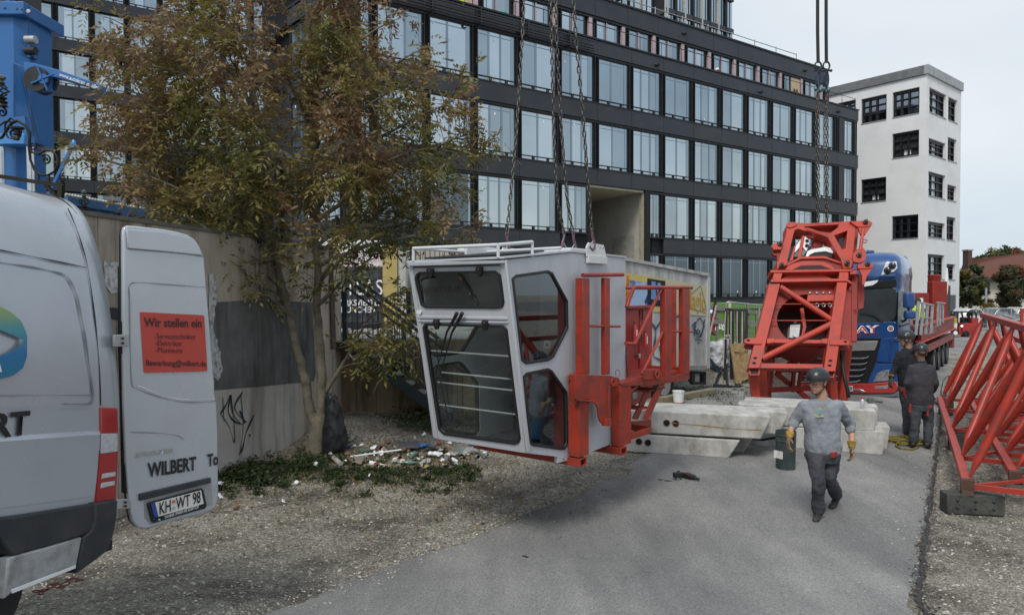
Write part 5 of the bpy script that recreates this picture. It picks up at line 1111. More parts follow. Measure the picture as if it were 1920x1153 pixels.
fb = lambda x, y, q=0.: pl(x, y, gp - V((0, r_ * .97 + q, 0)), V((0, -1, 0)))
def oncyl(x, y, q):
 P = fb(x, y); dx = max(-.98, min(.98, (P.x - gp.x) / (r_))); return V((P.x, gp.y - (r_ * .985 + q) * math.sqrt(1 - dx * dx), P.z))
b = MB(); n_ = 6; b.v = [oncyl(1456.5 + 12.5 * i / n_, y + .4 * i / n_, .002) for y in (847, 861.5) for i in range(n_ + 1)]; b.f = [(i, i + 1, n_ + 2 + i, n_ + 1 + i) for i in range(n_)]; lb_ = b.build('label', mk('label_white', (.55, .55, .53), .7, var=.3, vs=60), br, fix=False)
b = MB(); b.lathe(gp + V((r_ * .3, -r_ * .93, h_ * .83)), V((.3, -1, 0)), [(.03, 0), (.03, .01)], 10); b.build('handle_hole', HOLE, br)
b = MB(); b.tube([pl(1400, 821, A2_, nR), pl(1430, 820, A2_, nR) + nR * .2, pl(1455, 815, A2_, nR) + nR * .25], .02, 7); b.build('black_hose', BLACK, None, smooth=60, label='short black hose between the two concrete stacks', cat='hose')
# ================================================================ red slewing unit
TY = 14.2
tP0 = at(1485, 700, 13.8); tU = (at(1515, 530, 14.7) - at(1490, 700, 13.8)); tx = V((1, -.10, 0)).normalized(); tn = tx.cross(tU).normalized()
if tn.y > 0: tn = -tn
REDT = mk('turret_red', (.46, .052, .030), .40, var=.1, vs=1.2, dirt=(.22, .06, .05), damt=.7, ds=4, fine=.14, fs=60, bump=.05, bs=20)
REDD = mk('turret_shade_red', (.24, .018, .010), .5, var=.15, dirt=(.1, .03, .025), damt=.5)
def ontu(px, py, n=0.): return pl(px, py, tP0 + tn * n, tn)
tur = thing('slewing_unit', (tP0.x + .2, 14.5, 0), 'large red slewing frame of a tower crane standing tilted on end behind the blocks', 'crane part')
def tt(name, pts, n, th, mat=None, bev=.006, par=None): return traced(name, pts, mat or REDT, par or tur, n, th, ontu, tn, bev)
def tp(name, pts, r, n=.0, mat=None): b = MB(); b.tube([ontu(x, y, n) for x, y in pts], r, 10); return b.build(name, mat or REDT, tur, smooth=50)
# hollow box chords
for q in (((1403, 690), (1424.5, 690), (1463, 532), (1442, 532)), ((1544, 696), (1567, 696), (1589, 529), (1570, 529))):
 tt('chord', list(q), .12, .24, bev=.01)
for q in (((1403, 688), (1425, 688), (1424, 703), (1406, 703)), ((1544, 695), (1567, 695), (1563, 708), (1546, 706))):
 P = [ontu(*p, .05) for p in q]; c_ = sum(P, V((0, 0, 0))) / 4; b = MB(); b.frame(P, [c_ + (p - c_) * .78 for p in P], -tn * .03); b.build('chord_mouth', REDT, tur); b = MB(); b.prism([c_ + (p - c_) * .78 - tn * .02 for p in P], -tn * .01); b.build('chord_hollow', mk('rusty_hollow', (.05, .02, .015), .8), tur)
for x, y in ((1416, 671), (1414, 680.5), (1557, 676), (1555.5, 685)):
 b = MB(); P = ontu(x, y, .123); b.ball(P, (.040, .004, .026), 12, 6, (tx, tn, tn.cross(tx))); b.build('bolt_hole', HOLE, tur)
tt('cross_beam', [(1426, 680.5), (1543, 682.5), (1543, 691), (1425, 690)], .06, .16); tt('cross_beam', [(1450, 635.5), (1542, 637), (1542, 643.5), (1449, 642.5)], .06, .14)
tt('gusset', [(1438, 634), (1451, 634), (1453, 637), (1452, 642), (1438, 644)], .08, .14); tt('gusset', [(1541, 635), (1553, 634), (1553, 645), (1541, 643)], .08, .14)
for ear, (hx, hy) in (([(1429, 634), (1402, 633.5), (1396, 636), (1395, 641), (1399, 644), (1414, 645), (1428, 645)], (1403, 638)), ([(1556, 637), (1586, 636), (1593, 640), (1593, 645), (1589, 647), (1556, 646.5)], (1585, 640.5))):
 tt('ear_plate', ear, .15, .05); b = MB(); b.ball(ontu(hx, hy, .152), (.035, .004, .025), 12, 6, (tx, tn, tn.cross(tx))); b.build('pin_hole', HOLE, tur)
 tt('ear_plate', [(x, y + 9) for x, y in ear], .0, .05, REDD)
tp('tie_rod', [(1453, 570.2), (1564, 570)], .012, .02); tp('tie_rod', [(1445, 601), (1558, 601)], .012, .02)
tp('diagonal', [(1463, 538), (1559, 600)], .062, .04); tp('diagonal', [(1560, 607), (1428, 673)], .066, .06)
# ring plate behind the chords
cc = [(1512 + 56 * math.cos(t), 602 - 50 * math.sin(t)) for t in [k * math.pi / 14 for k in range(28)]]
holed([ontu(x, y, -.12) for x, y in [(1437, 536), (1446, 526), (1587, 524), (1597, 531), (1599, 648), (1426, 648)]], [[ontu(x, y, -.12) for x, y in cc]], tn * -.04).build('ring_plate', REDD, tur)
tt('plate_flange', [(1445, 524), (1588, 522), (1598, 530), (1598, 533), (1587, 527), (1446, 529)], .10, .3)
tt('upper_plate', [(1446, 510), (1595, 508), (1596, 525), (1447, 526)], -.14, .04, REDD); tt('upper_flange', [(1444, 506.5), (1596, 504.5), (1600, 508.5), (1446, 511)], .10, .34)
tt('chord_stub', [(1451, 512), (1467, 512), (1464, 524), (1449, 524)], .09, .2); tt('chord_stub', [(1574, 510), (1591, 510), (1591, 523), (1573, 523)], .09, .2)
tc_ = ontu(1512, 602, -.16); b = MB(); e1_, e2_ = tx, tn.cross(tx); R1 = 56 / F * 14.4
b.frame([tc_ + e1_ * R1 * 1.04 * math.cos(t) + e2_ * R1 * 1.04 * math.sin(t) for t in [k * math.pi / 16 for k in range(32)]], [tc_ + e1_ * R1 * .97 * math.cos(t) + e2_ * R1 * .97 * math.sin(t) for t in [k * math.pi / 16 for k in range(32)]], -tn * .75); b.build('slewing_ring', REDD, tur, smooth=40)
b = MB(); b.prism([tc_ - tn * .75 + e1_ * R1 * math.cos(t) + e2_ * R1 * math.sin(t) for t in [k * math.pi / 16 for k in range(32)]], -tn * .02); b.build('ring_floor', mk('ring_inside', (.035, .012, .01), .7), tur)
ac = [(1448, 525)] + [(1512 + 50 * math.cos(t), 528 - 16 * math.sin(t)) for t in [math.pi - k * math.pi / 12 for k in range(13)]] + [(1576, 525)]
tt('drum_arc', ac[1:-1], -.05, .1, REDT)
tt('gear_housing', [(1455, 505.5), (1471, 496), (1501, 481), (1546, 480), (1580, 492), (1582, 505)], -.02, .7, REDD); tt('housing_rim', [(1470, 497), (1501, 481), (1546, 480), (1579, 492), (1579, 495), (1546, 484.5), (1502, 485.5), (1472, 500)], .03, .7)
ar = [(1470 + 0, 505)] + [(1519 + 46 * math.cos(t), 506 - 17 * math.sin(t)) for t in [math.pi - k * math.pi / 12 for k in range(13)]]
tt('housing_arc', ar[1:], .02, .06, REDT); tt('arc_opening', [(1485, 506), (1502, 498), (1539, 497), (1560, 505)], .03, .03, mk('ring_inside', (.035, .012, .01), .7), 0)
# ropes / pipes in the ring
tt('hose_bar', [(1515, 552.5), (1567, 552), (1567, 563.5), (1513, 565)], -.02, .08)
for i, x in enumerate((1519, 1532, 1544, 1556)):
 b = MB(); c_ = ontu(x, 572, .0); b.tube([c_ + e1_ * .03 * math.cos(t) + e2_ * .045 * math.sin(t) for t in [k * .7 for k in range(9)]], .008, 5, closed=True); b.build('hose_clamp', STEEL, tur, smooth=60)
 b = MB(); b.lathe(ontu(x, 551, -.03), e2_, [(.035, 0), (.03, .03)], 8); b.build('hose_cap', STEEL, tur)
tt('inner_strut', [(1500, 578), (1507, 577), (1512, 612), (1507, 632), (1502, 631), (1506, 612)], -.3, .06)
tt('control_box', [(1482, 609), (1501, 608), (1498, 634), (1480, 633)], -.12, .2, mk('box_white', (.5, .51, .5), .5, var=.06, dirt=(.2, .18, .16), damt=.4), .01)
b = MB(); b.lathe(ontu(1491, 608, -.16), e2_, [(.045, 0), (.045, .05)], 10); b.build('box_gland', DSTEEL, tur)
b = MB(); b.lathe(ontu(1490, 630, -.11), tn, [(.04, 0), (.035, .03)], 10); b.build('box_gland', STEEL, tur)
tt('control_box', [(1584, 582), (1593, 582), (1592, 598), (1583, 598)], -.2, .15, mk('box_white', (.5, .51, .5), .5), .006); tt('control_box', [(1583, 599), (1593, 599), (1592, 620), (1582, 620)], -.2, .15, mk('box_grey', (.16, .16, .15), .6), .006)
# top frame
tt('top_leg', [(1474.5, 437), (1475, 422), (1480, 418), (1507, 418), (1508, 425), (1516, 430.5), (1515, 433), (1507, 432.5), (1496, 429), (1490, 432), (1487.5, 440), (1476, 491), (1459, 491)], .06, .34)
tt('top_cap', [(1474, 421), (1477, 417), (1484, 416), (1493, 417), (1495, 420), (1491, 424), (1482, 427), (1475, 425)], .09, .03); tt('leg_foot', [(1457, 490), (1477, 490), (1474, 497), (1457, 505)], .07, .36)
holed([ontu(x, y, .06) for x, y in [(1573.5, 416), (1572, 426), (1557, 437), (1532, 433), (1533, 438), (1552, 445), (1577, 487), (1598, 486), (1605, 427), (1606, 423), (1593, 415)]], [[ontu(x, y, .06) for x, y in [(1564, 441.5), (1589.5, 432), (1585.5, 466), (1578.5, 467)]]], tn * -.3).build('top_fork', REDT, tur, bevel=.006)
tt('top_beam', [(1507, 419), (1574, 416), (1573, 421), (1508, 425)], -.02, .3); tt('top_beam_web', [(1509, 424), (1573, 421), (1558, 436), (1545, 438), (1518, 431)], -.2, .05, REDD)
tp('arch_bar', [(1512, 431), (1520, 433), (1533, 438)], .05, .03); tt('leg_web', [(1488, 440), (1497, 431), (1530, 440), (1552, 448), (1550, 452), (1512, 445), (1494, 448)], -.25, .05, REDD)
tt('side_leg', [(1606, 425), (1611, 426), (1606, 470), (1600, 500), (1594, 500)], -.3, .3, REDD)
tt('fork_foot', [(1577, 487), (1600, 486), (1599, 491), (1596, 503), (1582, 504), (1579, 494)], .08, .34)
tt('jib_lug', [(1593.5, 415), (1628, 413.5), (1634, 416), (1636, 420), (1632, 424), (1621, 426), (1607, 425)], .12, .08); tt('lug_gusset', [(1609, 426.5), (1633, 425), (1623, 440), (1614, 440)], .1, .05)
tp('link_rod', [(1618.5, 430), (1613, 470)], .035, .1); tt('link_plate', [(1600, 475), (1607.5, 466.6), (1618.6, 464), (1624, 472), (1623, 486), (1618, 491), (1610, 493), (1601, 491), (1599, 485)], .12, .07)
tt('jib_lug', [(1608, 496), (1628, 492), (1636, 495), (1638, 499), (1635, 502), (1628, 504), (1609, 503.5)], .12, .08); tt('lug_gusset', [(1611, 505), (1636, 503.5), (1626, 516.5), (1621, 534), (1617, 534), (1617, 518)], .1, .05)
tp('eye_ring', [(1619, 450), (1624, 449), (1626, 452), (1624, 455), (1618, 455)], .012, .1)
tt('jib_lug', [(1446, 462), (1448, 458), (1453, 456), (1469, 455.5), (1465, 468), (1451, 468)], .12, .07); tt('jib_lug', [(1447, 474), (1450, 471), (1460, 470), (1459, 480), (1451, 479)], .02, .07, REDD); tt('lug_gusset', [(1456, 469), (1464, 468), (1461, 490), (1457, 490)], .03, .05, REDD)
for x, y in ((1462, 458), (1622, 417.5), (1610, 479.5), (1465, 498), (1588, 494), (1626, 496)):
 b = MB(); b.lathe(ontu(x, y, .12), tn, [(.055, 0), (.055, .04), (.035, .045), (.035, .09)], 8); b.build('bolt', mk('bolt_dark', (.06, .05, .04), .5, .5), tur)
tt('side_plate', [(1597, 515), (1608, 513), (1608, 560), (1607, 640), (1597, 640)], -.1, .05, REDD); tt('side_plate', [(1609, 514), (1620, 515), (1621, 560), (1619, 578), (1609, 580)], -.35, .05, REDD); tt('side_plate', [(1600, 580), (1609, 580), (1606, 592), (1600, 592)], -.1, .1)
tt('side_column', [(1594, 508), (1607, 507), (1606, 514), (1594, 514)], .08, .3)
b = MB(); b.tube([ontu(1596, 505, .05), ontu(1607, 504, .05), ontu(1608, 500, .05)], .02, 6); b.build('hinge_bar', REDT, tur)
# gear motor, cover, cabinet on top
tt('motor', [(1524, 464), (1526, 446), (1529, 442), (1541, 441.5), (1545, 446), (1543, 464)], -.18, .22, REDD, .03); tt('motor_neck', [(1522, 463), (1544, 463), (1541, 470), (1520, 470)], -.2, .2)
tt('rope_drum_cover', [(1511, 481), (1514, 471), (1520, 468), (1548, 462.5), (1562, 466), (1562, 475), (1548, 471), (1528, 473), (1519, 477), (1515, 482)], -.06, .3, WHITE, .006)
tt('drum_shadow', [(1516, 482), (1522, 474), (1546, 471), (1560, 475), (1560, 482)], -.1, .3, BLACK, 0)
tt('cabinet_side', [(1487, 469), (1503, 447), (1502, 461), (1490, 474)], -.02, .03, WHITE, .003); tt('cabinet_front', [(1505, 463), (1509, 443), (1518, 450), (1516, 462), (1512, 471)], -.03, .15, WHITE, .004); tt('cabinet_base', [(1486, 476), (1503, 462), (1513, 470), (1506, 480), (1490, 482)], -.06, .2, mk('box_grey', (.16, .16, .15), .6), .004)
tt('cabinet_post', [(1503, 444), (1507, 441), (1509, 443), (1501, 485), (1495, 487)], .02, .04); tt('cabinet_post', [(1483, 482), (1490, 460), (1492, 462), (1487, 488), (1480, 490)], .02, .03)
for x, y in ((1513, 452), (1512.5, 461)): b = MB(); b.lathe(ontu(x, y, -.02), tn, [(.035, 0), (.04, .02), (.02, .05)], 10); b.build('cable_socket', DSTEEL, tur)
# lower mast frame behind, standing on the ground
def tpt(px, py, Y): return at(px, py, Y)
lg = [((1411, 700), (1420, 775), 14.2), ((1429, 690), (1432, 778), 14.5), ((1442, 650), (1437, 768), 15.2), ((1557, 700), (1566, 778), 14.3), ((1575, 640), (1583, 770), 15.3), ((1590, 640), (1574, 775), 14.8)]
for a, c, Y in lg:
 b = MB(); P = at(*a, Y); Q = at(*c, Y); t_ = (0. - P.z) / (Q.z - P.z); b.beam(P, P.lerp(Q, t_), .15, .15, V((0, 1, 0))); b.build('leg', REDT, tur, bevel=.006)
for a, c, Y, w_ in (((1443, 731), (1565, 726), 15.0, .1), ((1430, 693), (1445, 640), 14.9, .1), ((1452, 640), (1442, 735), 15.0, .08), ((1455, 700), (1500, 735), 15.1, .1), ((1458, 698), (1500, 670), 15.1, .1), ((1492, 640), (1486, 735), 15, .07), ((1510, 640), (1497, 730), 15, .07), ((1500, 680), (1560, 650), 15.1, .09), ((1500, 735), (1530, 760), 14.9, .1), ((1540, 690), (1500, 640), 15.2, .06), ((1560, 690), (1590, 712), 14.8, .08), ((1455, 695), (1560, 697), 15.2, .06), ((1445, 668), (1558, 662), 15.5, .07)):
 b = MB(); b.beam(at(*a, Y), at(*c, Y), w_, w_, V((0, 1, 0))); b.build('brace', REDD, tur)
def meshpanel(pts, Y, name='mesh_panel', step=3.2, mat=REDD, par=tur, r=.006):
 b = MB(); (x0, y0), (x1, y1) = pts; n_ = int((x1 - x0) / step); m_ = int((y1 - y0) / step); k = 0
 for i in range(-m_, n_ + 1):
  for sgn in (1, -1):
   xa, ya = x0 + i * step, y0; xb, yb = xa + (y1 - y0), y1
   if sgn < 0: xa, xb = x0 + x1 - xa, x0 + x1 - xb
   def clip(xa, ya, xb, yb):
    t0, t1 = 0, 1
    for p, q in ((-(xb - xa), xa - x0), (xb - xa, x1 - xa)):
     if p == 0: continue
     t = q / p
     if p < 0: t0 = max(t0, t)
     else: t1 = min(t1, t)
    return (t0, t1) if t1 > t0 + .02 else None
   c = clip(xa, ya, xb, yb)
   if c: b.tube([at(xa + (xb - xa) * c[0], ya + (yb - ya) * c[0], Y + .003 * (sgn > 0)), at(xa + (xb - xa) * c[1], ya + (yb - ya) * c[1], Y + .003 * (sgn > 0))], r, 3, cap=False)
 return b.build(name, mat, par, fix=False, kind='stuff')
meshpanel(((1446, 646), (1490, 732)), 15.15); meshpanel(((1505, 646), (1552, 726)), 15.3)
b = MB(); b.tube([ontu(1580, 640, -.1), at(1578, 668, 14.2), at(1582, 700, 14.0), at(1589, 730, 13.9), at(1591, 745, 13.9)], .04, 8); b.build('black_hose', BLACK, tur, smooth=60)
for i in range(3): b = MB(); c_ = at(1500 + i * 13, 672 + i * 5, 15.0); b.tube([c_ + V((.22 * math.cos(t), 0, .3 * math.sin(t))) for t in [k * .5 for k in range(9)]], .015, 6); b.build('cable_loop', REDD if i else mk('blue_cable', (.05, .06, .3), .5), tur, smooth=60)
# slings and chains to the slewing unit
G2 = 'slings and chains lifting the slewing unit'
for (xs_, ys_, lab, grp) in (((1533, 1533, 1534), (-60, 60, 118), 'left black webbing sling above the red slewing unit', G2), ((1549, 1549, 1549.5), (-60, 60, 118), 'right black webbing sling above the red slewing unit', G2)):
 P = [at(x, y, 14.7) for x, y in zip(xs_, ys_)]; sgt = thing('webbing_sling', P[-1], lab, 'sling', grp)
 b = MB(); b.tube(P, .036, 8); b.build('webbing', BLACK, sgt, smooth=60)
 b = MB(); c_ = P[-1] - Z * .07; b.tube([c_ + V((.07 * math.cos(t), 0, .09 * math.sin(t))) for t in [k * math.pi / 6 for k in range(12)]], .018, 6, closed=True); b.build('shackle', DSTEEL, sgt, smooth=60)
 b = MB(); b.tube([c_ - Z * .1 - V((.09, 0, 0)), c_ - Z * .1 + V((.10, 0, 0))], .018, 6); b.ball(c_ - Z * .1 + V((.10, 0, 0)), .032, 8, 6); b.build('shackle_pin', DSTEEL, sgt)
 b = MB(); c2 = c_ - Z * .29; b.tube([c2 + V((.05 * math.cos(t), 0, .17 * math.sin(t))) for t in [k * math.pi / 6 for k in range(12)]], .016, 6, closed=True); b.build('master_link', mk('link_blue', (.03, .05, .10), .4, .4), sgt, smooth=60)
 b = MB(); b.ball(c2 - Z * .22 + V((.05, 0, 0)), (.05, .05, .06), 8, 6); b.ball(c2 - Z * .2 + V((-.05, 0, 0)), (.04, .04, .05), 8, 6); b.build('shortening_hook', mk('link_teal', (.08, .16, .19), .4, .4), sgt, smooth=60)
for k_, (x, lab) in enumerate(((1529.5, 'leftmost'), (1535, 'second from left'), (1546.5, 'third from left'), (1551.5, 'rightmost'))):
 chain([at(1534 if k_ < 2 else 1550, 155, 14.7), at(x, 240, 14.7), at(x + (3.5 if k_ == 0 else 3 if k_ == 2 else 0), 417, 14.75)], .085, .011, lab + ' chain running down into the red slewing unit', G2, hook=False)
# ================================================================ blue truck and its trailer
K0 = V((9.87, 17.3, 0)); kf = V((-.79, .613, 0)).normalized(); kd = V((.613, .79, 0)).normalized(); kn = -kd; ks = -kf
TB = mk('truck_blue', (.013, .062, .20), .22, var=.06, vs=.8, coat=.7)
TGR = mk('truck_grille', (.012, .013, .014), .35, spec=.6); TGLS = mk('truck_windscreen', (.04, .05, .055), .06, .0, var=.2, spec=.9)
def onT(px, py, n=0.): return pl(px, py, K0 + kn * n, kn)
def onTS(px, py, n=0.): return pl(px, py, K0 + ks * n, ks)
trk = thing('truck_tractor', K0 + kf * 1.2, 'shiny blue heavy truck with red lettering and a red bumper', 'truck')
def tk(name, pts, n, th, mat, bev=.004, par=None): return traced(name, pts, mat, par or trk, n, th, onT, kn, bev)
rings = []
for z, w, dfr, dbk in ((.62, 0, .0, 2.1), (1.2, .0, -.0, 2.15), (1.75, 0.0, .02, 2.15), (2.0, .02, .03, 2.15), (2.75, .05, .10, 2.15), (3.0, .05, .08, 2.15), (3.12, .03, .0, 2.15), (3.4, .05, .06, 2.12), (3.6, .10, .16, 2.1), (3.72, .2, .34, 2.05), (3.76, .36, .6, 2.0)):
 W0, W1, D0, D1_ = w, 2.47 - w, dfr, dbk; r_ = .30; ring = []
 for cx, cy, a0 in ((W0 + r_, D0 + r_, 180), (W1 - r_, D0 + r_, 270), (W1 - .08, D1_ - .08, 0), (W0 + .08, D1_ - .08, 90)):
  rr_ = r_ if cy < 1 else .08
  for k in range(5): t = R(a0 + k * 22.5); ring.append(K0 + kf * (cx + rr_ * math.cos(t)) + kd * (cy + rr_ * math.sin(t)) + Z * z)
 rings.append(ring)
b = MB(); b.loft(rings); b.build('cab_shell', TB, trk, smooth=45)
tk('visor_band', [(1500, 524), (1618, 527), (1650, 527), (1672, 524), (1681, 522), (1682, 535), (1672, 539), (1600, 543), (1500, 540)], .02, .06, TGR, .01)
tk('visor_chrome', [(1590, 531), (1610, 530.5), (1640, 526), (1647, 525.5), (1644, 530), (1636, 535), (1618, 538), (1590, 537)], .05, .04, WHITE)
tk('windscreen', [(1500, 541), (1600, 543), (1672, 539.5), (1680, 541), (1682, 560), (1681, 590), (1676, 600), (1664, 604), (1600, 608), (1500, 612)], .0, .08, TGLS, .01)
tk('wiper', [(1655, 604), (1642, 592), (1630, 588), (1612, 586), (1612, 587), (1630, 589.5), (1641, 594), (1653, 605)], .04, .01, BLACK, 0)
b = MB(); b.box(0, 0, 0, 0, 0, 0)
tk('front_panel', [(1500, 608), (1600, 607), (1676, 603), (1684, 606), (1684, 628), (1676, 632), (1651, 634), (1500, 636)], .03, .06, TB, .01)
tk('grille', [(1500, 634), (1652, 633), (1650, 645), (1645, 660), (1643, 676), (1632, 703), (1625, 719), (1500, 719)], .03, .05, TGR, .01)
tk('grille_trim', [(1500, 641), (1646, 639.5), (1643, 650), (1640, 657), (1597, 658), (1594, 650), (1500, 651)], .06, .05, mk('brushed_silver', (.36, .36, .35), .35, .6), .006)
for y, xr in ((671, 1629), (682, 1626), (693, 1623.5), (704.5, 1619), (715, 1613)):
 tk('grille_slat', [(1500, y - 3), (xr - 6, y - 2), (xr - 3, y + 2), (xr - 8, y + 5), (1500, y + 5)], .065, .04, mk('slat_black', (.02, .021, .023), .4), .004)
 b = MB(); b.tube([onT(x, yy, .08) for x, yy in ((1500, y + 1), (xr - 12, y + 1), (xr - 4, y - .5), (xr, y - 3))], .012, 6); b.build('slat_chrome', CHROME, trk, smooth=60)
tk('corner_panel', [(1652, 634), (1676, 632), (1686, 634), (1686, 678), (1668, 680), (1644, 678), (1646, 660), (1650, 646)], .035, .06, TB, .012)
tk('corner_groove', [(1665, 635), (1684, 637), (1684, 640), (1675, 641), (1670, 675), (1666, 676), (1671, 645)], .05, .02, mk('truck_blue_dark', (.01, .045, .15), .3, coat=.5), .004)
tk('headlamp_panel', [(1645, 684), (1668, 682), (1685, 680), (1685, 716), (1626, 718), (1632, 704)], .035, .06, TB, .012)
hl = tk('headlamp', [(1637, 716), (1645, 700), (1655, 695), (1667, 692.5), (1666, 714)], .055, .04, mk('lamp_glass', (.35, .36, .37), .12, .5, var=.5, vs=18, coat=.6), .006)
tk('headlamp', [(1652, 516), (1660.6, 493), (1680, 490), (1681.4, 503), (1676, 509.4)], -.0, .12, WHITE, .006);
for x, y in ((1664, 507), (1673, 498)): b = MB(); b.ball(onT(x, y, .01), (.09, .04, .09), 12, 8, (kf, kn, Z)); b.build('lamp_bulb', mk('lamp_dark', (.05, .055, .06), .15, .6, coat=.6), trk, smooth=60)
tk('bumper', [(1500, 718), (1626, 719), (1680, 715.5), (1682, 728), (1678, 736), (1668, 737), (1500, 738)], .08, .3, mk('truck_red', (.36, .03, .025), .3, coat=.4), .014)
tk('bumper_chrome', [(1596, 729), (1612, 729), (1624, 735), (1618, 736), (1608, 732), (1596, 732)], .10, .03, CHROME); tk('fog_lamp', [(1640, 724), (1665, 722.5), (1664, 729), (1640, 729)], .09, .02, mk('lamp_glass', (.35, .36, .37), .12, .5, var=.5, vs=18, coat=.6))
tk('lower_valance', [(1500, 737), (1668, 737), (1682, 735), (1686, 726), (1688, 728), (1686, 738), (1676, 744), (1500, 744)], .04, .3, mk('valance_grey', (.13, .14, .15), .5), .01)
pm = tk('number_plate', [(1574, 724), (1599, 723.5), (1599, 733.5), (1574, 734)], .11, .02, mk('plate_white', (.62, .62, .58), .5), .002)
P, Q = onT(1579, 732.3, .115), onT(1598, 732, .115); text('AE 109', 'plate_lettering', BPR, P, Q - P, Z, .10, pm, width=(Q - P).length, bold=.02)
P, Q = onT(1584, 624, .045), onT(1648, 622.5, .045); text('MAY', 'lettering_outline', WPRINT, P, Q - P, Z, .165, trk, width=(Q - P).length, bold=.06); text('MAY', 'lettering', mk('sign_print_red', (.4, .03, .03), .5), P + kn * .004, Q - P, Z, .16, trk, width=(Q - P).length, bold=.0)
P, Q = onT(1591, 632, .045), onT(1647, 630, .045); text('TRANSPORTE', 'lettering', mk('sign_print_dark_red', (.18, .02, .03), .5), P, Q - P, Z, .085, trk, width=(Q - P).length)
b = MB(); c_ = onT(1670, 616, .04); b.frame([c_ + kf * .075 * math.cos(t) + Z * .075 * math.sin(t) for t in [k * math.pi / 8 for k in range(16)]], [c_ + kf * .055 * math.cos(t) + Z * .055 * math.sin(t) for t in [k * math.pi / 8 for k in range(16)]], kn * .003); b.build('round_emblem', WPRINT, trk)
for k in range(5): b = MB(); t = k * 1.257 + .3; b.ball(c_ + kf * .03 * math.cos(t) + Z * .03 * math.sin(t), (.016, .003, .016), 8, 4, (kf, kn, Z)); b.build('emblem_petal', mk('emblem_red_white', (.55, .3, .3), .5), trk)
def tks(name, pts, n, th, mat, bev=.004): return traced(name, pts, mat, trk, n, th, onTS, ks, bev)
tks('side_window', [(1690, 545), (1704, 549), (1703, 570), (1701, 600), (1696, 604), (1688, 606)], .03, .06, mk('side_glass', (.16, .18, .17), .08, .3, var=.6, vs=3), .004)
tks('door_line', [(1687, 612), (1705, 606), (1705, 608), (1687, 614)], .02, .03, VGAP, 0)
b = MB();
for (x0, y0, x1, y1) in ((1695, 548, 1713, 578), (1696, 582, 1715, 598)):
 P, Q = at(x0, y1, 17.0), at(x1, y0, 17.0); b = MB(); b.obox((P + Q) / 2, V(((Q.x - P.x) / 2, 0, 0)), V((0, .09, 0)), Z * ((Q.z - P.z) / 2)); b.build('mirror', TB, trk, bevel=.05, bseg=4)
b = MB(); b.tube([at(1700, 590, 17.1), at(1698, 600, 17.2), at(1690, 604, 17.3)], .03, 8); b.tube([at(1703, 575, 17.1), at(1704, 585, 17.1)], .03, 8); b.build('mirror_arm', BLACK, trk, smooth=60)
b = MB(); b.box(at(1622, 476, 18.2).x, at(1641, 476, 18.2).x, 18.2, 18.7, 3.72, at(1630, 469, 18.2).z); b.build('roof_unit', TB, trk, bevel=.04)
for s_, d_ in ((.18, 1.35), (2.25, 1.35)):
 b = MB(); c_ = K0 + kf * (s_ - .12) + kd * d_ + Z * .52; b.lathe(c_, kf, [(.12, .0), (.35, .01), (.5, 0), (.52, .05), (.52, .28), (.5, .3)], 28); b.build('wheel', BLACK, trk, smooth=40)
b = MB(); b.obox(K0 + kf * 1.23 + kd * 3.2 + Z * .9, kf * .4, kd * 3.0, Z * .12); b.build('chassis', TGR, trk)
# trailer
trl = thing('low_trailer', K0 + kd * 8 + kf * 1.2, 'red low loader trailer with three axles behind the blue truck', 'trailer')
DK = mk('trailer_deck_red', (.30, .07, .06), .6, var=.2, dirt=(.12, .08, .07), damt=.6)
def obk(name, f0, f1, d0, d1, z0, z1, mat, par, bev=.01):
 b = MB(); b.obox(K0 + kf * ((f0 + f1) / 2) + kd * ((d0 + d1) / 2) + Z * ((z0 + z1) / 2), kf * ((f1 - f0) / 2), kd * ((d1 - d0) / 2), Z * ((z1 - z0) / 2)); return b.build(name, mat, par, bevel=bev)
obk('deck', -.05, 2.5, 4.2, 12.2, .92, 1.06, DK, trl); obk('side_rail', -.08, -.02, 4.2, 12.2, .86, 1.1, DK, trl); obk('gooseneck', .4, 2.1, 2.6, 4.2, 1.05, 1.3, DK, trl)
for d_ in (6.8, 8.1, 9.4, 10.7):
 for s_ in (0, 2.2):
  b = MB(); c_ = K0 + kf * (s_ - .02) + kd * d_ + Z * .42; b.lathe(c_, kf, [(.1, .03), (.24, .05), (.28, 0), (.42, 0), (.43, .05), (.43, .26)], 24); w_ = b.build('wheel', BLACK, trl, smooth=40); b = MB(); b.lathe(c_ + kf * .02, kf, [(.22, 0), (.2, .03)], 16); b.build('rim', mk('rim_grey', (.2, .2, .2), .5, .4), w_)
obk('tail_bar', -.1, 2.5, 12.2, 12.3, .5, 1.0, DK, trl)
# load: machinery deck with railing
ld = thing('crane_slewing_deck', K0 + kd * 7 + kf * 1.2 + Z * 1.1, 'red crane machinery deck with a tall cylinder and grey railing on the trailer', 'crane part')
obk('side_girder', -.1, .0, 2.9, 12.0, 1.30, 1.72, REDD, ld); obk('side_girder', 2.4, 2.5, 2.9, 12.0, 1.30, 1.72, REDD, ld); obk('deck_plate', .0, 2.4, 2.9, 12.0, 1.6, 1.7, REDD, ld); obk('girder_flange', -.16, .06, 2.9, 12.0, 1.72, 1.76, REDT, ld); obk('girder_flange', -.16, .06, 2.9, 12.0, 1.26, 1.30, REDT, ld)
obk('support_timber', .2, 2.2, 5.0, 5.3, 1.06, 1.28, DK, ld); obk('support_timber', .2, 2.2, 10.0, 10.3, 1.06, 1.28, DK, ld)
P, Q = K0 + ks * .105 + kd * 3.6 + Z * 1.42, K0 + ks * .105 + kd * 6.2 + Z * 1.42; text('WILBERT', 'lettering', mk('pale_red_print', (.5, .3, .28), .6), P, Q - P, Z, .2, ld, width=(Q - P).length, bold=.02)
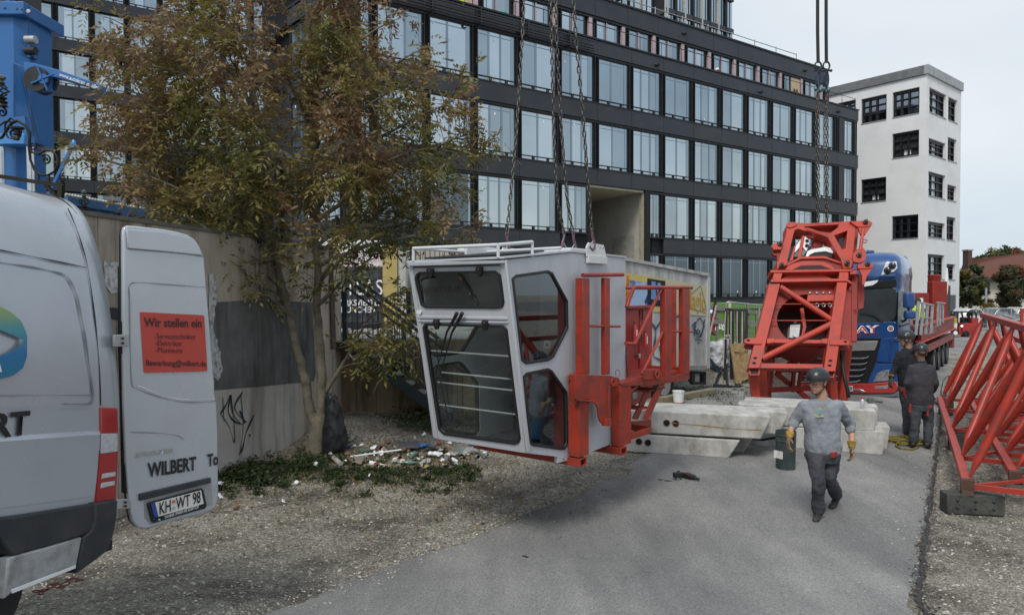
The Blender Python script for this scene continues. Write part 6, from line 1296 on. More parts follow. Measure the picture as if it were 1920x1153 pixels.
pc = at(1751, 600, 25.5); pr = 10.5 / F * 25.5; zt2 = at(1751, 515, 25.5).z
b = MB(); b.lathe((pc.x, pc.y, 1.7), Z, [(pr * 1.15, 0), (pr * 1.15, .5), (pr * .95, .55), (pr * .95, 1.3), (pr, 1.35), (pr, zt2 - 1.8), (pr * 1.05, zt2 - 1.78), (pr * 1.05, zt2 - 1.72), (pr * .9, zt2 - 1.70)], 24); b.build('slewing_cylinder', REDD, ld, smooth=35)
b = MB(); b.box(pc.x - pr * 1.3, pc.x + pr * 1.3, pc.y - .35, pc.y, 1.7, 3.1); b.build('motor_housing', REDD, ld, bevel=.02)
P, Q = at(1764, 620, 26), at(1779, 533, 26); b = MB(); b.box(P.x, Q.x, 26, 26.6, 1.4, Q.z); cb_ = b.build('counter_panel', REDD, ld, bevel=.01)
b = MB(); b.box(P.x + .14, Q.x + .05, 25.97, 25.99, P.z + .0, Q.z - .05); b.build('poster_board', mk('board_dark', (.05, .05, .052), .6, var=.4, vs=4), cb_)
b = MB(); b.ball(((P.x + Q.x) / 2 + .04, 25.96, 3.1), (.06, .006, .55), 10, 8); b.build('white_mark', WHITE, cb_)
P, Q = at(1708, 600, 22.5), at(1742, 549, 22.5); b = MB(); b.box(P.x, Q.x, 22.5, 23.2, 1.7, Q.z); b.build('machine_box', REDD, ld, bevel=.02)
b = MB(); P = at(1721, 560, 22.4); b.box(P.x, P.x + .2, 22.44, 22.49, P.z - .15, P.z + .02); b.box(P.x - .06, P.x + .27, 22.43, 22.48, P.z - .32, P.z - .16); b.build('notice', WHITE, ld)
GS = STEEL
for i, (x0, y0, x1, y1) in enumerate(((1722, 566, 1717, 628), (1731, 568, 1726, 628), (1739, 570, 1735, 626), (1748, 572, 1745, 624), (1759, 568, 1757, 612), (1763, 569, 1762, 610), (1768, 569, 1768, 605))):
 Y = 18.9 + i * .55; b = MB(); b.beam(at(x0, y0, Y), at(x1, y1, Y), .055 if i in (4, 5, 6) else .085, .03, V((0, 1, 0))); b.build('rail_post', GS, ld)
b = MB(); b.tube([at(1720, 566, 18.9), at(1750, 572.5, 20.6)], .025, 6); b.build('top_rail', GS, ld); b = MB(); b.tube([at(1718, 594, 18.9), at(1748, 597, 20.6)], .018, 6); b.build('mid_rail', GS, ld); b = MB(); b.tube([at(1757, 567, 21), at(1772, 569, 22.3)], .025, 6); b.build('top_rail', GS, ld)
# ================================================================ red lattice jib sections on the right
jl0 = V((5.56, 8.3, 0)); jd = V((.50, .866, 0)); jr = V((.866, -.50, 0))
def jp(t, r, z): return jl0 + jd * t + jr * r + Z * z
RJ = mk('jib_red', (.40, .036, .02), .40, var=.1, vs=2, dirt=(.14, .05, .04), damt=.7, ds=7, fine=.15, fs=60)
def flat_tube(b, P, Q, r, n=10):
 """round tube flattened at both ends"""
 P, Q = V(P), V(Q); d = (Q - P).normalized(); a = d.cross(jr).normalized(); c = d.cross(a).normalized(); rings = []; L_ = (Q - P).length
 for t, fa, fc in ((0, .95, .28), (.04, 1.15, .35), (.13, 1, 1), (.87, 1, 1), (.96, 1.15, .35), (1, .95, .28)):
  m_ = P.lerp(Q, t); rings.append([m_ + a * r * fa * math.cos(2 * math.pi * k / n) + c * r * fc * math.sin(2 * math.pi * k / n) for k in range(n)])
 b.loft(rings)
def jib(label, r0, h, H, W_, t0, t1, bots, tops, z0=.34, rad=.052, walk=False, z_in=0):
 t = thing('jib_section', jp((t0 + t1) / 2, r0 + h, 0), label, 'crane jib section', 'red lattice jib sections')
 for rr_ in (r0, r0 + W_):
  b = MB(); b.beam(jp(t0, rr_, z0), jp(t1, rr_, z0), .10, .10); b.build('bottom_chord', RJ, t, bevel=.006)
 b = MB(); b.beam(jp(tops[0] - .5, r0 + h, H), jp(t1 - .0, r0 + h, H + .0), .12, .10); b.build('top_chord', RJ, t, bevel=.01)
 for side in (0, 1):
  rb_ = r0 + (W_ if side else 0)
  for k, tb in enumerate(bots):
   for tt_ in ([tops[k - 1]] if k else []) + ([tops[k]] if k < len(tops) else []):
    b = MB(); s_ = -.05 if tt_ < tb else .05; flat_tube(b, jp(tb + s_, rb_ + (.04 if not side else -.04), z0 + .03), jp(tt_ - s_ * 1.3, r0 + h + (-.03 if not side else .03), H - .03), rad); b.build('lattice_tube', RJ, t, smooth=50)
 for k, tb in enumerate([t0] + list(bots[1:])):
  b = MB(); b.beam(jp(tb + .02, r0 + .06, z0 - .01), jp(tb + .02, r0 + W_ - .06, z0 - .01), .05, .06); b.build('cross_bar', RJ, t)
  if k + 1 < len(bots): b = MB(); b.beam(jp(tb + .1, r0 + .06, z0 - .02), jp(bots[k + 1] - .1, r0 + W_ - .06, z0 - .02), .035, .04); b.build('floor_brace', RJ, t)
 b = MB(); b.obox(jp(t0 - .0, r0, z0 - .0), jd * .05, jr * .07, Z * .08); b.build('chord_end', mk('rusty_hollow2', (.07, .035, .025), .8, var=.4), t, bevel=.005)
 return t
j1 = jib('outer red lattice jib section with its long chord along the road edge', 0, .78, 2.2, 1.56, 0., 7.95, [.25, 1.65, 3.95, 6.25, 7.86], [.5, 2.8, 5.1, 7.4])
for k, (a_, c_) in enumerate(((.25, -1.8), )):
 for rr_ in (.04, 1.5): b = MB(); flat_tube(b, jp(.3, rr_, .38), jp(.5, .78, 2.17), .05); b.build('lattice_tube', RJ, j1, smooth=50)
j2 = jib('inner smaller red lattice jib section nested beside the outer one', .56, .80, 1.72, 1.6, .75, 8.6, [1.0, 2.2, 3.4, 4.6, 5.8, 7.0, 8.2], [1.6, 2.8, 4.0, 5.2, 6.4, 7.6], rad=.042)
for k in range(14):
 b = MB(); b.obox(jp(.95 + k * .27, 1.28, .40), jd * .13, jr * .24, Z * .012); b.build('tread_board', mk('tread_red', (.34, .05, .04), .6, var=.15), j2, bevel=.004)
for k in range(9): b = MB(); b.tube([jp(.95, 1.08 + k * .05, .418), jp(4.6, 1.08 + k * .05, .418)], .007, 4); b.build('tread_rib', RJ, j2)
b = MB(); b.obox(jp(2.4, .8, 2.36), Z * .10, jr * .02, jd * .03); b.build('lug', RJ, j1)
wb1 = thing('wooden_support', jp(-.25, .25, 0), 'weathered grey timber block with bolts under the near end of the jib', 'timber block')
P = gr(1776, 963); Q = gr(1885, 968); d_ = (Q - P).normalized(); n_ = V((d_.y, -d_.x, 0)); WDK = mk('weathered_timber', (.060, .062, .052), .85, var=.3, vs=4, dirt=(.02, .02, .018), damt=.7, ds=10, bump=.3, bs=40)
b = MB(); b.prism([P, Q, Q - n_ * .22, P - n_ * .22], Z * .24); b.build('timber', WDK, wb1, bevel=.012)
for i in range(3):
 for j in range(2): b = MB(); b.ball(P.lerp(Q, .18 + .31 * i) + n_ * .0 + Z * (.08 + .09 * j), .018, 8, 6); b.build('bolt', DSTEEL, wb1, smooth=60)
for t_ in (4.0, 7.9):
 for rr_ in (.12, 1.56): b = MB(); b.obox(jp(t_, rr_, .14), jd * .10, jr * .14, Z * .145); b.build('wooden_support', WDK, None, bevel=.01, label='short timber block under the %s chord of the jib, %s along it' % ('left' if rr_ < 1 else 'right', 'half way' if t_ < 5 else 'far'), cat='timber block')
b = MB(); b.obox(jp(-.02, .0, .265), jd * .05, jr * .06, Z * .03); b.build('packing_wood', mk('brown_wood', (.10, .06, .04), .8), wb1)
# ================================================================ people
SKIN = mk('skin', (.42, .235, .165), .5, var=.08, vs=20); SKIN2 = mk('skin_shaded', (.30, .17, .12), .55, var=.08, vs=20)
WORKT = mk('work_trousers', (.040, .045, .055), .85, var=.3, vs=7, dirt=(.10, .09, .08), damt=.35, ds=6, bump=.3, bs=45)
TRIM = mk('red_trim', (.30, .025, .02), .7); BOOT = mk('boot_leather', (.020, .018, .017), .6, var=.4, vs=20, dirt=(.09, .08, .07), damt=.5, ds=18)
HELM = mk('helmet_black', (.022, .024, .026), .35, var=.15, coat=.2); HAIR = mk('hair_dark', (.03, .024, .02), .8, var=.4, vs=40)
clouds = bpy.data.textures.new('folds', 'CLOUDS'); clouds.noise_scale = .11; clouds.noise_depth = 2
HS = 1.14
def limb(b, pts, rad, n=12, cap=True):
 P = [V(p) for p in pts]; Q = []; Rr = []
 for i in range(len(P) - 1):
  p0 = P[max(i - 1, 0)]; p1, p2 = P[i], P[i + 1]; p3 = P[min(i + 2, len(P) - 1)]
  for k in range(4):
   t = k / 4; Q.append(.5 * ((2 * p1) + (p2 - p0) * t + (2 * p0 - 5 * p1 + 4 * p2 - p3) * t * t + (3 * p1 - p0 - 3 * p2 + p3) * t ** 3)); Rr.append(rad[i] + (rad[i + 1] - rad[i]) * t)
 Q.append(P[-1]); Rr.append(rad[-1]); b.tube(Q, 1, n, rr=Rr)
 if cap: b.ball(P[0], rad[0] * .99, 12, 8); b.ball(P[-1], rad[-1] * .99, 12, 8)
def tors(b, secs, fx, n=20):
 """secs: centre, half width, half depth; fx = across direction"""
 fx = V(fx).normalized(); fy = fx.cross(Z).normalized(); rings = []
 for c, rx, ry in secs:
  rings.append([V(c) + fx * (rx * (abs(math.cos(t)) ** .8) * (1 if math.cos(t) > 0 else -1)) + fy * (ry * (abs(math.sin(t)) ** .8) * (1 if math.sin(t) > 0 else -1)) for t in [2 * math.pi * (k + .5) / n for k in range(n)]])
 b.loft(rings)
def blob(name, b, vox, mat, parent, folds=0., sm=4, label=None, fs=None):
 o = b.build(name, mat, parent, fix=True); m = o.modifiers.new('r', 'REMESH'); m.mode = 'VOXEL'; m.voxel_size = vox; m.use_smooth_shade = True
 if sm: m = o.modifiers.new('s', 'SMOOTH'); m.iterations = sm; m.factor = .6
 if folds: m = o.modifiers.new('d', 'DISPLACE'); m.texture = clouds; m.strength = folds; m.mid_level = .5; m.texture_coords = 'LOCAL'
 if label: o['label'] = label
 return o
def person(label, J, face, fx, top, topn, trousers=WORKT, vox=.011, skin=SKIN, helmet=HELM, sleeve=1., gloves=None, coll=False, girth=1., det=True, group=None, hoodie=False, parts=True):
 """J: joints, face: look direction, fx: across-shoulder direction (person's image left to right)"""
 face = V(face).normalized(); fx = V(fx).normalized(); fy = fx.cross(Z).normalized()       # fy towards the viewer side when fx=+X
 base = V((J['hipL'].x / 2 + J['hipR'].x / 2, J['hipL'].y / 2 + J['hipR'].y / 2, min(J['anL'].z, J['anR'].z) - .08))
 t = thing('person', base, label, 'person', group); h = J['head']; sh = (J['shL'] + J['shR']) / 2; hp = (J['hipL'] + J['hipR']) / 2
 side = face.cross(Z).normalized(); up = side.cross(face).normalized(); face, side, up = face * HS, side * HS, up * HS
 # body under the clothes: one continuous skin
 b = MB(); b.ball(h + up * .035 - face * .012, (.079, .102, .106), 18, 12, (side, face, up)); b.ball(h - up * .045 + face * .030, (.056, .062, .075), 14, 10, (side, face, up))
 b.ball(h - up * .095 + face * .060, (.026, .026, .022), 10, 6, (side, face, up))
 b.tube([h + face * .092 + up * .018, h + face * .108 - up * .006, h + face * .116 - up * .026, h + face * .094 - up * .034], .012, 8, rr=[.008, .010, .014, .010])
 for s_ in (-1, 1):
  b.ball(h + side * s_ * .076 - face * .005 - up * .012, (.011, .020, .032), 8, 6, (side, face, up)); b.ball(h + side * s_ * .03 + face * .078 + up * .030, (.026, .012, .008), 8, 6, (side, face, up)); b.ball(h + side * s_ * .040 + face * .068 - up * .022, (.020, .018, .018), 8, 6, (side, face, up))
 b.ball(h + face * .088 - up * .060, (.024, .010, .006), 8, 6, (side, face, up)); b.ball(h + face * .085 - up * .071, (.020, .010, .006), 8, 6, (side, face, up))
 limb(b, [h - up * .06 - face * .01, J['neck'] + Z * .03, sh - Z * .06], [.056, .060, .075])
 tors(b, [(sh - Z * .02, .13, .07), (sh - Z * .12, .16, .10), (sh.lerp(hp, .6), .13, .085), (hp + Z * .04, .13, .07)], fx)
 for s_ in 'LR':
  limb(b, [J['sh' + s_], J['el' + s_], J['wr' + s_]], [.045, .041, .028]); limb(b, [J['hip' + s_] - Z * .05, J['kn' + s_], J['an' + s_]], [.05, .04, .035])
 body = blob('body', b, vox * .75, skin, t, sm=2)
 if det:
  for s_ in (-1, 1):
   e = MB(); e.ball(h + side * s_ * .031 + face * .083 + up * .012, .011, 10, 8); eo = e.build('eye', mk('eye_white', (.45, .42, .4), .3), body, smooth=60); e = MB(); e.ball(h + side * s_ * .031 + face * .0905 + up * .012, .005, 8, 6); e.build('iris', BLACK, eo)
 # upper garment
 b = MB(); g = girth
 tors(b, [(sh + Z * .115, .062, .06), (sh + Z * .08, .10 * g, .078), (sh + Z * .045, .165 * g, .095), (sh - Z * .04, .200 * g, .125), (sh - Z * .16, .200 * g, .145 * g), (sh.lerp(hp, .62), .185 * g, .145 * g), (hp + Z * .10, .195 * g, .145 * g), (hp + Z * .015, .185 * g, .135 * g), (hp - Z * .015, .172 * g, .125 * g)], fx)
 for s_ in 'LR':
  S_, E_, W_ = J['sh' + s_], J['el' + s_], J['wr' + s_]; cu = E_.lerp(W_, sleeve)
  limb(b, [S_, S_.lerp(E_, .5), E_, cu] if sleeve > 0 else [S_, E_], [.074 * g, .069 * g, .060 * g, .050 * g] if sleeve > 0 else [.07, .06])
  if sleeve < 1: b.ball(cu, .058 * g, 12, 8)
 if hoodie: b.ball(sh + Z * .05 - face * .07, (.12, .09, .07), 12, 8)
 blob(topn, b, vox, top, t, folds=.034)
 if coll: b = MB(); b.tube([sh + Z * .12 + side * .062 * math.cos(a) + face * .06 * math.sin(a) for a in [k * math.pi / 8 for k in range(16)]], .014, 6, closed=True); b.build('collar', top, t, smooth=60)
 # trousers
 b = MB(); tors(b, [(hp + Z * .06, .165 * g, .12 * g), (hp - Z * .03, .175 * g, .13 * g), (hp - Z * .12, .16 * g, .12)], fx)
 for s_ in 'LR':
  H_, K_, A_ = J['hip' + s_], J['kn' + s_], J['an' + s_]; limb(b, [H_ - Z * .03, H_.lerp(K_, .5), K_, K_.lerp(A_, .5), A_ + (K_ - A_).normalized() * .05], [.106 * g, .098, .080, .075, .078])
 tr = blob('trousers', b, vox, trousers, t, folds=.038)
 # footwear
 for s_ in 'LR':
  A_, T_ = J['an' + s_], J['toe' + s_]; d = (T_ - A_); d = d.normalized(); uu = (V((0, 0, 1)) - d * d.z).normalized(); b = MB()
  limb(b, [A_ - d * .02 - uu * .01, A_ + d * .10 - uu * .02, T_], [.048, .043, .036]); b.ball(A_ - d * .035 - uu * .02, (.045, .045, .045), 10, 8); limb(b, [A_ + (J['kn' + s_] - A_).normalized() * .10, A_], [.048, .046])
  blob('boot', b, .012, BOOT, t, sm=2)
 # helmet
 if helmet:
  b = MB(); n = 22; rings = []
  for k in range(9):
   a = R(-12 + k * 12.6); rings.append([h + up * (.052 + .112 * math.sin(a)) + side * (.104 * math.cos(a) * math.cos(u)) + face * (.128 * math.cos(a) * math.sin(u) - .006 + (.012 * math.cos(a) if math.sin(u) > .3 else 0)) for u in [2 * math.pi * i / n for i in range(n)]])
  b.loft(rings); ho = b.build('helmet', helmet, t, smooth=60)
  b = MB(); b.add([h + up * .030 + side * .09 * c - face * -.095 + face * 0 for c in (-1, 1)] + [h + up * .026 + side * .055 * c + face * .148 for c in (-1, 1)] + [h + up * .040 + side * .09 * c + face * .095 for c in (-1, 1)] + [h + up * .034 + side * .055 * c + face * .146 for c in (-1, 1)], [(0, 1, 3, 2), (4, 6, 7, 5), (2, 3, 7, 6), (0, 2, 6, 4), (1, 5, 7, 3)]); b.build('peak', helmet, ho, smooth=30)
  if det:
   for s_ in (-1, 1):
    for k in range(5):
     u = R(-40 + k * 24); b = MB(); c = h + up * (.052 + .112 * .42) + side * s_ * (.104 * .915 * math.cos(u)) + face * (.128 * .915 * math.sin(-u) - .006); b.ball(c, (.004, .013, .007), 8, 5, (side, face, up)); b.build('vent', VGAP, ho)
    b = MB(); b.tube([h + side * s_ * .094 + face * .03 + up * .03, h + side * s_ * .080 + face * .02 - up * .05, h + side * s_ * .04 + face * .045 - up * .115, h + face * .055 - up * .122], .006, 6); b.tube([h + side * s_ * .094 - face * .05 + up * .03, h + side * s_ * .080 + face * .02 - up * .05], .006, 6); b.build('chin_strap', BLACK, ho, smooth=60)
   b = MB(); b.obox(h + up * .085 + face * .105, side * .022, face * .006, up * .014 + face * -.008); b.build('front_sticker', WHITE, ho)
   b = MB(); b.ball(h + up * .0 - face * .075, (.062, .030, .045), 10, 8, (side, face, up)); b.build('hair', HAIR, t, smooth=60)
 # hands or gloves
 for s_ in 'LR':
  W_, E_ = J['wr' + s_], J['el' + s_]; d = (W_ - E_).normalized() * .55 + V((0, 0, -.45)); d = d.normalized(); ac_ = (fy if s_ == 'L' else fy); pn = d.cross(ac_).normalized(); ac_ = pn.cross(d).normalized(); k_ = 1.12 if gloves else 1.
  thumb = ac_ if 'thumb' not in J else V(J['thumb'])
  b = MB(); pc_ = W_ + d * .055 * k_; b.ball(pc_, (.020 * k_, .042 * k_, .052 * k_), 12, 8, (pn, ac_, d)); limb(b, [W_ - d * .02, W_ + d * .03], [.028 * k_, .027 * k_])
  inn = pn if (pn.dot(J['hip' + s_] - W_) > 0) else -pn
  for i, (o_, L_) in enumerate(((.030, .068), (.010, .078), (-.010, .074), (-.029, .058))):
   r0 = pc_ + d * .040 * k_ + ac_ * o_ * k_; p1 = r0 + (d + inn * .25).normalized() * L_ * .5 * k_; p2 = p1 + (d * .8 + inn * .75).normalized() * L_ * .35 * k_; p3 = p2 + (d * .35 + inn * 1.0).normalized() * L_ * .3 * k_
   limb(b, [r0, p1, p2, p3], [.0100 * k_, .0095 * k_, .0088 * k_, .0078 * k_], 8)
  q0 = pc_ - d * .02 + ac_ * .028; q1 = q0 + (ac_ * .8 + d * .6 + inn * .3).normalized() * .035 * k_; q2 = q1 + (d + ac_ * .25 + inn * .4).normalized() * .032 * k_; limb(b, [q0, q1, q2], [.013 * k_, .011 * k_, .009 * k_], 8)
  if gloves:
   go = blob('glove', b, .0055, gloves, t, sm=1); b = MB(); c0 = W_ + d * .02; c1 = W_ - d * .055; b.tube([c0, c0.lerp(c1, .5), c1], 1, 16, rr=[.036, .044, .052], cap=False); b.tube([c1 + d * .002, c0], 1, 16, rr=[.049, .033], cap=False); b.build('cuff', mk('glove_yellow', (.30, .19, .03), .8, var=.4, vs=18, dirt=(.08, .05, .02), damt=.6, ds=12), go, smooth=60)
  else: blob('hand', b, .006 if det else .01, skin if not gloves else gloves, t, sm=1)
 return t, tr
def J_(Y, **k):
 return {n: at(v[0], v[1], Y + (v[2] if len(v) > 2 else 0)) for n, v in k.items()}
SWEAT = mk('grey_sweatshirt', (.235, .255, .285), .95, var=.10, vs=9, dirt=(.13, .13, .135), damt=.5, ds=4, bump=.3, bs=60, fine=.1)
GLV = mk('glove_leather', (.22, .15, .09), .8, var=.5, vs=22, dirt=(.06, .04, .03), damt=.6, ds=14)
Y1 = 8.15
J1 = J_(Y1, head=(1534, 717), neck=(1540, 742), shL=(1509, 762, .05), shR=(1571, 761, .0), elL=(1489, 790, .14), wrL=(1480, 818, -.06), elR=(1594, 796, .12), wrR=(1597, 836, -.04), hipL=(1528, 847, .0), hipR=(1558, 847, .02),
  knL=(1534, 902, -.16), anL=(1534, 961, -.02), toeL=(1529, 975, -.18), knR=(1556, 899, .0), anR=(1569, 929, .40), toeR=(1559, 950, .30))
J1['thumb'] = (0, -1, 0)
p1_, tr1 = person('man in a grey sweatshirt and yellow work gloves walking across the asphalt', J1, (-.86, -.48, -.05), (1, -.10, 0), SWEAT, 'sweatshirt', vox=.010, sleeve=.22, gloves=GLV, girth=1.09)
# print on the chest and pocket flaps
def onY(Y): return lambda x, y, q=0.: at(x, y, Y - q)
def chest(px, py, q=0.): return at(px, py, Y1 - .165 - q)
for pts, mt, w in (([(1529, 777), (1534, 781), (1544, 779)], mk('print_yellow', (.5, .4, .08), .7), 3.2), ([(1532, 779), (1539, 768), (1543, 778)], mk('print_teal', (.08, .32, .36), .7), 2.2), ([(1537, 767), (1540, 766)], mk('print_yellow', (.5, .4, .08), .7), 3.5)):
 stroke('chest_print', pts, w, mt, p1_, .0, chest)
P, Q = chest(1528, 785), chest(1545, 785); text('WILBERT', 'lettering', BPR, P, Q - P, Z, .015, p1_, width=(Q - P).length, bold=.03)
b = MB(); b.obox(at(1564, 852, Y1 - .14), V((.04, .03, 0)), V((.01, -.012, 0)), Z * .03); b.build('pocket_flap', TRIM, p1_, bevel=.005); b = MB(); b.obox(at(1563, 852, Y1 - .162), V((.009, 0, 0)), V((0, .002, 0)), Z * .003); b.obox(at(1563, 852, Y1 - .162), V((.003, 0, 0)), V((0, .003, 0)), Z * .009); b.build('cross_mark', WPRINT, p1_)
stroke('side_piping', [(1561, 826), (1567, 834), (1570, 846)], 3, TRIM, p1_, .0, lambda x, y, q=0.: at(x, y, Y1 - .125))
# two men by the truck
JKT = mk('dark_work_jacket', (.040, .038, .044), .85, var=.12, vs=5, bump=.2, bs=40); HOOD = mk('black_hoodie', (.012, .013, .017), .9, var=.3, bump=.2, bs=40)
Y3 = 11.75
J3 = J_(Y3, head=(1726, 662), neck=(1727, 679), shL=(1709, 691), shR=(1745, 691), elL=(1702, 722, .04), wrL=(1713, 738, .24), elR=(1753, 722, .0), wrR=(1742, 738, .24), hipL=(1718, 757), hipR=(1737, 757), knL=(1716, 793, -.03), anL=(1712, 824, .0), toeL=(1711, 824, .2), knR=(1741, 795, .0), anR=(1739, 828, -.06), toeR=(1742, 834, .12))
for k in ('anL', 'toeL', 'anR', 'toeR'): J3[k].z = max(.075 if k[:2] == 'an' else .045, min(J3[k].z, .1))
p3_, _ = person('man in dark grey jacket and helmet seen from behind, nearer to the camera', J3, (.25, 1, -.15), (1, .0, 0), JKT, 'jacket', vox=.014, skin=SKIN2, coll=True, girth=1.02)
Y2 = 12.6
J2 = J_(Y2, head=(1700, 637), neck=(1703, 652), shL=(1687, 665), shR=(1715, 664), elL=(1678, 690), wrL=(1671, 708, -.05), elR=(1718, 690), wrR=(1716, 712, -.05), hipL=(1695, 723), hipR=(1712, 723), knL=(1699, 760, -.03), anL=(1701, 793, .0), toeL=(1698, 799, -.1), knR=(1715, 760), anR=(1716, 790, .1), toeR=(1714, 796, -.05))
for k in ('anL', 'toeL', 'anR', 'toeR'): J2[k].z = .08 if k[:2] == 'an' else .045
p2_, _ = person('man in black hoodie and black helmet looking left beside the truck', J2, (-.85, .5, -.1), (1, .25, 0), HOOD, 'hoodie', vox=.014, skin=SKIN2, hoodie=True, gloves=mk('glove_dark', (.05, .04, .035), .8))
for Jx, Yx, pts, par in ((J3, Y3, [(1740, 759), (1748, 759), (1748, 764), (1740, 764)], p3_), (J3, Y3, [(1739, 762), (1742, 762), (1741, 780), (1738, 780)], p3_), (J3, Y3, [(1707, 760), (1709, 757), (1708, 773), (1705, 773)], p3_), (J2, Y2, [(1688, 729), (1697, 728), (1697, 733), (1689, 733)], p2_), (J2, Y2, [(1693, 732), (1696, 732), (1700, 746), (1697, 747)], p2_)):
 b = MB(); b.prism([at(x, y, Yx - .125) for x, y in pts], (0, .03, 0)); b.build('red_patch', TRIM, par)
b = MB(); b.ball(at(1699, 628, Y2 - .09), (.02, .006, .018), 8, 6); b.build('helmet_sticker', mk('blue_sticker', (.25, .4, .55), .5), p2_)
def small_person(label, px, top_y, foot_y, Y, topm, topn, legs, helm, lean=0., face=(0, -1, 0), sit=False, group=None, skin=SKIN2, vox=.03):
 hgt = at(px, top_y, Y).z - at(px, foot_y, Y).z; k = hgt / 1.82; B_ = at(px, foot_y, Y); q = lambda x, y, z: B_ + V((x * k + lean * z * .3 * k, y * k, z * k))
 f = V(face).normalized(); fx = V((-f.y, f.x, 0)) * -1
 if sit: J = dict(head=q(0, 0, 1.66), neck=q(0, 0, 1.5), shL=q(-.02, .17, 1.42), shR=q(-.02, -.17, 1.42), elL=q(.2 * f.x, .2, 1.18), wrL=q(.42 * f.x, .12, 1.15), elR=q(.2 * f.x, -.2, 1.18), wrR=q(.42 * f.x, -.12, 1.15), hipL=q(-.05, .1, .92), hipR=q(-.05, -.1, .92), knL=q(.40 * f.x, .12, .85), anL=q(.42 * f.x, .12, .42), toeL=q(.58 * f.x, .12, .38), knR=q(.40 * f.x, -.12, .85), anR=q(.42 * f.x, -.12, .42), toeR=q(.58 * f.x, -.12, .38)); fx = V((0, 1, 0))
 else:
  s = fx * 1.; w = lambda a, z, y=0.: q(s.x * a, s.y * a, z) + f * y * k
  J = dict(head=w(0, 1.66, .03), neck=w(0, 1.5), shL=w(-.17, 1.42), shR=w(.17, 1.42), elL=w(-.24, 1.13), wrL=w(-.2, .95, .15), elR=w(.24, 1.13), wrR=w(.2, .95, .15), hipL=w(-.09, .93), hipR=w(.09, .93), knL=w(-.11, .5, .04), anL=w(-.12, .09), toeL=w(-.13, .05, .16), knR=w(.11, .5, .02), anR=w(.12, .09, -.04), toeR=w(.13, .05, .12))
 return person(label, J, face, fx, topm, topn, legs, vox=vox, skin=skin, helmet=helm, det=False, group=group)[0]
HV = mk('high_vis_yellow', (.45, .60, .05), .7, var=.12); HVO = mk('high_vis_orange', (.75, .16, .02), .7, var=.1); DKC = mk('dark_clothes', (.02, .021, .025), .85); HW = mk('helmet_white', (.7, .7, .7), .4); HGN = mk('helmet_green', (.03, .3, .14), .4); REDC = mk('red_overall', (.24, .03, .03), .8, var=.3)
small_person('worker in a yellow high visibility jacket behind the grey railing on the trailer', 1719, 562, 640, 21.5, HV, 'jacket', DKC, HAIR, face=(.4, 1, 0))
def tape(p, z0, Y): pass
small_person('worker in red overalls behind the wooden fence by the green container', 1336, 585, 627, 27, REDC, 'overall', REDC, HW, face=(1, 0, 0))
small_person('worker in orange wearing a white helmet, head showing over the cab roof rail', 865, 463, 505, 19.5, HVO, 'jacket', DKC, HW, face=(.5, -1, 0), vox=.022) if False else None
hx = at(866, 473, 18.0)
Jh = dict(head=hx, neck=hx - Z * .16, shL=hx + V((-.19, .02, -.26)), shR=hx + V((.19, .02, -.26)), elL=hx + V((-.25, 0, -.55)), wrL=hx + V((-.22, -.1, -.8)), elR=hx + V((.25, 0, -.55)), wrR=hx + V((.22, -.1, -.8)), hipL=hx + V((-.09, 0, -.75)), hipR=hx + V((.09, 0, -.75)), knL=hx + V((-.1, 0, -1.15)), anL=hx + V((-.1, 0, -1.57)), toeL=hx + V((-.1, -.16, -1.6)), knR=hx + V((.1, 0, -1.15)), anR=hx + V((.1, 0, -1.57)), toeR=hx + V((.1, -.16, -1.6)))
person('worker with a white helmet and orange collar seen over the cab roof rail', Jh, (.35, -.9, -.25), (1, 0, 0), HVO, 'jacket', DKC, vox=.02, skin=SKIN, helmet=HW, det=False)
def roofman(px, py, s_px, Y, label, top, helm, bent=False, face=(1, 0, 0)):
 P = at(px, py, Y); k = 1.0; f = V(face).normalized(); s = V((-f.y, f.x, 0)); h = P
 dn = (lambda z: h - Z * z) if not bent else (lambda z: h - f * z * .75 - Z * z * .25)
 J = dict(head=h, neck=dn(.17), shL=dn(.25) + s * .17, shR=dn(.25) - s * .17, elL=dn(.35) + s * .2 - Z * .2, wrL=dn(.2) + s * .15 - Z * .45, elR=dn(.35) - s * .2 - Z * .2, wrR=dn(.2) - s * .15 - Z * .45, hipL=dn(.75) + s * .09, hipR=dn(.75) - s * .09)
 for q_, sg in (('L', .1), ('R', -.1)): hp_ = J['hip' + q_]; J['kn' + q_] = hp_ + V((0, 0, -.42)); J['an' + q_] = hp_ + V((0, 0, -.85)); J['toe' + q_] = J['an' + q_] + f * .16
 return person(label, J, face, s, top, 'jacket', DKC, vox=.035, skin=SKIN2, helmet=helm, det=False)
roofman(866, -8, 0, 34.2, 'worker in a yellow vest behind the roof parapet, left of the plywood', HV, HW, face=(1, .4, 0))
roofman(945, 27, 0, 36.4, 'worker in a green helmet and yellow vest behind the roof parapet', HV, HGN, face=(-1, -.3, 0))
roofman(1345, 133, 0, 46.3, 'worker in orange with a white helmet bent over on the roof terrace', HVO, HW, bent=True, face=(1, .2, 0))
roofman(1313, 133, 0, 45.2, 'worker in dark clothes crouching on the roof terrace beside the orange one', DKC, HAIR, bent=True, face=(-1, .2, 0))
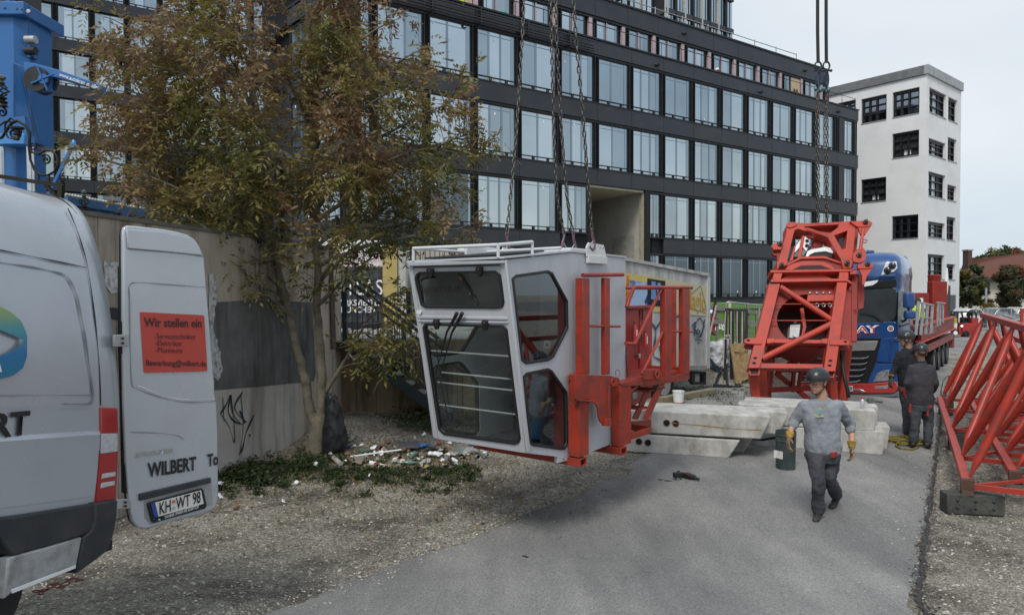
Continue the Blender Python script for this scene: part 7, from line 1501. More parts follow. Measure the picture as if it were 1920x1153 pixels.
# ================================================================ white box trailer with posters and graffiti
w0 = at(1150, 600, 15.9); w1_ = at(1331, 600, 19.0); wtd = V((w1_.x - w0.x, w1_.y - w0.y, 0)).normalized(); wtn = V((wtd.y, -wtd.x, 0))
if wtn.dot(CAM - w0) < 0: wtn = -wtn
def onw2(px, py, n=0.): return pl(px, py, w0 + wtn * n, wtn)
WTM = mk('dirty_white_panel', (.48, .49, .48), .7, var=.08, dirt=(.10, .10, .09), damt=.65, ds=2.6, streak=.9, fine=.1)
wt = thing('box_trailer', V((w1_.x - 1, w1_.y, .3)), 'dirty white box trailer with yellow poster panel, handwritten gold lettering and blue graffiti', 'trailer')
def ww(name, pts, n, th, mat, par=None, bev=0): return traced(name, pts, mat, par or wt, n, th, onw2, wtn, bev)
xs = [1150, 1172, 1193, 1213, 1232, 1250, 1267, 1284, 1300, 1316, 1330.5]
ytop = lambda x: 486 + (x - 1175) * .19; ybot = lambda x: 690 - (x - 1150) * .008
for a, c in zip(xs, xs[1:]): ww('wall_panel', [(a, ytop(a)), (c - .35, ytop(c)), (c - .35, ybot(c)), (a, ybot(a))], 0, 2.4, WTM, bev=.004)
ww('roof_rail', [(1150, ytop(1150) - 3), (1332, ytop(1332) - 3), (1332, ytop(1332) + 3), (1150, ytop(1150) + 3)], .05, 2.5, mk('rail_dirty', (.40, .40, .38), .7, var=.2, dirt=(.08, .08, .07), damt=.6), bev=.004)
ww('bottom_rail', [(1150, 687), (1331, 685), (1331, 693), (1150, 695)], .03, .1, mk('rail_dark', (.22, .22, .21), .7, var=.2))
ww('corner_post', [(1327, 518), (1332, 519), (1331, 690), (1326, 690)], .04, .1, WTM)
YP = mk('poster_yellow', (.50, .40, .15), .7, var=.08); YP2 = mk('poster_cream', (.48, .44, .29), .7, var=.05)
ww('poster', [(1150, 508), (1248, 523), (1248, 585), (1150, 585)], .012, .008, YP); ww('poster', [(1248, 523), (1328, 537), (1328, 593), (1248, 587)], .012, .008, YP2)
def photo_mat(name, a, c, sc):
 m = mk(name, a, .5, var=.1); n = m.node_tree.nodes; l = m.node_tree.links; v = n.new('ShaderNodeTexVoronoi'); v.inputs['Scale'].default_value = sc; t = n.new('ShaderNodeTexCoord'); l.new(t.outputs['Object'], v.inputs['Vector'])
 r = n.new('ShaderNodeValToRGB'); e = r.color_ramp.elements; e[0].color = (*a, 1); e[1].color = (*c, 1); e[0].position = .3; e[1].position = .75; l.new(v.outputs['Color'], r.inputs[0]); l.new(r.outputs[0], n['Principled BSDF'].inputs['Base Color']); return m
ww('poster_picture', [(1181, 525), (1215, 530), (1215, 574), (1181, 577)], .018, .004, photo_mat('stage_picture', (.02, .05, .16), (.30, .42, .60), 3.2))
ww('poster_picture', [(1214, 522), (1247.5, 527), (1247.5, 575), (1214, 573)], .020, .004, mk('night_picture', (.008, .008, .012), .5)); ww('poster_picture', [(1222, 527), (1230, 529), (1230, 562), (1221, 561)], .024, .003, mk('pale_blue_print', (.12, .25, .5), .5)); ww('poster_picture', [(1233, 530), (1239, 531), (1238, 563), (1232, 562)], .024, .003, mk('pale_blue_print', (.12, .25, .5), .5))
ww('poster_picture', [(1175, 516), (1180, 517), (1180, 580), (1172, 580)], .018, .004, mk('orange_print', (.45, .16, .02), .6, var=.5, vs=6))
GOLD = mk('gold_print', (.42, .28, .05), .6); P, Q = onw2(1285, 578, .02), onw2(1322, 582, .02); text('Magic', 'lettering', GOLD, P, Q - P, Z + wtd * .0, .50, wt, width=(Q - P).length, bold=.02)
for a, c in (((1314, 536), (1276, 570)), ((1314, 536), (1326, 587)), ((1276, 572), (1326, 588))): stroke('thin_line', [a, c], .8, BPR, wt, .018, onw2)
BG_ = mk('graffiti_blue', (.03, .06, .13), .6, var=.3)
for pts, w in (([(1221, 605), (1229, 617), (1228, 640), (1225, 665), (1236, 674), (1250, 682), (1268, 690)], 3.2), ([(1229, 618), (1240, 600), (1242, 588)], 3), ([(1240, 600), (1248, 598), (1256, 602)], 3), ([(1243, 648), (1241, 668), (1236, 650), (1243, 648)], 1.6), ([(1262, 595), (1274, 592), (1276, 579)], 4), ([(1276, 592), (1277, 612), (1284, 600)], 2.4),
               ([(1298, 612), (1306, 603), (1303, 618), (1312, 628), (1320, 612), (1316, 600), (1310, 598), (1303, 612), (1302, 628), (1312, 632), (1318, 620)], 2.6), ([(1306, 622), (1309, 617), (1312, 621), (1309, 626)], 2), ([(1303, 636), (1316, 638), (1308, 644)], 2), ([(1320, 606), (1322, 598)], 2)):
 stroke('graffiti_stroke', pts, w, BG_, wt, .028, onw2)
for (x0, y0, x1, y1) in ((1296, 697, 1324, 701), (1300, 716, 1323, 721), (1319, 697, 1324, 721), (1297, 697, 1303, 716)): ww('chassis_bar', [(x0, y0), (x1, y0), (x1, y1), (x0, y1)], -.1, .12, DSTEEL)
for Yw in (0,): b = MB(); c_ = onw2(1247, 722, -.1); b.lathe(c_, -wtn, [(.1, .05), (.2, .02), (.26, 0), (.42, 0), (.45, .05), (.45, .25)], 24); b.build('wheel', BLACK, wt, smooth=40); b = MB(); b.lathe(c_ + wtn * .0, -wtn, [(.3, 0), (.3, .02)], 20); b.build('rim', mk('rim_pale', (.30, .30, .29), .5), wt)
tb_ = thing('ground_beam', gr(1290, 745), 'weathered timber beam lying on the ground beside the box trailer', 'timber'); P, Q = gr(1235, 757), gr(1338, 739); b = MB(); b.beam(P + Z * .08, Q + Z * .08, .2, .16); b.build('beam', mk('pale_timber', (.22, .19, .13), .85, var=.2, dirt=(.1, .09, .06), damt=.5), tb_, bevel=.01)
# ---- glass rack, chipboard, sack, fence, green container
YG = 20.0
rk = thing('glass_rack', at(1380, 722, YG), 'dark steel A-frame rack with upright bars holding chipboard sheets', 'rack')
def bar(x0, y0, x1, y1, Y0, Y1_, w, mat, par, nm='bar'): b = MB(); b.beam(at(x0, y0, Y0), at(x1, y1, Y1_), w, w, V((0, 1, 0))); return b.build(nm, mat, par)
for i, x in enumerate((1362, 1369, 1375, 1381, 1387, 1393, 1400)): bar(x, 580, x + (3 if i % 2 else -2) + (i - 3) * .5, 716, YG + .2, YG - .2, .06, DSTEEL, rk)
for i, x in enumerate((1359, 1369.5, 1381, 1391)): bar(x + 1, 584, x + 1 - (4 if i == 0 else 0), 690 if i == 0 else 645, YG - .1, YG - .3, .022, mk('foam_pink', (.42, .33, .30), .6), rk, 'foam_strip')
bar(1360, 580, 1401, 582, YG + .2, YG + .2, .06, DSTEEL, rk); bar(1338, 723, 1385, 727, YG - .6, YG - .6, .1, DSTEEL, rk, 'foot'); bar(1385, 728, 1412, 716, YG - .6, YG + .6, .1, DSTEEL, rk, 'foot'); bar(1352, 688, 1341, 722, YG, YG - .5, .05, DSTEEL, rk, 'foot'); bar(1362, 690, 1364, 722, YG, YG - .5, .05, DSTEEL, rk, 'foot'); bar(1340, 715, 1366, 680, YG, YG, .03, DSTEEL, rk, 'foot')
b = MB(); b.prism([at(1358, 628, YG - .35), at(1369, 628, YG - .35), at(1369, 636, YG - .35), at(1358, 636, YG - .35)], (0, .02, 0)); tg = b.build('number_tag', mk('tag_white', (.5, .5, .48), .6), rk); P = at(1359.5, 634.5, YG - .36); text('5438', 'lettering', BPR, P, PX, Z, .075, tg, width=.13, bold=.03)
b = MB(); b.prism([at(1366, 568, YG + .1), at(1371, 568, YG + .1), at(1371, 577, YG + .1), at(1366, 577, YG + .1)], (0, .02, 0)); b.build('paper_tag', mk('paper_cream', (.5, .46, .32), .7), rk)
OSB = mk('chipboard', (.34, .235, .12), .85, var=.25, vs=14, dirt=(.16, .10, .045), damt=.6, ds=9, fine=.15)
for i, q in enumerate(([(1372, 662), (1376, 660), (1391, 718), (1380, 719)], [(1369, 648), (1374, 648), (1386, 718), (1378, 718)], [(1367, 645), (1398, 643), (1414, 706), (1383, 718)])):
 b = MB(); b.prism([at(x, y, YG - .5 + .05 * i) for x, y in q], (0, .022, 0)); b.build('chipboard_sheet', OSB, rk)
stroke('strap', [(1377, 660), (1388, 661), (1402, 659)], 1.4, DSTEEL, rk, .0, lambda x, y, q=0.: at(x, y, YG - .43))
bg = thing('plastic_sack', at(1345, 690, 20.6), 'big crumpled translucent white plastic sack beside the steel rack', 'sack'); b = MB();
for c, r in (((1345, 665, 20.6), (.30, .3, .36)), ((1338, 652, 20.6), (.22, .25, .2)), ((1354, 650, 20.7), (.22, .22, .2)), ((1341, 680, 20.5), (.3, .3, .2)), ((1352, 684, 20.5), (.25, .3, .2))): b.ball(at(*c), r, 14, 10)
so2 = blob('sack_film', b, .035, mk('plastic_film', (.50, .52, .54), .3, var=.12, vs=8, dirt=(.2, .22, .24), damt=.5, ds=6, bump=.6, bs=14), bg, folds=.12)
b = MB(); b.prism([at(1330, 668, 20.2), at(1360, 705, 20.2), at(1368, 700, 20.2), at(1352, 712, 20.2), at(1330, 675, 20.2)], (0, .03, 0)); b.build('glass_sheet', mk('old_glass', (.06, .09, .10), .1, .3), bg)
GC = mk('container_green', (.10, .22, .035), .55, var=.12, vs=1.2, dirt=(.06, .12, .03), damt=.4)
gct = thing('green_container', at(1385, 620, 29), 'bright green skip container behind the wooden rail fence', 'container')
for i in range(11):
 P, Q = at(1322 + i * 12, 572 + (2 if i > 4 else -4), 29), at(1333 + i * 12, 626, 29); b = MB(); b.box(P.x, Q.x, 29 + .05 * (i % 2), 31, .6, P.z); b.build('side_rib', GC, gct, bevel=.01)
b = MB(); P, Q = at(1320, 566, 28.9), at(1455, 574, 28.9); b.box(P.x, Q.x, 28.85, 29, Q.z - .1, Q.z + .1); b.build('rim', GC, gct)
P = at(1340, 619, 28.82); text('89-0', 'lettering', WPRINT, P, PX, Z, .24, gct, width=.42, bold=.02); P = at(1340, 612, 28.82); text('TEL.', 'lettering', WPRINT, P, PX, Z, .1, gct, width=.4)
wf = thing('wooden_rail_fence', at(1385, 640, 25), 'rough wooden rail fence with two grey planks in front of the green container', 'fence')
TMB = mk('grey_timber', (.17, .16, .145), .85, var=.25, vs=5, dirt=(.06, .055, .05), damt=.5)
for x0, x1, y, dx in ((1328, 1362, 577, 2), (1362, 1445, 581, 6), (1330, 1358, 603, 1), (1400, 1450, 606, 2)): b = MB(); b.beam(at(x0, y, 25), at(x1, y + dx, 25), .04, .15); b.build('plank', TMB, wf)
for x in (1345, 1402, 1440): b = MB(); b.beam(at(x, 568, 25.1), at(x, 640, 25.1), .08, .1, V((0, 1, 0))); b.build('fence_post', TMB, wf)
mf = thing('mesh_fence', at(1400, 640, 23), 'galvanised temporary mesh fence behind the steel rack', 'fence')
b = MB(); b.tube([at(1362, 645, 23), at(1361, 568, 23), at(1366, 566, 23), at(1433, 573, 23), at(1434, 650, 23)], .025, 6); b.build('fence_frame', STEEL, mf)
b = MB()
for i in range(17): b.tube([at(1364 + i * 4.2, 568 + i * .3, 23), at(1364 + i * 4.2, 645, 23)], .004, 3, cap=False)
for i in range(9): b.tube([at(1362, 572 + i * 9, 23), at(1433, 577 + i * 9, 23)], .004, 3, cap=False)
b.build('wire_mesh', STEEL, mf, kind='stuff', fix=False)
b = MB(); b.tube([at(1424, 575, 22.8), at(1421, 640, 22.8)], .03, 6); b.build('fence_post', STEEL, mf)
pp = thing('leaning_pole', at(1332, 620, 22), 'grey pole with a pink foam strip leaning behind the box trailer', 'pole'); b = MB(); b.beam(at(1342, 562, 22), at(1331, 625, 22), .07, .05, V((0, 1, 0))); b.build('pole', DSTEEL, pp); b = MB(); b.beam(at(1343, 572, 21.9), at(1330, 630, 21.9), .05, .03, V((0, 1, 0))); b.build('foam_strip', mk('foam_pink', (.42, .33, .30), .6), pp)
# rubble heap
b = MB(); nx, ny = 46, 22
for j in range(ny):
 for i in range(nx):
  x = 4.6 + 7.4 * i / (nx - 1); y = 19.5 + 6 * j / (ny - 1); e = min(1, i / 5, (nx - 1 - i) / 6, j / 5, (ny - 1 - j) / 4); z = max(0, e) * (1.0 + .35 * noise.noise(V((x, y, 0))) + .22 * noise.noise(V((x * 3, y * 3, 1)))) * (.9 if i < 34 else .55) - .05; b.v.append(V((x, y, z)))
b.f = [(j * nx + i, j * nx + i + 1, (j + 1) * nx + i + 1, (j + 1) * nx + i) for j in range(ny - 1) for i in range(nx - 1)]
b.build('rubble_heap', GRAV, fix=False, smooth=50, kind='structure')
# ================================================================ the ash tree
BARK = mk('ash_bark', (.17, .15, .115), .9, var=.3, vs=6, dirt=(.05, .055, .035), damt=.6, ds=5, bump=.6, bs=30)
def leaf_mat(name, cols, tl=.35):
 m = bpy.data.materials.new(name); m.use_nodes = True; n = m.node_tree.nodes; l = m.node_tree.links; b = n['Principled BSDF']
 a = n.new('ShaderNodeAttribute'); a.attribute_name = 'tint'; r = n.new('ShaderNodeValToRGB'); e = r.color_ramp.elements
 while len(e) < len(cols): e.new(.5)
 for i, c in enumerate(cols): e[i].position = i / (len(cols) - 1); e[i].color = (*c, 1)
 l.new(a.outputs['Fac'], r.inputs[0]); l.new(r.outputs[0], b.inputs['Base Color']); b.inputs['Roughness'].default_value = .55; b.inputs['Specular IOR Level'].default_value = .35
 t = n.new('ShaderNodeBsdfTranslucent'); l.new(r.outputs[0], t.inputs[0]); x = n.new('ShaderNodeMixShader'); x.inputs[0].default_value = tl; l.new(b.outputs[0], x.inputs[1]); l.new(t.outputs[0], x.inputs[2]); l.new(x.outputs[0], n['Material Output'].inputs[0]); return m
ASHL = leaf_mat('ash_leaves', [(.045, .062, .025), (.080, .095, .030), (.145, .14, .040), (.21, .17, .050), (.225, .155, .085), (.22, .12, .065), (.38, .29, .10)])
def leaves_obj(name, pts, mat, parent, kind='stuff'):
 """pts: (verts, tint) list of small leaf faces"""
 vs, fs, ti = [], [], []
 for quad, t in pts:
  k = len(vs); vs += quad; fs.append(tuple(range(k, k + len(quad)))); ti.append(t)
 off = OFF[parent.name]; me = bpy.data.meshes.new(name); me.from_pydata([p - off for p in vs], [], fs); at_ = me.attributes.new('tint', 'FLOAT', 'FACE'); at_.data.foreach_set('value', ti); me.materials.append(mat)
 o = bpy.data.objects.new(name, me); COL.objects.link(o); o.parent = parent; o['kind'] = kind; OFF[o.name] = off; return o
rnd = random.Random(11)
def rv(s=1.): return V((rnd.gauss(0, s), rnd.gauss(0, s), rnd.gauss(0, s)))
def ashleaf(out, P, d, L_, tint):
 """pinnate leaf: stalk direction d, drooping leaflets in pairs"""
 d = d.normalized(); s = d.cross(Z)
 if s.length < .1: s = V((1, 0, 0))
 s.normalize(); s = (s + Z * rnd.uniform(-.5, .5)).normalized(); nrm = s.cross(d).normalized(); n = rnd.choice((3, 4, 4, 5))
 for i in range(n):
  t = .25 + .75 * i / n; B_ = P + d * (L_ * t) - Z * (L_ * .35 * t * t)
  for q in (-1, 1):
   u = (s * q + d * .55 - Z * rnd.uniform(.1, .7)).normalized(); l_ = L_ * rnd.uniform(.30, .42); w = d * (l_ * .17) + nrm * rnd.uniform(-.02, .02)
   out.append(([B_, B_ + u * l_ * .45 + w, B_ + u * l_, B_ + u * l_ * .4 - w], max(0, min(1, tint + rnd.gauss(0, .07)))))
 B_ = P + d * L_ - Z * L_ * .35; u = (d - Z * .4).normalized(); l_ = L_ * .4; w = s * l_ * .18; out.append(([B_, B_ + u * l_ * .45 + w, B_ + u * l_, B_ + u * l_ * .4 - w], tint))
TB_ = gr(592, 848); TY_ = TB_.y
ash = thing('ash_tree', TB_, 'forked ash tree with brown and olive autumn leaves in front of the concrete wall', 'tree')
def T(px, py, dy=0.): return at(px, py, TY_ + dy)
b = MB(); b.tube([TB_ - Z * .1, T(594, 820), T(600, 795), T(598, 770, .02)], .2, 14, rr=[.27, .215, .19, .15]);
def stem(pts, r0, r1, n=10, name='trunk'):
 b = MB(); P = [T(*p) for p in pts]; Q = []
 for i in range(len(P) - 1):
  p0 = P[max(i - 1, 0)]; p1, p2 = P[i], P[i + 1]; p3 = P[min(i + 2, len(P) - 1)]
  for k in range(4):
   t = k / 4; Q.append(.5 * ((2 * p1) + (p2 - p0) * t + (2 * p0 - 5 * p1 + 4 * p2 - p3) * t * t + (3 * p1 - p0 - 3 * p2 + p3) * t ** 3) + rv(.006))
 Q.append(P[-1]); m = len(Q); b.tube(Q, 1, n, rr=[(r0 + (r1 - r0) * i / (m - 1)) * (1 + .05 * math.sin(i * 1.7)) for i in range(m)]); b.build(name, BARK, ash, smooth=70, fix=False); return Q
stemsegs = []
st1 = [T(x, y) for x, y in ((594, 848), (597, 815), (601, 790))]
b = MB(); b.tube([TB_ - Z * .15, TB_ + Z * .05, T(593, 825), T(598, 800), T(602, 775, .02)], .2, 16, rr=[.21, .17, .145, .14, .12]); b.build('trunk', BARK, ash, smooth=70)
A = stem([(596, 800), (582, 775), (574, 720), (563, 680), (548, 620), (535, 560), (520, 500), (510, 450), (505, 400), (492, 330), (490, 260), (478, 180), (470, 90), (465, 0)], .088, .025)
Bs = stem([(600, 800), (604, 740), (602, 680), (598, 620), (594, 560), (596, 500), (588, 420), (580, 340), (583, 260), (572, 170), (578, 80), (570, -20)], .088, .028)
Cs = stem([(604, 745), (625, 712), (645, 680), (664, 645, -.2), (690, 600, -.4), (720, 570, -.5)], .045, .012, 7, 'branch')
limbs = [A, Bs, Cs]
BR = [ # first-order branches: start stem index, along it, end pixel, depth offset
 (0, .35, (400, 470), -1.0), (0, .42, (330, 400), -.6), (0, .48, (270, 340), .6), (0, .52, (200, 300), -.8), (0, .58, (185, 230), .3), (0, .62, (215, 150), -.7), (0, .68, (180, 85), .7), (0, .74, (250, 60), -.6), (0, .80, (320, 20), .5), (0, .88, (400, -20), -.3), (0, .95, (460, -60), .2), (0, .60, (300, 220), 1.2), (0, .7, (340, 130), 1.0), (0, .5, (420, 330), -1.4), (0, .66, (420, 210), -1.2), (0, .8, (420, 80), -1.0),
 (1, .35, (700, 480), -.9), (1, .42, (760, 420), .5), (1, .46, (860, 430), -.4), (1, .5, (830, 350), .7), (1, .55, (880, 250), -.5), (1, .6, (800, 280), -1.0), (1, .64, (850, 190), .3), (1, .68, (760, 160), -.8), (1, .74, (800, 90), .5), (1, .8, (730, 40), -.4), (1, .88, (680, -10), .5), (1, .94, (620, -60), -.2), (1, .56, (680, 320), -1.3), (1, .7, (660, 200), -1.2), (1, .82, (640, 90), -1.0), (1, .4, (640, 440), -1.2), (1, .6, (560, 330), 1.2), (1, .75, (530, 130), -.9), (1, .48, (760, 370), 1.0),
 (0, .38, (460, 430), .6), (0, .56, (520, 300), -1.0), (2, .6, (700, 640), -.3), (2, .75, (760, 620), -.6), (2, .85, (775, 680), -.4), (2, .95, (740, 560), -.5), (2, .5, (680, 690), -.2), (2, .7, (720, 690), -.7), (2, .9, (790, 600), -.3)]
leafs = []; twig = MB(); brs = 0
def tintat(P):
 return .46 + .5 * noise.noise(P * .9) + .16 * max(-1, min(1, (P.z - 4.2) / 2.5))
def bezier(P0, P1, sag, n=9):
 M_ = P0.lerp(P1, .5) + Z * sag + rv(.12); return [(P0 * (1 - t) ** 2 + M_ * 2 * t * (1 - t) + P1 * t * t) + rv(.012) for t in [i / (n - 1) for i in range(n)]]
def cluster(P, d, n, spread=.22):
 for _ in range(n):
  dd = (d * .6 + rv(.75)).normalized(); Q = P + rv(spread * .45); q_ = Q - CAM; wx, wy = 960 + F * q_.x / q_.y, 550 - F * q_.z / q_.y
  if (622 < wx < 730 and 492 < wy < 615 and rnd.random() < .8) or (wx < 190 and 95 < wy < 190) or wx < 95 or (wx > 690 and rnd.random() < .28) or (620 < wx < 900 and wy > 540 and rnd.random() < .68) or rnd.random() < .12 or (wy > 380 and rnd.random() < .3): continue
  ashleaf(leafs, Q, dd, rnd.uniform(.21, .36), tintat(Q) + rnd.gauss(0, .05))
for si, f_, (ex, ey), dy in BR:
 stm = limbs[si]; P0 = stm[int(f_ * (len(stm) - 1))]; P1 = T(ex, ey, dy); small = si == 2; pts = bezier(P0, P1, .25 if not small else .05); m_ = len(pts); r0 = .042 if not small else .018
 bb = MB(); bb.tube(pts, 1, 6, rr=[r0 * (1 - .8 * i / (m_ - 1)) for i in range(m_)]); bb.build('branch', BARK, ash, smooth=70, fix=False); Lb = (P1 - P0).length
 for k in range(int(6 + Lb * 4.6) if not small else 10):
  t = rnd.uniform(.22, 1); i = min(m_ - 2, int(t * (m_ - 1))); B_ = pts[i].lerp(pts[i + 1], t * (m_ - 1) - i); d = ((pts[i + 1] - pts[i]).normalized() * .7 + rv(.7)); d.z *= .6; d = d.normalized() * rnd.uniform(.35, .8) * (.6 if small else 1); E_ = B_ + d; tp_ = [B_, B_ + d * .5 + Z * .03, E_]; twig.tube(tp_, 1, 4, cap=False, rr=[.011, .007, .003])
  for q in (.45, .75, 1.0): cluster(B_ + d * q, d.normalized(), rnd.choice((3, 4, 5)) if q < 1 else rnd.choice((5, 6, 7)), .22)
 cluster(P1, (P1 - P0).normalized(), 9, .25)
twig.build('twigs', BARK, ash, fix=False, kind='stuff'); leaves_obj('crown', leafs, ASHL, ash)
# seed bunches
sd = MB()
for k in range(60):
 si, f_, (ex, ey), dy = BR[rnd.randrange(len(BR) - 8)]; P = T(ex, ey, dy) + rv(.28)
 for q in range(5): sd.ball(P + rv(.03), (.018, .018, .035), 5, 3)
sd.build('seed_bunches', mk('seed_brown', (.045, .022, .016), .85), ash, fix=False, kind='stuff')
# old lamp shade hanging in the tree
lt = thing('street_lamp', T(528, 300, .8), 'beige lamp head showing among the leaves in the middle of the tree', 'lamp'); b = MB(); b.lathe(T(528, 290, .8), Z, [(.20, -.12), (.22, -.1), (.12, .02), (.05, .06), (.02, .07)], 8); b.build('lamp_head', mk('lamp_beige', (.22, .20, .16), .6, var=.2), lt); b = MB(); b.tube([T(528, 300, .8), T(530, 420, .9), V((T(530, 420, .9).x, T(530, 420, .9).y, 0))], .04, 8); b.build('lamp_post', DSTEEL, lt)
# ================================================================ trees and house in the distance
GRL = leaf_mat('green_leaves', [(.035, .055, .020), (.055, .078, .026), (.10, .11, .03), (.24, .15, .035), (.36, .13, .03)]); REDL = leaf_mat('red_leaves', [(.045, .055, .025), (.07, .065, .03), (.15, .06, .03), (.22, .07, .03), (.14, .11, .03)])
def fartree(name, px, y_top, y_bot, Y, wpx, mat, label, tb=.3, n=2600, group=None, ls=.16):
 B_ = at(px, y_bot, Y); tz = at(px, y_top, Y).z; H = tz; w = wpx / F * Y / 2; t = thing(name, (B_.x, Y, 0), label, 'tree', group); base = V((B_.x, Y, 0)); b = MB(); b.tube([base, base + Z * H * .4, base + Z * H * .8 + V((.1 * w, 0, 0))], 1, 8, rr=[.03 * H + .05, .02 * H + .04, .03]); b.build('trunk', BARK, t, smooth=60)
 for k in range(7): a = k * .9; b = MB(); b.tube([base + Z * H * (.25 + .07 * k), base + Z * H * (.4 + .07 * k) + V((math.cos(a), math.sin(a), 0)) * w * .7], 1, 5, rr=[.07, .02]); b.build('limb', BARK, t, smooth=60, fix=False)
 out = []; cen = [(base + V((rnd.gauss(0, .42) * w, rnd.gauss(0, .4) * w, H * rnd.uniform(.30, .93))), rnd.uniform(.22, .42)) for _ in range(26)]
 zc = base.z + H * .6
 for _ in range(n):
  c, r = rnd.choice(cen); taper = 1 - .55 * max(0, (c.z - H * .55) / (H * .45)); P = V((base.x + (c.x - base.x) * taper, base.y + (c.y - base.y) * taper, c.z)); dd = rv(1).normalized(); Q = P + V((dd.x * r * w, dd.y * r * w, dd.z * r * w * .9)) * rnd.uniform(.5, 1.05); a = rv(1).normalized(); c2 = a.cross(dd).normalized() * ls * rnd.uniform(.5, 1.1); a = a * ls * rnd.uniform(.6, 1.3)
  if Q.z > tz: Q.z = tz - rnd.uniform(0, .3)
  out.append(([Q - a, Q + c2 * .5, Q + a, Q - c2 * .5], max(0, min(1, tb + .8 * noise.noise(Q * .35) + rnd.gauss(0, .1)))))
 leaves_obj('crown', out, mat, t); return t
fartree('maple_tree', 1819, 494, 600, 66, 62, GRL, 'slim tree turning orange at its top beside the white building', .40, 5200, ls=.2)
fartree('maple_tree', 1897, 497, 600, 62, 84, REDL, 'broad reddish autumn tree in front of the red roofed house', .42, 7000, ls=.2)
fartree('shrub', 1852, 566, 596, 58, 46, leaf_mat('yellow_leaves', [(.05, .05, .015), (.16, .11, .02), (.26, .15, .02)]), 'low yellow bush between the two trees in front of the house', .5, 900, ls=.12)
for i, (px, yt, w, lab) in enumerate(((1815, 496, 40, 'leftmost'), (1838, 478, 62, 'second from left'), (1868, 460, 74, 'tallest round'), (1896, 462, 50, 'reddish'), (1922, 468, 50, 'rightmost'))): fartree('distant_tree', px, yt, 560, 118, w, REDL if i == 3 else GRL, lab + ' crown showing above the ridge of the red roof', .25 if i != 3 else .4, 2200, 'trees rising behind the red roof', .36)
HY = 80.0
hs = thing('red_roofed_house', at(1870, 590, HY), 'pale house with a red tiled hipped roof, brick chimney and skylights', 'house')
RT = mk('roof_tiles', (.125, .045, .030), .85, var=.2, vs=1, dirt=(.05, .025, .02), damt=.5, ds=1)
def h(px, py, Y=HY): return at(px, py, Y)
e0_, e1_, r0_, r1_ = h(1793, 524), h(2030, 524), h(1813, 488, HY + 7), h(2020, 462, HY + 7)
b = MB(); b.add([e0_, e1_, r1_, r0_, h(1793, 524, HY + 14), h(2030, 524, HY + 14)], [(0, 1, 2, 3), (0, 3, 4), (3, 2, 5, 4)]); rf = b.build('roof', RT, hs)
nrm_ = (e1_ - e0_).cross(r0_ - e0_).normalized();
if nrm_.y > 0: nrm_ = -nrm_
for k in range(22):
 a, c = e0_.lerp(r0_, k / 22), e1_.lerp(r1_, k / 22); a2, c2 = e0_.lerp(r0_, (k + .92) / 22), e1_.lerp(r1_, (k + .92) / 22); b = MB(); b.add([a + nrm_ * .10, c + nrm_ * .10, c2 + nrm_ * .03, a2 + nrm_ * .03, a + nrm_ * .0, c + nrm_ * .0], [(0, 1, 2, 3), (4, 5, 1, 0)]); b.build('tile_course', RT, hs, fix=False)
b = MB(); P, Q = h(1800, 524), h(2030, 600); b.box(P.x, Q.x, HY + .8, HY + 13, 0, P.z); b.build('wall', mk('cream_render', (.48, .46, .38), .85, var=.06), hs)
b = MB(); P, Q = h(1793, 524, HY), h(2030, 527, HY); b.box(P.x, Q.x, HY - .1, HY + .15, Q.z, P.z + .05); b.build('gutter', DSTEEL, hs)
b = MB(); P, Q = h(1815, 512, HY + 2), h(1823, 470, HY + 2); b.box(P.x, Q.x, HY + 2, HY + 3, P.z - 1, Q.z); b.build('chimney', mk('chimney_brick', (.09, .05, .04), .85, var=.3, vs=5), hs); b = MB(); b.box(P.x - .08, Q.x + .08, HY + 1.9, HY + 3.1, Q.z, Q.z + .15); b.build('chimney_cap', LEDGE, hs)
for x0, x1, y0, y1 in ((1868, 1882, 492, 498), (1914, 1926, 488, 494)):
 a = (y0 - 524) / (488 - 524.); P = [pl(x0 + 4, y0, e0_ + nrm_ * .15, nrm_), pl(x1, y0, e0_ + nrm_ * .15, nrm_), pl(x1 - 5, y1, e0_ + nrm_ * .15, nrm_), pl(x0, y1, e0_ + nrm_ * .15, nrm_)]; b = MB(); b.prism(P, nrm_ * .05); b.build('skylight', WHITE, rf)
for x0 in (1843, 1850):
 b = MB(); P, Q = h(x0, 543, HY + .7), h(x0 + 6, 531, HY + .7); b.box(P.x, Q.x, HY + .7, HY + .9, P.z, Q.z); b.build('window', mk('house_window_dark', (.05, .055, .06), .3), hs)
b = MB(); P, Q = h(1840, 531, HY + .6), h(1860, 528.5, HY + .6); b.box(P.x, Q.x, HY + .55, HY + .8, P.z, Q.z); b.build('shutter_box', CAPM, hs)
lp_ = thing('lamp_post', h(1849, 600, 60), 'thin grey lamp post in front of the red roofed house', 'lamp post'); b = MB(); b.tube([V((h(1849, 590, 60).x, 60, 0)), h(1849, 540, 60)], .09, 8); b.build('pole', STEEL, lp_, smooth=50)
# distant buildings closing the horizon far left and right
for i, (px0, px1, yt, Y) in enumerate(((1900, 2100, 520, 150), (2100, 2500, 500, 170), (-900, -300, 380, 140))):
 P, Q = at(px0, yt, Y), at(px1, yt, Y); b = MB(); b.box(P.x, Q.x, Y, Y + 15, 0, P.z); o = b.build('distant_building', [mk('far_render', (.40, .40, .38), .85, var=.05), mk('far_brick', (.22, .16, .12), .85, var=.1), mk('far_render', (.4, .4, .38))][i], None, label=['plain pale block far away behind the right hand trees', 'plain brown block far away beyond the right edge', 'plain pale block far away beyond the left edge'][i], cat='building')
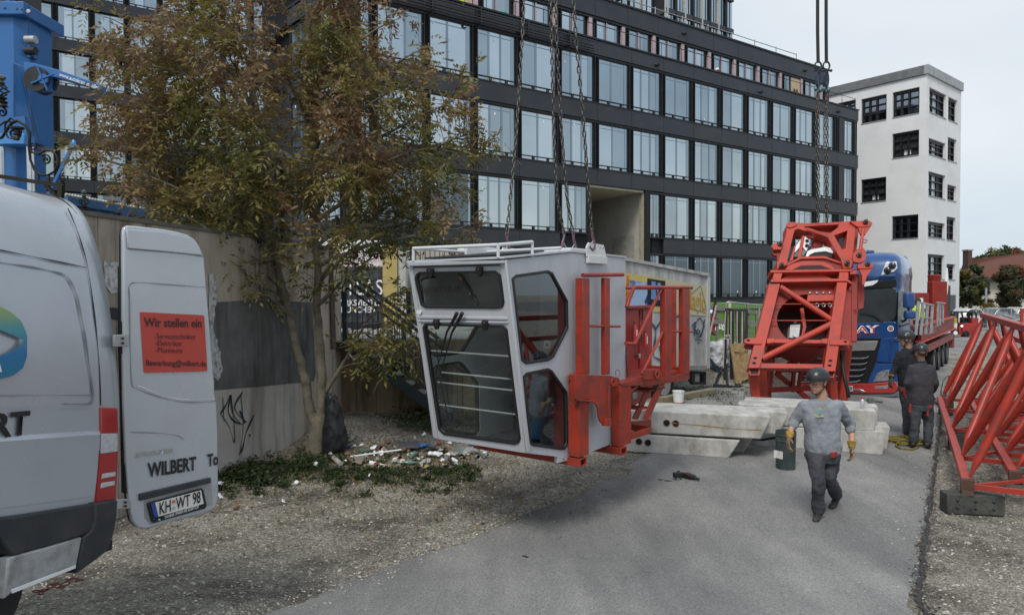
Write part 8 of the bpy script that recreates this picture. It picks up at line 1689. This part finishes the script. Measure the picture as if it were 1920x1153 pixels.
# parked cars and fence far right
def car(px, y, Y, w, mat, label):
 B_ = at(px, y, Y); t = thing('parked_car', (B_.x, Y, 0), label, 'car', 'cars parked in the distance'); L_ = w / F * Y; x0 = B_.x - L_ / 2; b = MB(); prof = [(0, .3), (0, .75), (.05, .85), (.22, .92), (.32, 1.35), (.42, 1.45), (.72, 1.43), (.88, .95), (.98, .85), (1, .7), (1, .3)]
 b.prism([V((x0 + a * L_, Y, z)) for a, z in prof], (0, 1.7, 0)); b.build('body', mat, t, bevel=.05)
 b = MB(); b.prism([V((x0 + a * L_, Y - .01, z)) for a, z in ((.26, .95), (.34, 1.3), (.43, 1.38), (.70, 1.36), (.83, .95))], (0, .03, 0)); b.build('side_window', TGLS, t)
 for q in (.2, .8): b = MB(); b.lathe((x0 + q * L_, Y + .1, .33), (0, -1, 0), [(.33, 0), (.33, .15)], 14); b.build('wheel', BLACK, t)
CW = mk('car_white', (.62, .64, .66), .25, coat=.5); CS_ = mk('car_grey', (.22, .24, .26), .25, .3, coat=.5)
car(1826, 603, 52, 62, CW, 'white car parked behind the forklift'); car(1884, 603, 54, 70, CS_, 'silver grey car parked right of the white one'); car(1925, 600, 56, 66, CW, 'white car at the right edge behind the wire fence')
rf_ = thing('wire_fence', at(1880, 610, 48), 'wire mesh fence with metal posts at the far side of the yard', 'fence')
for k in range(6): b = MB(); x = at(1830 + k * 22, 590, 48).x; b.tube([(x, 48, 0), (x, 48, 1.55)], .05, 6); b.build('fence_post', STEEL, rf_)
b = MB();
for k in range(5): b.tube([(at(1825, 590, 48).x, 48, 0.1 + k * .36), (at(1950, 590, 48).x, 48, .1 + k * .36)], .02, 4)
for k in range(42): x = at(1826 + k * 3, 590, 48).x; b.tube([(x, 48, .1), (x, 48, 1.55)], .008, 3, cap=False)
b.build('wire_mesh', STEEL, rf_, fix=False, kind='stuff')
sp_ = thing('steel_tubes', at(1900, 600, 20), 'loose pile of galvanised scaffold tubes behind the lattice jib', 'tubes')
for (a, c) in (((1872, 594), (1905, 602)), ((1880, 590), (1910, 600)), ((1900, 588), (1925, 592)), ((1885, 604), (1925, 597)), ((1901, 590), (1901, 640)), ((1910, 600), (1915, 596))): b = MB(); b.tube([at(*a, 20), at(*c, 20)], .035, 7); b.build('tube', STEEL, sp_, smooth=50)
b = MB(); b.prism([at(1878, 600, 20.5), at(1889, 585, 20.5), at(1890, 600, 20.5)], (0, .4, 0)); b.build('sheet_metal', STEEL, sp_)
# ================================================================ forklift with its load
FY = 41.0
fk = thing('forklift', at(1808, 636, FY), 'red and black forklift with a driver carrying a pallet of yellow pails', 'forklift')
FRD = mk('forklift_red', (.30, .03, .025), .5, var=.15)
def fq(x0, y0, x1, y1, d0, d1, mat, nm, bev=.03): P, Q = at(x0, y1, FY), at(x1, y0, FY); b = MB(); b.box(P.x, Q.x, FY + d0, FY + d1, max(.08, P.z), Q.z); return b.build(nm, mat, fk, bevel=bev)
fq(1805, 606, 1831, 629, 0, 1.3, FRD, 'body'); fq(1824, 596, 1836, 626, .05, 1.25, FRD, 'counterweight'); fq(1800, 612, 1810, 630, .1, 1.2, FRD, 'front_frame'); fq(1794, 586, 1797, 628, .2, .35, BLACK, 'mast_rail'); fq(1799, 586, 1802, 628, .2, .35, BLACK, 'mast_rail'); fq(1788, 587, 1794, 599, .2, 1.1, BLACK, 'carriage', .01); fq(1792, 588, 1801, 592, .9, 1.05, BLACK, 'mast_rail')
for x0, y0, x1, y1 in ((1803, 586, 1808, 608), (1830, 586, 1831, 600), (1817, 586, 1818, 600), (1822, 586, 1823, 600)): b = MB(); b.beam(at(x0, y0, FY + .2), at(x1, y1, FY + .2), .07, .07, V((0, 1, 0))); b.build('guard_post', BLACK, fk)
fq(1802, 584.5, 1832, 586.5, .1, 1.2, BLACK, 'overhead_guard', .01); fq(1818, 603, 1824, 612, .4, .9, BLACK, 'seat')
for x, y, r in ((1789.5, 629.5, 8), (1811, 631, 6), (1828, 630, 6)):
 rr_ = r / F * FY; P = at(x, y, FY); b = MB(); b.lathe((P.x, FY + .15, rr_ + .005), (0, -1, 0), [(rr_ * .9, 0), (rr_, .04), (rr_, .2), (rr_ * .85, .24)], 20); w_ = b.build('wheel', BLACK, fk, smooth=40)
 if r == 8: b = MB(); b.lathe((P.x, FY - .10, rr_), (0, -1, 0), [(rr_ * .5, 0), (rr_ * .45, .03)], 16); b.build('rim', WHITE, w_)
for x, y in ((1809, 588.5), (1803.5, 611)): b = MB(); b.ball(at(x, y, FY - .05), .055, 8, 6); b.build('work_light', mk('lamp_lit', (.8, .8, .75), .4, emis=(1, .95, .85, 4)), fk)
small_person('forklift driver in dark clothes sitting under the black overhead guard', 1816, 587, 640, FY + .55, DKC, 'jacket', DKC, HAIR, sit=True, face=(-1, 0, 0), vox=.04)
pal = thing('pail_pallet', at(1786, 628, FY), 'stacked yellow and white pails on the forklift forks', 'pails')
YP_ = mk('pail_yellow', (.50, .33, .03), .5, var=.1)
for i in range(3):
 for j in range(3):
  P = at(1779 + i * 6.2, 624 - j * 9.5, FY); b = MB(); r = 3.0 / F * FY; b.lathe((P.x, FY - .0 + .1 * (i % 2), P.z), Z, [(r * .85, 0), (r, .24), (r * 1.04, .25), (r * 1.04, .28), (.01, .285)], 14); b.build('pail', YP_ if (i + j) % 3 else WHITE, pal, smooth=40)
b = MB(); P, Q = at(1775, 627, FY), at(1797, 627, FY); b.box(P.x, Q.x, FY - .2, FY + .5, P.z - .12, P.z); b.build('pallet', mk('pale_timber', (.22, .19, .13), .85), pal)
# ================================================================ things lying about
random.seed(21); rnd.seed(21)
# black rubbish bags
RB = mk('rubbish_bag', (.014, .015, .017), .42, var=.3, bump=.8, bs=7)
def bagl(base, Y_, prof, label):
 P0 = gr(*base); t = thing('rubbish_bag', P0, label, 'rubbish bag'); rings = []; Y = P0.y + Y_
 for x, y, r in prof:
  c = at(x, y, Y); rings.append([c + V((math.cos(a) * r, math.sin(a) * min(r, .2), .02 * math.sin(3 * a + y))) * (1 + .0) + V((math.cos(a), 0, 0)) * .025 * math.sin(5 * a + y * .13) for a in [k * math.pi / 10 for k in range(20)]])
 b = MB(); b.loft(rings); o = b.build('bag', RB, t, smooth=80); m = o.modifiers.new('s', 'SUBSURF'); m.levels = m.render_levels = 2; m = o.modifiers.new('d', 'DISPLACE'); m.texture = clouds; m.strength = .06; m.texture_coords = 'LOCAL'
bagl((624, 846), -.1, [(626, 849, .10), (626, 846, .19), (627, 832, .23), (628, 812, .21), (626, 790, .165), (624, 770, .14), (622, 752, .12), (619, 741, .09), (617, 736, .03)], 'full black rubbish bag leaning on the right side of the trunk')
bagl((572, 800), -.02, [(573, 818, .06), (573, 812, .13), (571, 795, .15), (567, 775, .135), (566, 755, .12), (568, 738, .11), (570, 726, .08), (571, 722, .02)], 'smaller black rubbish bag squeezed between wall and trunk')
# litter, each piece a thing
def lit(name, cat, label, b, mat, par=None, smooth=None, bevel=0): o = b.build(name, mat, None, smooth=smooth, bevel=bevel, label=label, cat=cat); return o
P, Q = gr(657, 856, .05), gr(752, 843, .05); b = MB(); b.tube([P, Q], .016, 8); lit('plastic_pipe', 'pipe', 'long white plastic pipe lying across the litter', b, WHITE, smooth=50)
b = MB(); P = gr(632, 861, .04); b.tube([gr(626, 858, .05), gr(638, 869, .05)], .04, 12); lit('cardboard_tube', 'tube', 'short grey cardboard tube in the litter by the trunk', b, mk('cardboard_grey', (.30, .29, .26), .85), smooth=50)
b = MB(); A_, B_, C_, D_ = gr(656, 866, .03), gr(677, 871, .02), gr(684, 857, .08), gr(662, 857, .08); b.prism([A_, B_, C_, D_], Z * .012); lit('cardboard_sheet', 'cardboard', 'bent brown grey cardboard sheet under the white pipe', b, mk('cardboard_brown', (.17, .15, .12), .85))
b = MB(); A_, B_, C_, D_ = gr(749, 842, .05), gr(786, 841, .05), gr(784, 829, .08), gr(748, 831, .10); b.prism([A_, B_, C_, D_], Z * .035); lit('dark_board', 'board', 'dark grey flat board lying behind the white pipe', b, mk('slate_board', (.05, .055, .062), .6), bevel=.01)
b = MB(); b.poly([gr(790, 846, .02), gr(818, 846, .02), gr(819, 832, .25), gr(816, 825, .30), gr(803, 838, .12)]); o = lit('plastic_sheet', 'plastic sheet', 'grey folded plastic sheet standing up in the litter', b, mk('grey_sheet', (.22, .25, .25), .5, var=.2)); m = o.modifiers.new('s', 'SOLIDIFY'); m.thickness = .006
b = MB(); b.poly([gr(838, 850, .02), gr(866, 852, .02), gr(896, 840, .10), gr(880, 834, .16), gr(870, 842, .08), gr(858, 833, .2)]); o = lit('plastic_sheet', 'plastic sheet', 'pale grey torn plastic sheet in the litter under the cab', b, mk('grey_sheet2', (.30, .33, .33), .5, var=.2)); m = o.modifiers.new('s', 'SOLIDIFY'); m.thickness = .006
BL_ = mk('blue_plastic', (.03, .10, .28), .45, var=.3, vs=20)
for (x, y, rx, rz, mt, nm, lab) in ((795, 835, .13, .06, BL_, 'blue_bag', 'crumpled blue plastic bag beside the dark board'), (822, 853, .07, .05, WHITE, 'foam_lump', 'small white foam lump left of the bigger one'), (816 + 22, 855, .05, .04, WHITE, 'foam_lump', 'round white foam lump right of the bigger one'), (814, 851, .10, .06, WHITE, 'foam_lump', 'biggest white foam lump in the middle of the litter'), (591, 871, .05, .05, WHITE, 'foam_lump', 'white foam lump nearest the tree trunk')):
 b = MB();
 for q in range(6): b.ball(gr(x, y, rz * .7) + V((random.uniform(-1, 1) * rx * .6, random.uniform(-1, 1) * rx * .4, random.uniform(-.3, .5) * rz)), (rx * .5, rx * .5, rz * .6), 8, 6)
 t = b.build(nm, mt, None, label=lab, cat='litter'); m = t.modifiers.new('r', 'REMESH'); m.mode = 'VOXEL'; m.voxel_size = .012; m = t.modifiers.new('d', 'DISPLACE'); m.texture = clouds; m.strength = .02; m.texture_coords = 'LOCAL'
BOT = mk('bottle_green_plastic', (.12, .22, .18), .2, var=.2, spec=.7)
def bottle(x, y, a, mat, label, L_=.24, r=.033):
 P = gr(x, y, r); d = V((math.cos(a), math.sin(a), .0)); b = MB(); b.lathe(P - d * L_ / 2, d, [(r * .8, 0), (r, .01), (r, L_ * .6), (r * .45, L_ * .85), (r * .4, L_), (.004, L_ + .005)], 12); lit('bottle', 'bottle', label, b, mat, smooth=40)
bottle(776, 851, 1.1, BOT, 'pale green plastic bottle standing tilted behind the white foam lumps', .2, .05); bottle(768, 867, .1, BOT, 'clear greenish bottle lying nearest the camera in the litter'); bottle(690, 845, .5, mk('bottle_teal', (.03, .13, .12), .25), 'teal bottle lying behind the white pipe'); bottle(640, 876, .2, mk('bottle_dark', (.02, .02, .03), .3), 'small dark bottle beside the cardboard tube', .12, .02)
COLS = [WHITE, mk('litter_blue', (.08, .22, .45), .5), mk('litter_red', (.25, .04, .04), .5), mk('litter_grey', (.30, .31, .30), .6), mk('litter_brown', (.16, .10, .06), .8), mk('litter_black', (.02, .02, .022), .5), mk('litter_yellow', (.30, .23, .08), .6), mk('litter_cream', (.50, .46, .36), .7)]
CN_ = ['white', 'blue', 'red', 'grey', 'brown', 'black', 'yellow', 'cream']
protos = []
for k in range(8):
 b = MB()
 if k % 4 == 0: b.lathe((0, 0, 0), (1, .2, .3), [(.025, 0), (.034, .09), (.036, .095), (.03, .09), (.02, .01)], 10)
 elif k % 4 == 1: b.add([(-.05, -.03, .0), (.05, -.035, .01), (.06, .03, .035), (.0, .02, .05), (-.045, .035, .012)], [(0, 1, 3), (1, 2, 3), (0, 3, 4)])
 elif k % 4 == 2: b.ball((0, 0, .02), (.04, .03, .022), 7, 5)
 else: b.add([(-.06, -.02, 0), (.0, -.03, .04), (.06, -.01, .005), (.05, .03, .02), (.0, .02, .055), (-.05, .03, .01)], [(0, 1, 4, 5), (1, 2, 3, 4)])
 protos.append(b)
lm_ = [[None] * 8 for _ in range(8)]
for i in range(150):
 while True:
  px, py = random.gauss(770, 95), random.gauss(852, 16)
  if 575 < px < 915 and 800 < py < 893: break
 if i > 134: px, py = random.uniform(230, 560), random.uniform(880, 960)
 k, c = random.randrange(8), random.choice((0, 0, 0, 1, 2, 3, 3, 3, 4, 4, 5, 5, 7, 7, 3, 4, 6) if i % 3 else (0, 3, 4))
 if not lm_[k][c]: lm_[k][c] = protos[k].mesh('scrap'); lm_[k][c].materials.append(COLS[c])
 nm = ['plastic_cup', 'paper_scrap', 'foam_crumb', 'wrapper'][k % 4]; o = bpy.data.objects.new(nm, lm_[k][c]); COL.objects.link(o); o.location = gr(px, py, .012); s = random.uniform(.6, 1.35); o.scale = (s, s, s); o.rotation_euler = (random.uniform(-.4, .4), random.uniform(-.4, .4), random.uniform(0, 6.3)); zo = 'on the gravel right of the van door' if px < 560 else 'near the foot of the tree trunk' if px < 650 else 'just behind the white pipe' if py < 846 and px < 750 else 'in front of the white pipe' if px < 750 else 'beside the dark flat board' if py < 846 and px < 820 else 'among the white foam lumps' if px < 840 else 'under the hanging cab'; tag(o, '%s %s lying %s' % (CN_[c], nm.replace('_', ' '), zo), nm.replace('_', ' '), '%s %s pieces %s' % (CN_[c], nm.replace('_', ' '), zo))
# tool and offcuts on the asphalt
dr = thing('impact_wrench', gr(1290, 896), 'black cordless power tool lying on the asphalt', 'power tool'); b = MB(); G_ = lambda x, y, z: gr(x, y, z)
b.tube([G_(1274, 889, .05), G_(1290, 891, .06), G_(1302, 895, .05)], 1, 12, rr=[.035, .045, .038]); b.build('motor_body', mk('tool_black', (.016, .016, .018), .4, var=.3), dr, smooth=50)
b = MB(); b.tube([G_(1302, 895, .05), G_(1311, 898, .045)], 1, 10, rr=[.022, .018]); b.build('chuck', DSTEEL, dr, smooth=50); b = MB(); b.tube([G_(1276, 890, .05), G_(1272, 884, .12)], 1, 8, rr=[.026, .022]); b.build('handle', BLACK, dr, smooth=50); b = MB(); b.obox(G_(1270, 890, .08), (.055, .02, .0), (-.01, .04, 0), (0, 0, .035)); b.build('battery', BLACK, dr, bevel=.008); b = MB(); b.obox(G_(1271, 897, .02), (.02, 0, 0), (0, .01, 0), (0, 0, .02)); b.build('label', WHITE, dr); b = MB(); b.tube([G_(1284, 886, .105), G_(1292, 890, .105)], .006, 5); b.build('trigger_guard', mk('tool_red', (.3, .03, .02), .5), dr)
for (a, c, r, lab) in (((1234, 899), (1243, 900), .012, 'left of two short steel tubes on the asphalt'), ((1246, 901), (1259, 902), .014, 'right of two short steel tubes on the asphalt'), ((1284, 904), (1290, 905), .008, 'tiny bolt lying in front of the power tool')):
 b = MB(); b.tube([gr(*a, r), gr(*c, r)], r, 8); lit('steel_tube', 'steel tube', lab, b, DSTEEL, smooth=50)
b = MB(); b.tube([gr(980, 1042, .01), gr(990, 1045, .012)], .012, 6); lit('dark_clod', 'clod', 'small dark clod on the asphalt in the foreground', b, BLACK)
# rope pile and cables by the men's feet
rp_ = thing('yellow_rope', gr(1705, 836), 'heap of dirty yellow webbing rope at the feet of the man in the grey jacket', 'rope'); RY = mk('rope_yellow', (.20, .15, .025), .85, var=.4, vs=30, dirt=(.05, .04, .02), damt=.5, ds=20)
rc = gr(1704, 833)
for k in range(7):
 b = MB(); a0 = random.uniform(0, 6); pts = []
 for i in range(26): t = i / 25 * 2 * math.pi * 1.2 + a0; rr_ = .24 * (1 + .25 * math.sin(3 * t + k)); pts.append(rc + V((rr_ * math.cos(t) + .06 * math.sin(k * 2), rr_ * .8 * math.sin(t) + .1 * math.cos(k), .02 + .013 * k + .01 * math.sin(5 * t))))
 b.tube(pts, .015, 6); b.build('coil', RY, rp_, smooth=60)
b = MB(); b.tube([gr(x, y, .03) for x, y in ((1682, 828), (1680, 836), (1690, 841), (1712, 842), (1722, 838))], .016, 6); b.build('coil', RY, rp_, smooth=60)
cb2 = thing('cable_bundle', gr(1762, 756), 'loose brown and black cables lying by the road edge near the jib', 'cables')
for k in range(7): b = MB(); b.tube([gr(1745 + k * 2 + i * 5 + 3 * math.sin(i + k), 745 + 2.2 * k + 3.5 * i * (.3 + .1 * k), .02 + .05 * math.sin(i * 1.3 + k) ** 2) for i in range(7)], .011, 5); b.build('cable', mk('cable_brown', (.08, .035, .03), .6) if k % 2 else BLACK, cb2, smooth=60)
b = MB(); b.tube([gr(1766, 752, .02), gr(1764, 735, .25), gr(1768, 715, .4), gr(1776, 705, .45)], .012, 6); b.build('cable', BLACK, cb2, smooth=60)
# ================================================================ gravel stones, weeds, fallen leaves
def on_road(x, y, m=0.): return road_l(y) - m < x < road_r(y) + m
stones = MB(); rs = random.Random(4)
def stone(P, s):
 n = 5; a0 = rs.uniform(0, 6); sx, sy, sz_ = s * rs.uniform(.7, 1.2), s * rs.uniform(.5, 1.), s * rs.uniform(.3, .6); k = len(stones.v)
 for lv, rr_ in ((-.3, 1.), (.55, .75)):
  for i in range(n): t = a0 + 2 * math.pi * i / n + rs.uniform(-.3, .3); stones.v.append(P + V((sx * rr_ * math.cos(t) * rs.uniform(.8, 1.1), sy * rr_ * math.sin(t) * rs.uniform(.8, 1.1), sz_ * lv)))
 stones.v.append(P + Z * sz_)
 for i in range(n): j = (i + 1) % n; stones.f += [(k + i, k + j, k + n + j, k + n + i), (k + n + i, k + n + j, k + 2 * n)]
cnt = 0
while cnt < 26000:
 y = 3.6 + 14 * rs.random() ** 1.6; x = rs.uniform(-5.2, 9.5)
 if on_road(x, y, -.05 if rs.random() < .97 else -.5): continue
 if x > 8.2 and y < 5: continue
 s = .005 + .014 * rs.random() ** 3 + (.03 * rs.random() if rs.random() < .02 else 0); stone(V((x, y, zbump(x, y) + s * .15)), s); cnt += 1
for _ in range(2600):
 y = rs.uniform(4.5, 13); x = (road_l(y) if rs.random() < .75 else road_r(y)) + rs.gauss(-.05, .28); s = .004 + .009 * rs.random() ** 2; stone(V((x, y, zg(x, y) + .012 + s * .2)), s)
for _ in range(260): y = rs.uniform(4.5, 14); x = rs.uniform(road_l(y), road_r(y)); s = .003 + .006 * rs.random() ** 2; stone(V((x, y, zg(x, y) + .012 + s * .2)), s)
STM = mk('gravel_stone', (.43, .405, .35), .9, var=.75, vs=28, bump=.2, bs=80, dirt=(.10, .085, .065), damt=.6, ds=11)
so3 = stones.build('gravel', STM, None, fix=False, kind='stuff', org=(0, 0, 0))
# weeds and fallen leaves
WEED = leaf_mat('weed_leaves', [(.016, .026, .010), (.028, .045, .014), (.05, .075, .022), (.10, .11, .03)], .25); FALL = leaf_mat('fallen_leaves', [(.05, .03, .016), (.11, .06, .028), (.20, .13, .045), (.30, .22, .09), (.09, .075, .055)], .1)
wd_ = thing('weeds', (-3, 10, 0), 'low green weeds and grass along the foot of the wall and under the tree', 'weeds'); wl = []
def tuft(P, n, hgt, sp):
 for _ in range(n):
  B_ = P + V((rs.gauss(0, sp), rs.gauss(0, sp), 0)); B_.z = zbump(B_.x, B_.y); d = V((rs.gauss(0, .45), rs.gauss(0, .45), 1)).normalized() * hgt * rs.uniform(.4, 1.2); s = V((rs.uniform(-1, 1), rs.uniform(-1, 1), 0)).normalized() * rs.uniform(.003, .006); ti = max(0, min(1, rs.gauss(.4, .22))); wl.append(([B_ - s, B_ + s, B_ + d * .6 + s * .6, B_ + d + V((d.x, d.y, 0)) * .4], ti))
def leafplant(P, n, hgt):
 for _ in range(n):
  d = V((rs.gauss(0, .6), rs.gauss(0, .6), rs.uniform(.3, 1))).normalized() * hgt * rs.uniform(.3, 1); Q = P + d; a = V((rs.gauss(0, 1), rs.gauss(0, 1), rs.gauss(0, .4))).normalized() * rs.uniform(.018, .04); c = a.cross(V((rs.gauss(0, .4), rs.gauss(0, .4), 1))).normalized() * a.length * .55; wl.append(([Q - a, Q + c, Q + a, Q - c], max(0, min(1, rs.gauss(.35, .2)))))
def wz(px, py): P = gr(px, py); P.z = zbump(P.x, P.y); return P
for _ in range(520):
 px = rs.uniform(400, 900); py = 868 + (px - 400) * -.01 + abs(rs.gauss(0, 20)) + (12 if px > 600 else 0) - (30 if rs.random() < .25 and px > 620 else 0); P = wz(px, py)
 if P.x < wA.x + .1 or on_road(P.x, P.y, .6): continue
 tuft(P, 16, .07, .07)
 if rs.random() < .45: leafplant(P, 14, .09)
for _ in range(120): P = wz(rs.gauss(455, 45), rs.gauss(893, 14)); leafplant(P, 26, .16); tuft(P, 8, .1, .06)
for _ in range(45): P = wz(rs.gauss(585, 26), rs.gauss(868, 9)); leafplant(P, 24, .14)
for _ in range(60): P = V((rs.uniform(-2.2, -.3), rs.uniform(13.2, 14.3), 0)); P.z = zbump(P.x, P.y); leafplant(P, 46, .42)
for _ in range(30): P = wz(rs.gauss(780, 30), rs.gauss(795, 9)); leafplant(P, 40, .32)
for _ in range(70): P = wz(rs.uniform(1240, 1420), rs.gauss(738, 9)); tuft(P, 14, .1, .15); leafplant(P, 10, .14)
for _ in range(26): P = wz(rs.uniform(222, 245), rs.uniform(880, 960)); leafplant(P, 22, .18)
for _ in range(90): y = rs.uniform(8.5, 16); x = road_r(y) + rs.uniform(.3, 2.5); P = V((x, y, 0)); tuft(P, 8, .05, .1)
leaves_obj('weed_leaf', wl, WEED, wd_)
fl_ = thing('fallen_leaves', (-2, 9, 0), 'brown and yellow ash leaves fallen on the gravel and the litter', 'leaves'); fo_ = []
for _ in range(9000):
 if rs.random() < .6: px, py = rs.gauss(700, 150), rs.gauss(850, 30)
 else: px, py = rs.uniform(230, 1180), rs.gauss(905, 45)
 if not 225 < px < 1200 or not 795 < py < 1130: continue
 P = wz(px, py);
 if P.x < wA.x + .3 and P.y < 8: continue
 P.z += .008 + rs.random() * .02; a = V((rs.gauss(0, 1), rs.gauss(0, 1), rs.gauss(0, .35))).normalized() * rs.uniform(.012, .036); c = a.cross(V((rs.gauss(0, .3), rs.gauss(0, .3), 1))).normalized() * a.length * .4; fo_.append(([P - a, P + c, P + a, P - c], max(0, min(1, rs.random()))))
leaves_obj('leaf_litter', fo_, FALL, fl_)
stones = MB()
for _ in range(2600):
 y = 3.8 + 16 * rs.random() ** 1.4; x = road_r(y) + rs.gauss(0, .055) + .05 * noise.noise(V((y * 2, 0, 0))); s = .005 + .012 * rs.random() ** 2; stone(V((x, y, zg(x, y) + .012)), s)
stones.build('tar_crumbs', TAR, None, fix=False, kind='stuff', org=(0, 0, 0))
